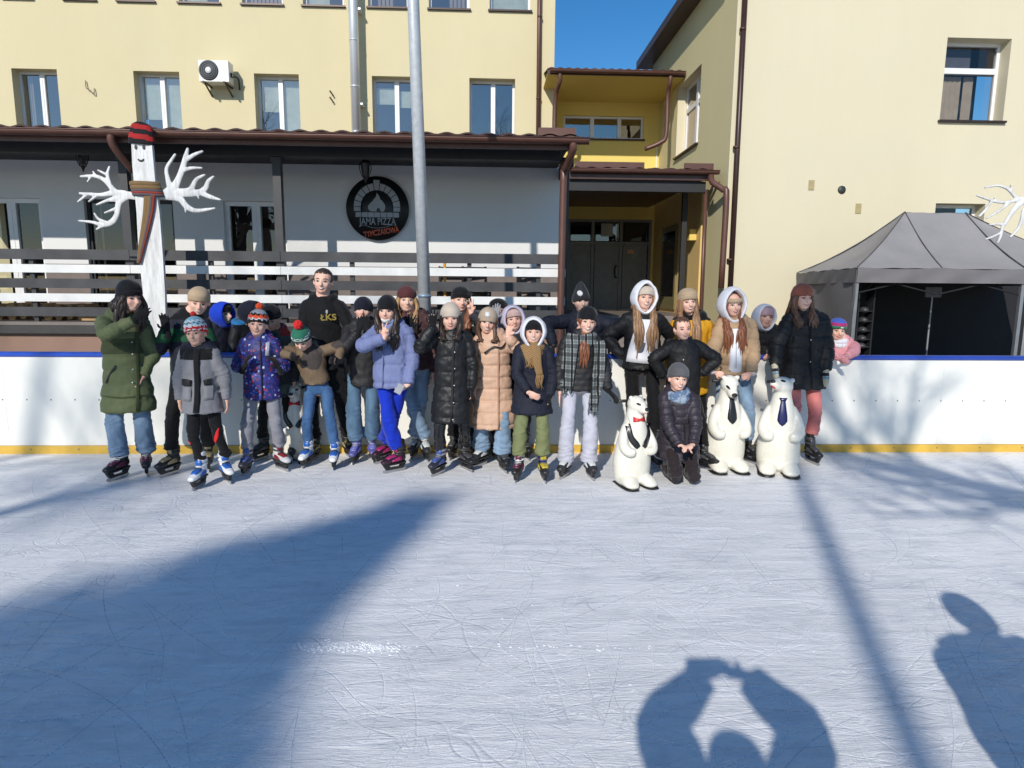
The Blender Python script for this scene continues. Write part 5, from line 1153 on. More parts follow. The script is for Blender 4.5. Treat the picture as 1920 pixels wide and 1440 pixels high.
    ax = []
    for k_, (sh, el, T, d, n, pose, gl, side, sl_) in arms.items():
        wr = el + (T - el) * min(1, .96 * sl_); sp_ = C.get('sleeve', 1.0) * pf
        m.loft([ofs(zsh - .02 * H) * .55 + sh * .45, sh, (sh + el) / 2, el, (el + wr) / 2, wr], [.055 * s * pf, .060 * s * sp_, .058 * s * sp_, .053 * s * sp_, .048 * s * sp_, .038 * s * sp_], 16, k=4)
        ax.append(np.vstack([sh + (el - sh) * t for t in np.linspace(.15, 1, 12)] + [el + (wr - el) * t for t in np.linspace(.08, 1, 12)])); 
    col = C.get('collar', 'stand')
    nk0 = ofs(zn - .01); 
    if col == 'stand': m.loft([nk0 + (0, 0, -.03), nk0 + (0, -.005, .015 + .0 * H), (nk0 + (hc + M @ np.array((0, 0, -.55 * hh)))) / 2 + (0, 0, .008)], [(.080 * s, .078 * s), (.072 * s, .072 * s), (.066 * s, .066 * s)], 18)
    if col in ('hood', 'fur'):
        th = np.linspace(-2.5, 2.5, 15); sz = 1.25 if col == 'fur' else 1
        m.loft([nk0 + np.array((math.sin(t) * .085 * s * sz, .02 + math.cos(t) * .075 * s, .012 + .028 * math.cos(t))) for t in th], [.022 * s] + [.034 * s * sz] * 13 + [.022 * s], 12, (0, 0, 1), 2)
        m.loft([nk0 + (0, .01, -.03), nk0 + (0, .0, .015), (nk0 + (hc + M @ np.array((0, .05 * hh, -.55 * hh)))) / 2 + (0, 0, .012)], [(.082 * s, .078 * s), (.074 * s, .072 * s), (.066 * s, .066 * s)], 18)
    cm = fuse(m, .0085, 1); V = getv(cm); N_ = getn(cm)
    dmin = np.full(len(V), 9.0); arc = V[:, 2].copy()
    for A in ax:
        seg = np.concatenate([[0], np.cumsum(np.linalg.norm(np.diff(A, axis=0), axis=1))]); D = np.linalg.norm(V[:, None, :] - A[None], axis=2); j = D.argmin(1); dm = D[np.arange(len(V)), j]
        hit = (dm < .078 * s * pf) & (dm < dmin); arc = np.where(hit, seg[j] + ((V - A[j]) * np.gradient(A, axis=0)[j] / (np.linalg.norm(np.gradient(A, axis=0)[j], axis=1)[:, None] + 1e-6)).sum(1), arc); dmin = np.minimum(dm, dmin)
    q = C.get('quilt', 0); disp = wob(V * np.array((1, 1, 1.6)), 4.5, int(X * 77) % 83) * .0045 * C.get('wr', 1) + wob(V, 11, 7) * .0015
    if q: disp = disp - C.get('qd', .009) * (1 - np.abs(np.sin(math.pi * arc / q))) ** 4 * (V[:, 2] < nk0[2] + .0) + .003 * np.abs(np.sin(math.pi * arc / q))
    for (sh, el, T, d, n, pose, gl, side, sl_), A in zip(arms.values(), ax):
        for cpt, wdt, amp_ in ((el, .07, .0055), (T - d * .05, .05, .004), (sh, .06, .003)):
            D = np.linalg.norm(V - cpt, axis=1); disp = disp + amp_ * np.exp(-(D / wdt) ** 2) * np.sin(arc * 2 * math.pi / .036 + 2.2 * wob(V, 7, 5))
    V = V + N_ * disp[:, None]; V[:, 2] = np.where((V[:, 2] < zh + .01) & (dmin > .09), zh - .004 + .004 * np.sin(V[:, 0] * 60), V[:, 2]); setv(cm, V)
    cm.materials.append(C['mat']); co = link(C.get('name', 'jacket'), cm, root); cm.polygons.foreach_set('use_smooth', [True] * len(cm.polygons))
    if C.get('mats2'):
        for mm, pred in C['mats2']:
            cm.materials.append(mm); idx = len(cm.materials) - 1
            ctr = np.empty(len(cm.polygons) * 3); cm.polygons.foreach_get('center', ctr); ctr = ctr.reshape(-1, 3); mi = np.empty(len(cm.polygons), dtype=np.int32); cm.polygons.foreach_get('material_index', mi)
            ar = np.array([0.0] * len(ctr)); dd = np.full(len(ctr), 9.0)
            for A in ax: D = np.linalg.norm(ctr[:, None, :] - A[None], axis=2).min(1); dd = np.minimum(dd, D)
            sel = pred(ctr[:, 0] / s, ctr[:, 1] / s, (ctr[:, 2] - zp) / H, dd / s); mi[sel] = idx; cm.polygons.foreach_set('material_index', mi)
    cbv = None
    for dt in C.get('dec', []):
        q_ = [locp(px, py) for px, py in dt['pts']]; m2 = MB(); 
        if dt.get('skin'):
            if cbv is None: cbv = bvh_of(cm)
        strip(m2, cbv if dt.get('skin') else torso_b, [(p[0], p[2]) for p in q_], dt['w'], dt.get('eps', .008), dt.get('nu', 4), k=dt.get('k', 4), inner=.01); o2 = m2.build(dt['name'], dt['mat'], co, True)
    for px, py in C.get('snaps', []):
        p = locp(px, py); m2 = MB(); yy_ = fy(p[0], p[2]); m2.ell((p[0], yy_ - .012, p[2]), (.007, .005, .007), None, 10, 6); m2.build('snap', plain('snap metal', (.6, .6, .6), .3, .8), co, True)
    for k_, (sh, el, T, d, n, pose, gl, side, sl_) in arms.items():
        if gl:
            g = MB(.6)
            if gl.get('mitten'):
                dd_ = unit(d); nn_ = unit(np.array(n, float) - dd_ * np.dot(n, dd_)); wv = np.cross(dd_, nn_) * side
                g.loft([T - dd_ * .05, T, T + dd_ * .05, T + dd_ * .10, T + dd_ * .125], [(.038, .032), (.036, .028), (.048, .028), (.042, .024), (.02, .014)], 14, wv, 3); g.loft([T + dd_ * .02 + wv * .03, T + dd_ * .055 + wv * .058, T + dd_ * .08 + wv * .06], [.018, .017, .011], 10)
            else: hand(g, T + d * .01, d, n, hs * 1.16, pose, side); g.loft([T - d * .05, T - d * .01, T + d * .02], [.033 * s, .03 * s, .028 * s], 12)
            gm = fuse(g, .0055, 1)
            for q2 in gl['mats']: gm.materials.append(q2)
            if len(gl['mats']) > 1:
                for p_ in gm.polygons:
                    t = (np.array(p_.center) - T).dot(unit(d)); a_ = .5 + .5 * math.sin(p_.center[0] * 260); p_.material_index = 1 if (.0 < t < .03) else (2 if .03 + .012 * a_ < t < .055 else 0)
            link('mitten' if gl.get('mitten') else 'glove', gm, root); gm.polygons.foreach_set('use_smooth', [True] * len(gm.polygons))
        if C.get('cuffs'):
            m2 = MB(.2); m2.loft([T - d * .035, T - d * .005], [.036 * s, .03 * s], 14, k=2); m2.build('sleeve_cuff', C['cuffs'], co, True)
    # ---- feet
    if 'legs' not in S:
        for i in (0, 1):
            fx, fy_, ang = feet[i]; kd = S.get('skates')
            if kd: add_skate(root, (fx, fy_, 0), ang, kd[i] if isinstance(kd, (list, tuple)) else kd, .72 + .18 * s)
            else:
                m2 = MB(.5); R2 = rot3(ang); m2.loft([np.array((fx, fy_, 0)) + R2 @ np.array(p) for p in ((0, .08, .05), (0, 0, .055), (0, -.12, .04), (0, -.16, .03))], [(.035, .045), (.042, .05), (.042, .035), (.03, .022)], 12); m2.loft([(fx, fy_ + .03, .04), (fx, fy_ + .03, .17)], [.042, .045], 12); m2.build('shoe', BLK, root, True)
    elif S.get('kskate'):
        for i, side in ((0, -1), (1, 1)):
            p = legs[i][-1]; o = add_skate(root, (p[0] + side * .03, p[1] + .12, .20), side * .2, S['kskate'], .85); o.rotation_euler = (rad(-68), 0, side * .4)
    # ---- headgear, hair
    hd = S.get('hair')
    if hd:
        if hd[0] == 'long': hair_long(root, hc, M, hh, HR[hd[1]], lambda x, z: min(fy(x, z), hc[1] + .0) if z < zsh + .05 else hc[1] + .0, **(hd[2] if len(hd) > 2 else {}))
        else: hair_cap(root, hc, M, hh, HR[hd[1]], *(hd[2:] if len(hd) > 2 else ()))
    if S.get('hat'): beanie(root, hc, M, hh, S['hat'], S['hat'].get('name', 'beanie'))
    if S.get('hood'): hood_up(root, hc, M, hh, *S['hood'][:1], **(S['hood'][1] if len(S['hood']) > 1 else {}))
    if S.get('band'): m2 = MB(); ringstack(m2, [((0, .03, z), (a, 0, 0), (0, a * 1.2, 0)) for z, a in ((.10, .36), (.11, .385), (.27, .385), (.28, .35))], 32); V = np.array(m2.v); m2.v = [tuple(p) for p in (V * hh) @ M.T + hc]; m2.build('headband', S['band'], root, True)
    S['ctx'] = dict(root=root, fy=fy, s=s, H=H, hh=hh, hc=hc, M=M, zsh=zsh, zn=zn, ofs=ofs, locp=locp, arms=arms, co=co, tb=torso_b, zp=zp)
    return S['ctx']
def scarf_wrap(cx, mat, r=.034, wide=1.0, name='scarf', dz=0, parts=2):
    s = cx['s']; n0 = cx['ofs'](cx['zn']); n0 = n0 + np.array(((cx['hc'][0] - n0[0]) * .6, 0, min(0, cx['hc'][2] - .62 * cx['hh'] - n0[2] - .02))); m = MB(.3); th = np.linspace(0, math.tau, 21)
    for k_ in range(parts): m.loft([n0 + np.array((math.sin(t) * .082 * s * wide, .0 - math.cos(t) * .08 * s * wide - .012, .012 + dz + .03 * k_ - .014 * math.cos(t + k_))) for t in th], [(r * (1 + .12 * math.sin(t * 3 + k_)), r * .8) for t in th], 12, (0, 0, 1), 1)
    V = np.array(m.v); V += .004 * wob(V, 12, 4)[:, None]; m.v = [tuple(p) for p in V]; return m.build(name, mat, cx['root'], True)
def scarf_tail(cx, pts, w_, mat, name='scarf_end', fringe=None, eps=.022, par=None, seed=0):
    m = MB(); q = [cx['locp'](*p) for p in pts]; strip(m, cx['tb'], [(p[0], p[2]) for p in q], w_, eps, 6, k=5, inner=-.008, keep=True)
    if fringe:
        e = q[-1]; rs = np.random.RandomState(seed); nf = 12
        for i in range(nf):
            t = i / (nf - 1) * 2 - 1; x = e[0] + t * w_[-1]; L = fringe * rs.uniform(.7, 1.1); y = cx['fy'](x, e[2]) - eps + .004
            m.loft([(x, y, e[2] + .005), (x + rs.normal(0, .008), y - .004, e[2] - L * .5), (x + rs.normal(0, .012), y, e[2] - L)], [.005, .0045, .002], 5, k=2)
    return m.build(name, mat, par or cx['root'], True)
# ================================================================ patterned cloths
def confetti():
    b = NB('navy confetti print'); v = b.coord(); vo = b.n('ShaderNodeTexVoronoi'); vo.inputs['Scale'].default_value = 46; b.l(v, vo.inputs['Vector']); vo.distance = 'CHEBYCHEV'
    sp = b.n('ShaderNodeSeparateColor'); b.l(vo.outputs['Color'], sp.inputs[0])
    base = b.ramp(b.noise(v, 7, 4), [(.35, (.008, .010, .06)), (.6, (.02, .025, .20))])
    c1 = b.ramp(sp.outputs[0], [(0, (.01, .015, .10)), (.30, (.02, .03, .24)), (.52, (.16, .02, .06)), (.66, (.03, .03, .18)), (.80, (.30, .03, .07)), (.88, (.10, .16, .5)), (.955, (.55, .6, .75))], 'CONSTANT')
    near = b.math('LESS_THAN', vo.outputs['Distance'], .42); b.base(b.mix(near, base, c1)); b.rough(.6); b.bump(b.noise(v, 14, 4), .35, .006); return b.m
def patches(nm, c1, c2, sc, thr=.55, kind='fleece'):
    b = NB(nm); v = b.coord(); n_ = b.noise(v, sc, 1.5, .4, .3); b.base(b.ramp(n_, [(thr - .01, c1), (thr + .01, c2)])); b.rough(.8); b.bump(b.noise(v, 30, 4), .4, .004); return b.m
def plaid(nm, cols, sc, rot=0):
    b = NB(nm); v = b.coord((sc, sc, sc), (0, rot, 0)); w1 = b.n('ShaderNodeTexWave'); w1.bands_direction = 'X'; w1.inputs['Scale'].default_value = 1; b.l(v, w1.inputs[0]); w2 = b.n('ShaderNodeTexWave'); w2.bands_direction = 'Z'; w2.inputs['Scale'].default_value = .8; b.l(v, w2.inputs[0])
    a = b.ramp(w1.outputs[1], [(0, cols[0]), (.45, cols[1]), (.8, cols[2])], 'CONSTANT'); c = b.ramp(w2.outputs[1], [(0, (.35,) * 3), (.5, (1, 1, 1)), (.85, (.7,) * 3)], 'CONSTANT')
    b.base(b.mix(1.0, a, c, 'MULTIPLY')); b.rough(.9); b.bump(b.noise(b.coord(), 180, 3), .5, .003); return b.m
CONF = confetti(); CAMO = patches('brown patch fleece', (.155, .105, .062), (.045, .035, .03), 5.0, .60)
OLIVE = cloth('olive shell', (.105, .125, .055)); OLIVED = cloth('dark olive shell', (.045, .055, .02)); GREYQ = cloth('grey melange', (.185, .185, .20), 'fleece'); NAVY = cloth('navy shell', (.010, .012, .024)); GREEN = cloth('green shell', (.01, .075, .03))
PERI = cloth('periwinkle shell', (.165, .195, .36)); PERID = cloth('periwinkle fleece', (.14, .165, .31), 'fleece'); BROWNJ = cloth('brown shell', (.07, .03, .028)); BEIGE = cloth('blush shell', (.56, .36, .25), rough=.55); TAN = cloth('tan shell', (.40, .265, .155)); CHAR = cloth('charcoal shell', (.020, .019, .021), rough=.6)
MUST = cloth('mustard shell', (.62, .31, .015)); PINKC = cloth('pink shell', (.68, .30, .32)); BLK2 = cloth('glossy black shell', (.012, .012, .013), rough=.48)
JEAN = cloth('light jeans', (.17, .25, .35), 'denim'); JEAND = cloth('blue jeans', (.035, .09, .20), 'denim'); JEANM = cloth('mid jeans', (.07, .13, .20), 'denim'); BLKT = cloth('black trousers', (.006, .006, .007), 'fleece'); GREYT = cloth('grey sweatpants', (.22, .22, .25), 'fleece'); BLUET = cloth('royal blue fleece', (.006, .03, .42), 'fleece')
OLT = patches('olive trousers', (.16, .18, .075), (.10, .11, .05), 4, .66); LILT = cloth('lilac grey trousers', (.46, .46, .53), 'fleece'); PINKT = cloth('rose trousers', (.62, .20, .18), 'fleece'); PVCT = plain('wet look black', (.012, .012, .013), .12, var=.1, bump=.6, bs=12)
WH = cloth('white fleece', (.70, .70, .74), 'fleece'); LILAC = cloth('lilac fleece', (.52, .48, .60), 'fleece'); PNK = cloth('pink knit', (.50, .33, .37), 'knit'); PNK2 = cloth('peach knit', (.55, .38, .34), 'knit'); BGE = cloth('beige knit', (.42, .31, .20), 'knit'); CRM = cloth('cream knit', (.52, .44, .36), 'knit'); BGE2 = cloth('sand knit', (.44, .34, .25), 'knit')
MRN = cloth('maroon knit', (.085, .025, .027), 'knit'); RST = cloth('rust knit', (.26, .085, .055), 'knit'); GRY = cloth('grey knit', (.10, .10, .105), 'knit'); DGRY = cloth('dark grey knit', (.028, .028, .032), 'knit'); BLKK = cloth('black knit hat', (.007, .007, .009), 'knit'); NVK = cloth('navy knit', (.008, .009, .020), 'knit')
RDK = cloth('red knit', (.55, .02, .02), 'knit'); WHK = cloth('white knit', (.65, .65, .66), 'knit'); BLK_ = cloth('light blue knit', (.20, .42, .50), 'knit'); ORK = cloth('orange knit', (.75, .09, .03), 'knit'); GRNK = cloth('green knit', (.015, .20, .09), 'knit'); MAGK = cloth('magenta knit', (.35, .03, .14), 'knit'); BLUK = cloth('blue knit', (.05, .10, .42), 'knit'); LGK = cloth('light grey knit', (.33, .34, .37), 'knit'); GRN2 = cloth('bottle green knit', (.02, .13, .08), 'knit'); REDH = cloth('red hood', (.30, .03, .025), 'fleece'); BLUH = cloth('blue hood', (.01, .05, .50), 'fleece'); BLUC = cloth('teal blue fleece', (.02, .16, .36), 'fleece')
ZIP = plain('zip black', (.01, .01, .012), .4); ZIPW = plain('reflective trim', (.55, .56, .58), .3, .2); FUR = cloth('black fur', (.008, .008, .009), 'fleece', .95)
MUS = plaid('mustard plaid wool', ((.42, .24, .09), (.30, .16, .06), (.50, .32, .15)), 30, .5); GPL = plaid('grey check wool', ((.16, .18, .18), (.30, .33, .33), (.012, .012, .012)), 5.5, .0); SNOOD = patches('blue grey snood', (.10, .16, .26), (.28, .34, .42), 22, .5)
G = dict(mats=[GLV]); KM = dict(mitten=True, mats=[cloth('cream mitten', (.50, .46, .33), 'knit'), cloth('black zigzag', (.02, .02, .03), 'knit'), cloth('blue mitten band', (.14, .27, .38), 'knit')])
def B(mats, **k): return dict(mats=mats if isinstance(mats, list) else [mats], **k)
fwd = (0, -1, 0)
# ================================================================ front row and the rest
# green coat
c1 = person(dict(x=241, hx=244, top=527, Y=5.47, rz=.3, yaw=.8, pitch=.05, feet=[(226, 897, -.6), (276, 888, .15)], skates='pink', label='person in a long olive green coat and black hat, hand over mouth, far left', mouth=None,
    coat=dict(mat=OLIVE, hem=768, w=1.08, hw=1.12, quilt=.115, qd=.004, collar='hood', mats2=[(OLIVED, lambda x, y, z, d: (z > .13) & (z < .215) & (x > -.4) & ((d > .085)))], snaps=[(252, 640), (253, 662), (254, 690), (254, 714)],
        dec=[dict(name='placket', pts=[(258, 600), (262, 690), (264, 766)], w=[.012] * 3, mat=OLIVED, eps=.012), dict(name='zip_pocket', pts=[(224, 682), (214, 697), (206, 714)], w=[.006] * 3, mat=ZIP, eps=.012), dict(name='zip_pocket', pts=[(268, 682), (274, 694), (279, 708)], w=[.005] * 3, mat=ZIP, eps=.012), dict(name='seam_band', pts=[(199, 737), (240, 740), (285, 738)], w=[.003] * 3, mat=OLIVED, eps=.01)]),
    trousers=dict(mat=JEAN, flare=1.45, w=1.12, hem=-.01), L=dict(at=(252, 600, -.20), hint=(-1, -.1, -.6), pose='flat', glove=G, n=(0, .9, .1), d=(.5, -.15, .45)), R=dict(at=(268, 706, -.02), hint=(1, .6, -.2)),
    hair=('long', 'dark', dict(length=.10, n=20, curl=.016, spread=1.05, seed=4)), hat=B(BLKK, h=.70, slouch=.05), brow='dark'))
# boy with beige hat and raised glove
person(dict(x=362, hx=374, top=535, Y=5.72, rz=.1, yaw=.35, pitch=.25, roll=.12, feet=[(322, 890, -.5), (392, 880, .3)], skates='gold', label='person in a beige beanie and green and navy jacket, raising a black glove',
    coat=dict(mat=NAVY, hem=745, w=1.12, collar='hood', mats2=[(GREEN, lambda x, y, z, d: (z > .20) & (z < .275) & (y < .2)), (GREEN, lambda x, y, z, d: (z > .02) & (z < .12) & (x < -.13)), (BLKF, lambda x, y, z, d: z > .325)]), trousers=dict(mat=BLKT, w=1.05),
    L=dict(at=(313, 622, -.22), hint=(-.6, .1, -1), pose='flat', glove=G, n=(0, -1, .1), d=(-.1, -.05, 1)), R=dict(), hat=B(BGE, h=.60, cuff=False), mouth='grin'))
# grey jacket boy
person(dict(x=379, hx=370, top=594, Y=5.26, rz=-.08, yaw=.02, feet=[(376, 913, .0), (424, 902, .75)], skates='blue', hatx=.03, label='person in a grey quilted jacket with red, white and light blue patterned hat', roll=-.04,
    coat=dict(mat=GREYQ, hem=770, w=1.12, hw=1.1, quilt=0, collar='hood', mats2=[(BLKF, lambda x, y, z, d: (z > .255) & (d > .05) & (abs(x) < .16)), (NAVY, lambda x, y, z, d: (z > .325))],
        dec=[dict(name='zip_placket', pts=[(380, 652), (383, 700), (385, 768)], w=[.020] * 3, mat=BLKF, eps=.016), dict(name='pocket_flap', pts=[(341, 715), (357, 714), (372, 715)], w=[.022, .026, .022], mat=BLK, eps=.018, k=2), dict(name='pocket_flap', pts=[(395, 714), (406, 713), (417, 714)], w=[.022, .026, .022], mat=BLK, eps=.018, k=2),
             dict(name='pocket', pts=[(346, 735), (372, 735)], w=[.055] * 2, mat=GREYQ, eps=.012, k=3), dict(name='pocket', pts=[(395, 733), (415, 733)], w=[.055] * 2, mat=GREYQ, eps=.012, k=3)]),
    trousers=dict(mat=BLKT, w=.98, flare=.9, dec=[dict(name='red_flash', pts=[(353, 797), (360, 812), (366, 822), (376, 824)], w=[.002, .020, .018, .003], mat=cloth('red stripe', (.65, .02, .02))), dict(name='red_flash', pts=[(416, 800), (412, 816), (406, 832)], w=[.003, .014, .003], mat=cloth('red stripe', (.65, .02, .02))), dict(name='side_stripe', pts=[(371, 842), (374, 856), (377, 868)], w=[.006] * 3, mat=cloth('red stripe', (.65, .02, .02)))]),
    L=dict(at=(334, 772, -.06), hint=(-1, .3, 0), d=(.35, -.25, -1)), R=dict(at=(430, 762, -.03), hint=(1, .3, 0)), hat=B([RDK, WHK, BLK_, DGRY], h=.68, bands=[(.13, .17, 1), (.27, .36, 1), (.36, .46, 2), (.40, .43, 3), (.46, .52, 1), (.52, .8, 2)], zig=.03, pom=RDK, pomr=.022), skin=SK2, mouth='flat', brow='dark'))
# boy in confetti print
person(dict(x=492, hx=485, top=579, Y=5.66, rz=.12, yaw=.1, roll=.06, feet=[(464, 887, -.1), (526, 880, .7)], skates=['navy', 'red'], label='person in a blue and red speckled jacket and grey hat with orange pompom',
    coat=dict(mat=CONF, hem=746, w=1.1, hw=1.12, collar='hood', dec=[dict(name='chest_zip', pts=[(505, 641), (505, 665)], w=[.014] * 2, mat=ZIPW, k=1, eps=.012), dict(name='zip', pts=[(492, 625), (495, 690), (497, 745)], w=[.005] * 3, mat=NAVY, eps=.012)]), trousers=dict(mat=GREYT, w=1.12, flare=1.1),
    L=dict(at=(456, 690, -.17), hint=(-.45, .1, -1), pose='relax', glove=G, n=(1, .3, 0), d=(.35, -.2, .8)), R=dict(at=(524, 692, -.17), hint=(.45, .1, -1), pose='relax', glove=G, n=(-1, .3, 0), d=(-.35, -.2, .8)),
    hat=B([LGK, BLKK, ORK, WHK], h=.64, bands=[(0, .22, 1), (.22, .27, 3), (.27, .40, 2), (.40, .46, 1), (.46, .8, 0)], zig=.03, pom=ORK, pomr=.032), mouth='smile'))
# camo jacket child
person(dict(x=598, hx=577, Y=5.84, H=1.20, ztop=1.3, hdz=-.02, hdy=-.10, lean=(-.07, -.04), yaw=-.1, pitch=.65, roll=-.05, feet=[(577, 873, -.15), (628, 876, .1)], skates='blue', label='person bending forward in a brown patched fleece and green hat with red pompom', face=True, mouth=None,
    coat=dict(mat=CAMO, hem=718, w=1.12, hw=.92, collar='hood'), trousers=dict(mat=JEAND, w=1.1, flare=1.1), L=dict(at=(550, 668, -.18), hint=(-1, 0, .2), pose='fist', glove=G, n=(.4, -1, 0), d=(.25, -.6, -.2)), R=dict(at=(634, 676, -.18), hint=(1, 0, .35), pose='fist', glove=G, n=(-.4, -1, 0), d=(-.6, -.5, .1)),
    hat=B([GRN2, WHK, BLKK], h=.62, bands=[(-.1, .17, 2), (.24, .28, 1), (.33, .36, 1)], zig=.015, pom=RDK, pomr=.042)))
# tall boy
c9 = person(dict(x=612, hx=607, top=500, Y=6.06, hatx=.02, yaw=.05, roll=.03, feet=[(590, 862, -.2), (652, 856, .5)], skates='gold', label='tallest person with short brown hair and a black hoodie with yellow letters', shw=1.0,
    coat=dict(mat=BLKF, hem=735, w=1.0, collar='hood', dec=[]), trousers=dict(mat=BLKT, w=1.0), L=dict(at=(604, 655, -.2), hint=(-1, .1, -.6), pose='relax', glove=G), R=dict(at=(640, 668, -.2), hint=(1, .1, -.6), pose='relax', glove=G), hair=('cap', 'short', .012, .33), mouth='grin', brow='dark'))
p9 = c9['locp'](612, 592); text('ŁKS', .078, plain('gold print', (.24, .17, .02), .6), c9['co'], (p9[0] + .05, c9['fy'](p9[0] + .05, p9[2]) - .014, p9[2] - .035), .05, sx=1.15, bold=.0015, ext=.004)
p9 = c9['locp'](619, 584); m = MB(); m.ell((p9[0], c9['fy'](p9[0], p9[2]) - .014, p9[2]), (.012, .005, .02)); m.build('small_crest', plain('crest white', (.3, .3, .3)), c9['co'], True)
# hands at mouth
person(dict(x=683, hx=682, top=552, Y=5.99, yaw=.05, feet=[(668, 866, -.1), (699, 862, .2)], skates='purple', label='person in a navy beanie and black jacket holding both gloves to the mouth',
    coat=dict(mat=CHAR, hem=722, w=1.06, collar='hood'), trousers=dict(mat=JEANM, w=1.2, flare=1.5), L=dict(at=(672, 622, -.22), hint=(-.7, -.1, -1), pose='flat', glove=G, n=(.2, 1, 0), d=(.25, .12, 1)), R=dict(at=(692, 622, -.22), hint=(.7, -.1, -1), pose='flat', glove=G, n=(-.2, 1, 0), d=(-.25, .12, 1)), hat=B(NVK, h=.56, cuff=False, low=-.08), mouth=None))
# periwinkle girl
cp = person(dict(x=738, hx=727, top=552, Y=5.62, yaw=-.05, roll=-.04, feet=[(744, 884, -.9), (722, 866, -.6)], skates='pinkall', label='person in a periwinkle blue puffer jacket making a peace sign, black pointed beanie', hatx=.035,
    coat=dict(mat=PERI, hem=724, w=1.2, hw=1.05, quilt=.16, qd=.008, collar='hood', dec=[dict(name='zip', pts=[(724, 630), (722, 680), (721, 722)], w=[.005] * 3, mat=PERID, eps=.014), dict(name='pocket_zip', pts=[(754, 670), (762, 682)], w=[.004] * 2, mat=PERID, eps=.014)]), trousers=dict(mat=BLUET, w=1.15, flare=1.35, fold=1.2),
    L=dict(at=(720, 634, -.28), hint=(-1, -.25, -.55), pose='peace', n=(0, -1, 0), d=(.22, -.05, 1)), R=dict(at=(766, 720, -.10), hint=(1, .3, -.2), pose='relax', n=(-.3, -.6, .3), d=(-.75, -.2, -.45)), hair=('long', 'dark', dict(length=.16, n=24, spread=1.12, seed=6)), hat=B(BLKK, h=.66, cuff=False, low=-.02), brow='dark'))
p = cp['locp'](748, 727, -.16); m = MB(); m.box(-.03, .03, -.006, .006, -.045, .045); o = m.build('body', plain('phone silver', (.5, .5, .53), .25, .5), None); ph = empty('phone', tuple(at(749, 729, 5.62 - .17)), 0, 'small silver phone held low by the person in the periwinkle jacket', 'phone'); o.parent = ph; o.rotation_euler = (0, .5, 0); m = MB(); m.box(-.026, .026, -.008, -.0065, -.04, .04); o = m.build('screen', plain('screen grey', (.35, .35, .38), .1), ph); o.rotation_euler = (0, .5, 0)
m = MB(); hh = cp['hh']; strip(m, bvh_of([o_ for o_ in cp['root'].children if o_.name.startswith('body')][0].data), [(-.2, -.36), (0, -.40), (.2, -.36)], [.07, .085, .07], .012, 6, cp['M'], cp['hc'], hh, hh, k=4); m.build('chin_mask', plain('mask white', (.75, .72, .68), .7), cp['root'], True)
# long black coat
person(dict(x=848, hx=845, top=566, Y=5.52, yaw=.08, pitch=.05, feet=[(824, 889, -.5), (872, 880, .55)], skates=['navy', 'black'], label='person in a long black quilted coat and cream beanie raising one glove', coat=dict(mat=BLK2, hem=788, w=1.1, hw=1.1, quilt=.13, qd=.008, collar='stand', snaps=[(853, 628), (854, 658), (854, 688), (853, 719), (852, 750), (851, 780)], dec=[dict(name='placket', pts=[(852, 622), (850, 700), (848, 786)], w=[.010] * 3, mat=BLK, eps=.012)]),
    trousers=dict(mat=PVCT, w=1.0, flare=1.2), L=dict(at=(812, 612, -.14), hint=(-.5, 0, -1), pose='spread', glove=G, n=(0, -1, 0), d=(.0, -.1, 1)), R=dict(at=(886, 738, -.04), hint=(1, .4, 0), pose='relax', glove=G), hair=('long', 'dark', dict(length=.03, n=8, seed=2)), hat=B(CRM, h=.64, low=-.02, cuff=False)))
# blush coat
cb = person(dict(x=924, hx=914, top=574, Y=5.70, yaw=.12, pitch=.05, roll=.12, feet=[(903, 873, -.6), (942, 882, .3)], skates=['bw', 'black'], label='person in a long blush beige puffer coat and sand beanie with white patch', coat=dict(mat=BEIGE, hem=798, w=1.16, hw=1.22, quilt=.105, qd=.011, collar='hood', dec=[dict(name='placket', pts=[(934, 640), (934, 720), (934, 797)], w=[.007] * 3, mat=cloth('blush placket', (.36, .22, .15)), eps=.014), dict(name='drawcord', pts=[(908, 660), (925, 648), (940, 650), (950, 638)], w=[.006, .005, .007, .006], mat=ZIP, eps=.022)]),
    trousers=dict(mat=JEAN, w=1.15, flare=1.7, hem=-.06), L=dict(), R=dict(at=(952, 632, -.2), hint=(.9, .1, -.9), pose='spread', n=(0, -1, 0), d=(.2, -.1, 1)), hat=B(BGE2, h=.62, low=-.04, cuff=False, badge=(-.05, .36, .10, plain('white patch', (.7, .7, .7)), 'sq')), mouth='grin', hair=('long', 'brown', dict(length=.02, n=6, seed=9))))
# white hood boy with mustard scarf
cw = person(dict(x=997, hx=1000, top=589, Y=5.43, hatx=.045, yaw=-.02, feet=[(972, 900, -.3), (1018, 900, .1)], skates=['pink', 'yellow'], label='person in a white hood over black beanie with a mustard tasselled scarf', coat=dict(mat=NAVY, hem=772, w=1.12, hw=1.15, collar='hood', wr=1), trousers=dict(mat=OLT, w=1.2, flare=1.35, fold=1.3),
    L=dict(at=(990, 735, -.20), hint=(-1, .2, -.2), pose='relax', n=(0, 1, .3), d=(.8, -.1, -.45)), R=dict(at=(1031, 742, -.05), hint=(1, .3, 0), pose='relax', glove=G), hat=B(BLKK, h=.50, cuff=False), hood=(WH, dict(sc=1.0)), mouth='grin'))
scarf_wrap(cw, MUS, .036, 1.1, dz=-.03); scarf_tail(cw, [(978, 635), (985, 650), (992, 672)], [.035, .04, .035], MUS, fringe=.07, eps=.035); scarf_tail(cw, [(1003, 640), (1005, 675), (1010, 700)], [.045, .035, .028], MUS, fringe=.12, eps=.045, seed=3)
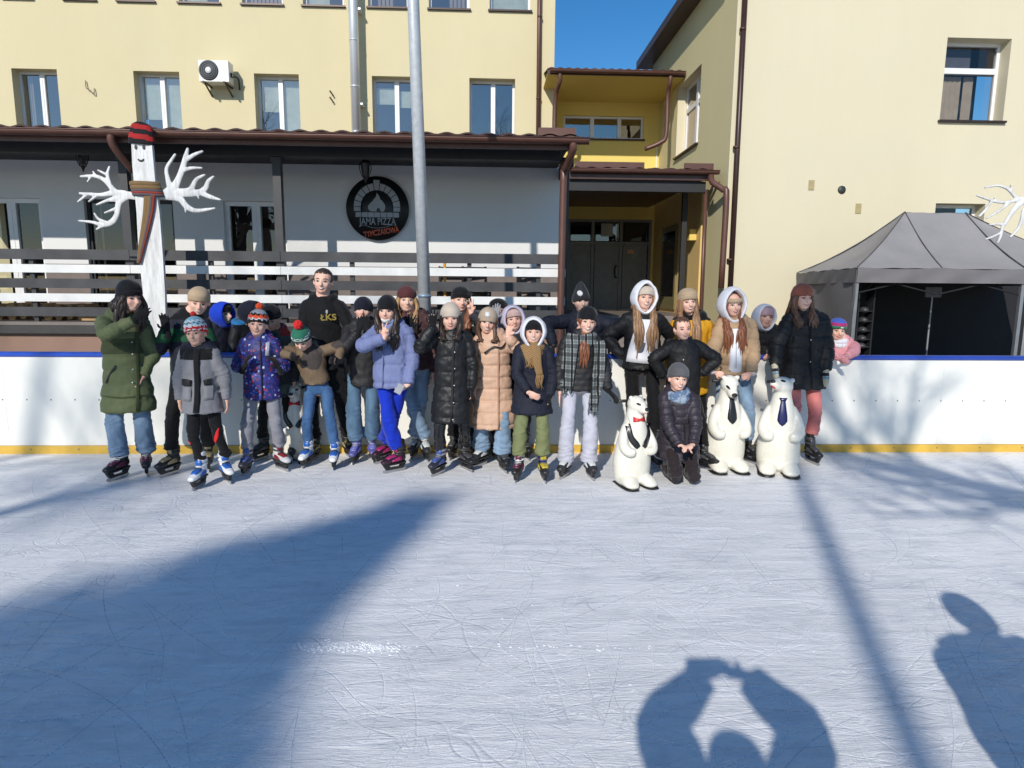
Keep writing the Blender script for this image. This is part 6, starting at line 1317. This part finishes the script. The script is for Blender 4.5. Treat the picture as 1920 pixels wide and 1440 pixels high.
# scarf girl
cs = person(dict(x=1086, hx=1100, top=573, Y=5.45, yaw=.05, roll=.06, feet=[(1060, 894, -.5), (1105, 895, .15)], skates='bw', label='person in lilac grey trousers with a long grey and black checked scarf', coat=dict(mat=CHAR, hem=730, w=1.06, hw=1.0, quilt=.05, qd=.005, collar='stand'), trousers=dict(mat=LILT, w=1.12, flare=1.55, hem=-.08),
    L=dict(at=(1050, 734, -.05), hint=(-1, .3, 0), pose='flat', d=(-.05, -.15, -1)), R=dict(at=(1143, 742, -.12), hint=(1, .3, -.3), pose='relax', glove=G, d=(.6, -.2, -.6), n=(0, .3, -1)), hair=('long', 'auburn', dict(length=.20, n=18, sides=(-1,), spread=.35, lofs=.03, seed=12)), hat=B(BLKK, h=.64, cuff=False), mouth='grin', brow='dark'))
scarf_wrap(cs, GPL, .036, 1.12, dz=-.02); scarf_tail(cs, [(1073, 625), (1066, 660), (1061, 700), (1059, 725)], [.045, .055, .055, .05], GPL, fringe=.05, eps=.035); scarf_tail(cs, [(1117, 625), (1122, 660), (1117, 710), (1108, 755)], [.04, .05, .048, .04], GPL, fringe=.09, eps=.045, seed=2)
# kneeling girl
ck = person(dict(x=1284, hx=1275, Y=5.22, H=1.36, pelvis=.30, py=.12, ztop=.98, hdz=0, hdy=-.0, lean=(-.03, -.03), yaw=.12, pitch=-.05, roll=.08, label='person kneeling on the ice in a dark puffer jacket and slouchy grey hat', legs=[(.075, -.13, .075), (.085, .12, .06), (.09, .24, .08)], kskate='black',
    coat=dict(mat=cloth('aubergine shell', (.035, .028, .038), rough=.5), w=1.12, hw=1.15, hem=862, quilt=.062, qd=.008, collar='hood', dec=[dict(name='zip', pts=[(1282, 785), (1284, 830), (1285, 860)], w=[.005] * 3, mat=ZIP, eps=.012)]), trousers=dict(mat=cloth('dark leggings', (.022, .016, .018), 'fleece'), w=.95),
    L=dict(at=(1284, 868, -.26), hint=(-1, .1, -.4), pose='relax', n=(0, -.2, -1), d=(.8, -.35, -.25)), R=dict(at=(1300, 868, -.27), hint=(1, .1, -.4), pose='relax', n=(0, -.2, -1), d=(-.8, -.4, -.2)), hat=B(GRY, h=.66, slouch=.16, low=.02), mouth='grin', brow='brown'))
scarf_wrap(ck, SNOOD, .036, 1.0, 'snood', dz=-.012)
# black jacket, hands on hips
person(dict(x=1279, hx=1278, top=592, Y=5.78, hatx=.015, yaw=.0, feet=[(1250, 885, -.3), (1322, 880, .5)], skates=['blue', 'black'], label='bare headed person in a black jacket with both hands on the hips', coat=dict(mat=BLK, hem=738, w=1.18, hw=1.05, collar='stand', snaps=[(1274, 672)]), trousers=dict(mat=BLKT, w=1.1), L=dict(at=(1243, 706, -.02), hint=(-1, -.2, .15), pose='relax', glove=G, d=(.9, -.1, -.3)), R=dict(at=(1315, 702, -.02), hint=(1, -.2, .15), pose='relax', glove=G, d=(-.9, -.1, -.3)), hair=('cap', 'brown', .012, .36), mouth='smile'))
# maroon hat
person(dict(x=778, hx=763, top=534, Y=6.02, yaw=.1, feet=[(797, 860, .3), (778, 856, -.2)], skates='bw', label='person in a maroon beanie and brown jacket with fingers over the nose beside the pole', coat=dict(mat=BROWNJ, hem=690, w=1.12, quilt=.14, qd=.006, collar='hood'), trousers=dict(mat=JEAN, w=1.1, flare=1.3), L=dict(at=(767, 620, -.22), hint=(-.6, 0, -1), pose='spread', glove=G, n=(0, 1, 0), d=(.1, .05, 1)), R=dict(hint=(1, .3, 0)),
    hair=('long', 'blond', dict(length=.16, n=20, seed=15, spread=1.15)), hat=B(MRN, h=.62, cuff=False), mouth=None, brow='light'))
# black hat peace
person(dict(x=868, hx=864, top=534, Y=6.08, yaw=.3, roll=.05, feet=[(850, 858), (885, 858)], skates='black', label='person in a black beanie, bare peace sign over one eye, long auburn hair', coat=dict(mat=patches('black and blue shell', (.02, .02, .025), (.02, .06, .35), 3.2, .6), hem=690, w=1.1, collar='hood', dec=[dict(name='silver_band', pts=[(885, 608), (900, 604)], w=[.03, .03], mat=cloth('silver fleece', (.35, .38, .4)), eps=.02, k=1)]), trousers=dict(mat=BLKT),
    R=dict(at=(884, 588, -.20), hint=(1, 0, -.9), pose='peace', n=(0, -1, 0), d=(-.15, -.05, 1)), L=dict(), hair=('long', 'auburn', dict(length=.20, n=16, sides=(1,), seed=7, spread=1.0)), hat=B(BLKK, h=.58), mouth='flat'))
# grey glove over face
person(dict(x=936, hx=934, top=554, Y=6.12, yaw=.1, roll=.05, feet=[(930, 855), (950, 855)], skates='black', label='person hiding the face behind a light grey knitted glove', coat=dict(mat=cloth('light grey fleece', (.36, .37, .38), 'fleece'), hem=690, w=1.05, collar='hood'), trousers=dict(mat=BLKT), L=dict(at=(928, 600, -.22), hint=(-.5, 0, -1), pose='flat', n=(0, 1, 0), d=(.12, .05, 1), glove=dict(mats=[cloth('grey glove', (.28, .28, .29), 'knit')])), R=dict(), hair=('long', 'brown', dict(length=.1, n=10, seed=8)), hat=B(BLKK, h=.52), mouth=None))
# lilac hood
person(dict(x=968, hx=962, top=568, Y=5.98, hatx=.045, yaw=.12, roll=-.05, feet=[(960, 858), (985, 858)], skates='black', label='person in a lilac hood over a peach beanie', coat=dict(mat=BLK, hem=700, w=1.05, collar='hood'), trousers=dict(mat=BLKT), hat=B(PNK2, h=.50, cuff=False), hood=(LILAC, dict(sc=1.0)), mouth='flat', L=dict(), R=dict()))
# badge beanie behind boards
person(dict(x=1092, hx=1089, top=536, Y=6.58, yaw=.05, pitch=.12, label='person in a pointed dark grey beanie with round badge leaning over the boards', group='onlookers behind the boards', coat=dict(mat=NAVY, w=1.15, collar='hood', hem=720, quilt=.12, qd=.004), trousers=dict(mat=BLKT), L=dict(at=(1038, 648, -.18), hint=(-1, 0, .6), pose='relax', glove=G, d=(-.2, -.7, -.2)), R=dict(at=(1140, 648, -.24), hint=(1, 0, .6), pose='relax', glove=G, d=(.3, -.8, -.3)), hat=B(DGRY, h=.84, cuff=False, low=-.05, point=1.0, badge=(-.12, .36, .115, plain('badge white', (.6, .6, .6)), 'round')), mouth=None))
# white hood girl
cg = person(dict(x=1200, hx=1207, top=525, Y=6.02, hatx=.05, yaw=.0, feet=[(1190, 858), (1226, 872, .2)], skates='blue', label='person in a white hood with very long light brown hair and an open black jacket', coat=dict(mat=BLK, hem=690, w=1.12, hw=1.05, collar='hood', dec=[dict(name='white_top', pts=[(1205, 598), (1202, 640), (1198, 678)], w=[.07, .12, .14], mat=WH, eps=.016, nu=8), dict(name='pattern_print', pts=[(1200, 640), (1194, 655), (1188, 650)], w=[.018, .022, .008], mat=GRY, eps=.022), dict(name='pattern_print', pts=[(1217, 640), (1220, 655), (1216, 668)], w=[.006, .014, .004], mat=GRY, eps=.022)]), trousers=dict(mat=BLKT, w=1.25, flare=1.3),
    L=dict(at=(1166, 668, .02), hint=(-1, .5, .1), glove=G), R=dict(at=(1240, 672, .02), hint=(1, .5, .1), glove=G), hair=('long', 'light', dict(length=.33, n=30, seed=22, spread=1.05)), hat=B(CRM, h=.50, cuff=False), hood=(WH, dict(sc=1.02, peak=.12)), mouth='grin'))
# mustard girl
person(dict(x=1290, hx=1288, top=538, Y=6.1, yaw=.0, feet=[(1272, 855), (1310, 856)], skates='black', label='person in a mustard yellow jacket with black fur hood and long blond hair', coat=dict(mat=MUST, hem=735, w=1.12, collar='fur', mats2=[(FUR, lambda x, y, z, d: (z > .315))], dec=[]), trousers=dict(mat=BLKT), L=dict(), R=dict(), hair=('long', 'light', dict(length=.30, n=26, seed=25)), hat=B(BGE, h=.60), mouth='grin', brow='light'))
# tan puffer
ct = person(dict(x=1371, hx=1371, top=540, Y=5.98, hatx=.045, yaw=.0, feet=[(1345, 866), (1402, 866)], skates='black', label='person in a tan puffer jacket and white hood holding the bear with the black tie', coat=dict(mat=TAN, hem=700, w=1.22, hw=1.0, quilt=.115, qd=.010, collar='hood', cuffs=WH, dec=[dict(name='white_hoodie', pts=[(1369, 615), (1369, 650), (1368, 705)], w=[.022, .045, .06], mat=WH, eps=.02, nu=8), dict(name='zip', pts=[(1369, 630), (1368, 704)], w=[.003] * 2, mat=LGK, eps=.024)]), trousers=dict(mat=JEAN, w=1.1, flare=1.1),
    L=dict(at=(1338, 706, -.22), hint=(-1, .3, -.1), pose='grip', n=(0, 1, -.2), d=(.75, -.3, -.3)), R=dict(at=(1408, 704, -.22), hint=(1, .3, -.1), pose='grip', n=(0, 1, -.2), d=(-.75, -.3, -.3)), hair=('long', 'auburn', dict(length=.26, n=26, seed=31, spread=.72)), band=BGE, hood=(WH, dict(sc=1.12, peak=.10)), mouth='smile', brow='brown'))
# woman in black puffer
person(dict(x=1500, hx=1502, top=530, Y=5.95, yaw=.02, feet=[(1484, 868), (1520, 868, .1)], skates='black', label='tall person in a rust beanie, black puffer, rose trousers and patterned mittens', shw=1.1, coat=dict(mat=BLK, hem=725, w=1.24, hw=1.05, quilt=.12, qd=.008, collar='hood', snaps=[(1505, 635), (1504, 675)], dec=[dict(name='placket', pts=[(1504, 600), (1505, 660), (1504, 722)], w=[.010] * 3, mat=BLKF, eps=.014)]), trousers=dict(mat=PINKT, w=1.08, flare=.95, hem=.06),
    L=dict(at=(1450, 700, -.16), hint=(-1, .4, 0), glove=KM, sl=.9, d=(.1, -.2, -1)), R=dict(at=(1548, 700, -.13), hint=(1, .4, 0), glove=KM, sl=.9, d=(-.05, -.1, -1)), hair=('long', 'brown', dict(length=.10, n=22, seed=33, spread=1.05)), hat=B(RST, h=.62, cuff=False), mouth='flat', brow='dark'))
# pink hat behind boards
person(dict(x=1434, hx=1431, top=566, Y=6.5, hatx=.045, yaw=.02, label='person behind the boards in a mauve beanie under a white hood', group='onlookers behind the boards', coat=dict(mat=BLK, w=1.1, collar='hood', hem=720, dec=[dict(name='zip', pts=[(1430, 620), (1429, 660)], w=[.004] * 2, mat=ZIPW, k=1)]), trousers=dict(mat=BLKT), L=dict(), R=dict(at=(1446, 664, -.26), hint=(1, 0, -.5), pose='relax', d=(-.5, -.5, -.2)), hat=B(PNK, h=.56, cuff=False, low=-.02), hood=(WH, dict(sc=.98)), mouth='smile', brow='dark'))
# pink child
cc = person(dict(x=1572, hx=1567, top=594, Y=6.42, yaw=-.1, pitch=.1, label='child in a pink coat and striped pompomless hat leaning over the boards', group='onlookers behind the boards', coat=dict(mat=PINKC, w=1.12, collar='hood', hem=720), trousers=dict(mat=BLKT), L=dict(at=(1570, 668, -.32), hint=(-1, -.3, -.3), pose='relax', d=(.2, -.8, -.3), glove=dict(mats=[PINKC])), R=dict(at=(1588, 668, -.34), hint=(1.4, -.2, .25), pose='relax', d=(-.8, -.4, -.2), glove=dict(mats=[PINKC])), hat=B([GRNK, MAGK, BLUK], h=.60, bands=[(.24, .40, 1), (.40, .9, 2)], badge=(.05, .14, .07, plain('white patch', (.7, .7, .7)), 'sq')), mouth='smile'))
scarf_wrap(cc, WH, .03, .9, 'snood')
# blue hood behind boards
person(dict(x=414, hx=416, top=563, Y=6.62, rz=.9, yaw=.3, hatx=.03, label='child behind the boards in a bright blue hood and dark cap, seen from the side', group='onlookers behind the boards', coat=dict(mat=NAVY, w=1.05, collar='stand', hem=720), trousers=dict(mat=BLKT), L=dict(), R=dict(), hood=(BLUH, dict(sc=.92)), hat=B(BLKK, h=.48, cuff=False), mouth=None))
# dark hood behind the confetti jacket
person(dict(x=466, hx=468, top=560, Y=6.6, rz=1.2, yaw=.2, hatx=.03, label='child behind the boards in a navy hood with blue collar behind the orange pompom hat', group='onlookers behind the boards', coat=dict(mat=BLK, w=1.05, collar='hood', hem=720, mats2=[(BLUC, lambda x, y, z, d: z > .345)]), trousers=dict(mat=BLKT), L=dict(), R=dict(), hood=(NVK, dict(sc=.9)), mouth=None))
# black hat head down
person(dict(x=524, hx=521, Y=6.0, H=1.36, ztop=1.45, hdy=-.07, hdz=.0, lean=(.0, -.04), pitch=.5, feet=[(492, 862, -.4), (548, 862, .3)], skates='black', label='person looking down in a black knitted hat behind the blue speckled jacket', coat=dict(mat=patches('dark camo shell', (.02, .022, .028), (.06, .075, .06), 5, .52), w=1.12, collar='hood', hem=740, mats2=[(REDH, lambda x, y, z, d: (z > .305) & (x > .07))]), trousers=dict(mat=BLKT), L=dict(), R=dict(), hat=B(BLKK, h=.60), mouth='flat', skin=SK2))
# the photographer and a bystander, behind the camera line: their shadows lie on the ice
def g_at(x, y): return x, y
def person_at(x, y, **k):
    global at
    S = dict(k); S['Y'] = y; S['x'] = None; old = at
    def at_(px, py, Y): return np.array((x, Y, 1.0)) if px is None else old(px, py, Y)
    at = at_
    try: return person(S)
    finally: at = old
person_at(.07, -.42, ztop=1.50, H=1.62, hdz=-.10, lean=(.06, 0), rz=math.pi, face=False, pitch=.0, shw=1.05, label='photographer in a dark jacket holding a phone up in both hands', group='people standing behind the viewpoint', coat=dict(mat=BLK, w=1.3, sleeve=1.25, collar='hood', hemz=.3), trousers=dict(mat=BLKT), L=dict(loc=(-.09, -.30, 1.60), hint=(-1, .0, -.1), pose='grip', d=(.95, -.1, .2), n=(0, -1, .2)), R=dict(loc=(.10, -.30, 1.60), hint=(1, -.0, .0), pose='grip', d=(-.9, -.1, .3), n=(0, -1, .2)), hair=('cap', 'brown'), hat=B(BLKK, h=.52))
pho = empty('camera_phone', (0, -.045, 1.60), 0, 'phone held up by the photographer', 'phone'); m = MB(); m.box(-.08, .08, -.004, .004, -.038, .038); m.build('case', BLK, pho); m = MB(); m.box(-.074, .074, -.0055, -.0042, -.033, .033); m.build('screen', plain('screen grey', (.35, .35, .38), .1), pho)
_q = gnd(1800, 1118); _h = 1.78; _tx = math.sin(rad(SUN_AZ)) / math.tan(rad(SUN_EL)); _ty = math.cos(rad(SUN_AZ)) / math.tan(rad(SUN_EL))
person_at(_q[0] - _tx * _h - .02, _q[1] - _ty * _h, ztop=_h, rz=math.pi - .1, face=False, pitch=-.1, label='bystander in a dark coat standing to the right of the photographer', group='people standing behind the viewpoint', coat=dict(mat=BLK, w=1.8, collar='stand', hemz=.2), trousers=dict(mat=BLKT), L=dict(), R=dict(), hair=('cap', 'brown'), hat=B(BLKK, h=.62))
# ================================================================ polar bear skating aids
BEARW = NB('bear white'); vv = BEARW.coord(); BEARW.base(BEARW.ramp(BEARW.noise(vv, 6, 5, .7), [(.3, (.70, .66, .55)), (.62, (.80, .77, .67))])); BEARW.rough(.28); BEARW.bump(BEARW.noise(vv, 9, 3), .15, .01); BEARW = BEARW.m
def bear(px, py, top, rz, tie, lab, yaw=0, pitch=0, hs=1.0):
    g = gnd(px, py); g = np.array((g[0], g[1] + .10)); Z = at(px, top, g[1])[2]; k = Z / .90
    o = empty('polar_bear_skating_aid', (g[0], g[1], 0), rz, lab, 'skating aid', 'polar bear skating aids')
    m = MB(.5)
    m.loft([np.array(p) * k for p in ((0, .02, .03), (0, .03, .12), (0, .03, .24), (0, .02, .36), (0, .01, .46), (0, 0, .56), (0, 0, .64), (0, 0, .72), (0, -.01, .78))], [(a * k, b * k) for a, b in ((.165, .14), (.185, .16), (.188, .172), (.172, .165), (.152, .148), (.126, .126), (.098, .104), (.080, .088), (.072, .08))], 28)
    hc = np.array((0, -.02, .80)) * k; M = rot3(yaw, pitch)
    def E(c, r): m.ell(hc + M @ (np.array(c) * k), np.array(r) * k, M, 18, 12)
    E((0, 0, 0), (.082, .098, .082)); E((0, -.09, -.022), (.048, .075, .042)); E((0, -.05, .02), (.05, .07, .04)); E((0, -.08, -.045), (.04, .06, .02))
    for sx in (-1, 1):
        E((sx * .062, .02, .064), (.024, .02, .022))
        m.loft([np.array(p) * k for p in ((sx * .095, .0, .60), (sx * .135, -.03, .50), (sx * .155, -.085, .41), (sx * .125, -.14, .365), (sx * .075, -.155, .36))], [(.03 * k, .05 * k), (.042 * k, .062 * k), (.045 * k, .058 * k), (.045 * k, .048 * k), (.032 * k, .04 * k)], 14, (1, 0, 0), 4)
        m.loft([np.array(p) * k for p in ((sx * .09, .02, .06), (sx * .095, -.11, .06), (sx * .10, -.18, .045), (sx * .105, -.22, .035))], [(.085 * k, .07 * k), (.08 * k, .06 * k), (.070 * k, .040 * k), (.045 * k, .022 * k)], 16, (1, 0, 0), 3)
    me = fuse(m, .008, 3); me.materials.append(BEARW); me.polygons.foreach_set('use_smooth', [True] * len(me.polygons)); link('shell', me, o); bv = bvh_of(me)
    bkm = plain('bear black', (.012, .012, .013), .3)
    for sx in (-1, 1):
        m = MB(.2); m.loft([np.array(p) * k for p in ((sx * .10, .12, .006), (sx * .105, -.10, .006), (sx * .106, -.20, .008), (sx * .108, -.245, .011))], [(.06 * k, .006), (.074 * k, .007), (.068 * k, .007), (.04 * k, .005)], 16, (1, 0, 0), 3); m.build('sole', bkm, o, True)
        m = MB(); c, w_ = ellp(sx * .045, .028, .013, .010); strip(m, bv, c, w_, .004, 2, M, hc, k, 1.0); m.build('eye', bkm, o, True)
    m = MB(.4); q = hc + M @ (np.array((0, -.155, -.005)) * k); m.ell(q, np.array((.026, .022, .017)) * k, M); m.build('nose', bkm, o, True)
    m = MB(); c, w_ = ellp(0, -.052, .022, .010); strip(m, bv, c, w_, .003, 2, M, hc, k, 1.0); m.build('mouth', plain('bear red', (.55, .03, .03), .35), o, True)
    if tie in ('black', 'blue'):
        tm = plain('tie ' + tie, (.012, .012, .014) if tie == 'black' else (.006, .009, .075), .3); m = MB()
        strip(m, bv, [(0, .70), (0, .675), (0, .67), (0, .60), (0, .50), (0, .455)], [.034, .022, .020, .030, .042, .002], .010, 4, np.eye(3), np.zeros(3), k, 1.0, k=2); m.build('necktie', tm, o, True)
    else:
        m = MB(); strip(m, bv, [(-.06, .665), (-.02, .662), (0, .662), (.02, .662), (.06, .665)], [.026, .014, .008, .014, .026], .010, 4, np.eye(3), np.zeros(3), k, 1.0); m.build('bow_tie', plain('bear red', (.55, .03, .03), .35), o, True)
        for sx in (-1, 1): m = MB(); strip(m, bv, [(sx * .098, .69), (sx * .105, .60), (sx * .095, .50), (sx * .05, .43), (sx * .028, .40)], [.012, .020, .026, .030, .022], .006, 3, np.eye(3), np.zeros(3), k, 1.0, k=4); m.build('lapel', bkm, o, True)
    m = MB(.3); z = .82 * k; m.loft([(-.125, .07 * k, z), (-.05, .075 * k, z), (.05, .075 * k, z), (.125, .07 * k, z)], [.013] * 4, 10, (0, 0, 1), 1); m.build('handle_bar', plain('handle black', (.02, .02, .02), .4), o, True)
    return o
bear(1191, 914, 738, .28, 'bow', 'white polar bear skating aid with red bow tie, black lapels, left of the kneeling person', .22, .15)
bear(1365, 884, 700, .0, 'black', 'white polar bear skating aid with a black necktie', .0, .5)
bear(1466, 890, 702, -.32, 'blue', 'white polar bear skating aid with a navy necktie and raised snout', -.75, -.35)
bear(553, 866, 715, .1, 'bow', 'polar bear skating aid with a small bow tie, shaded behind the person bending forward', -.1, .1)
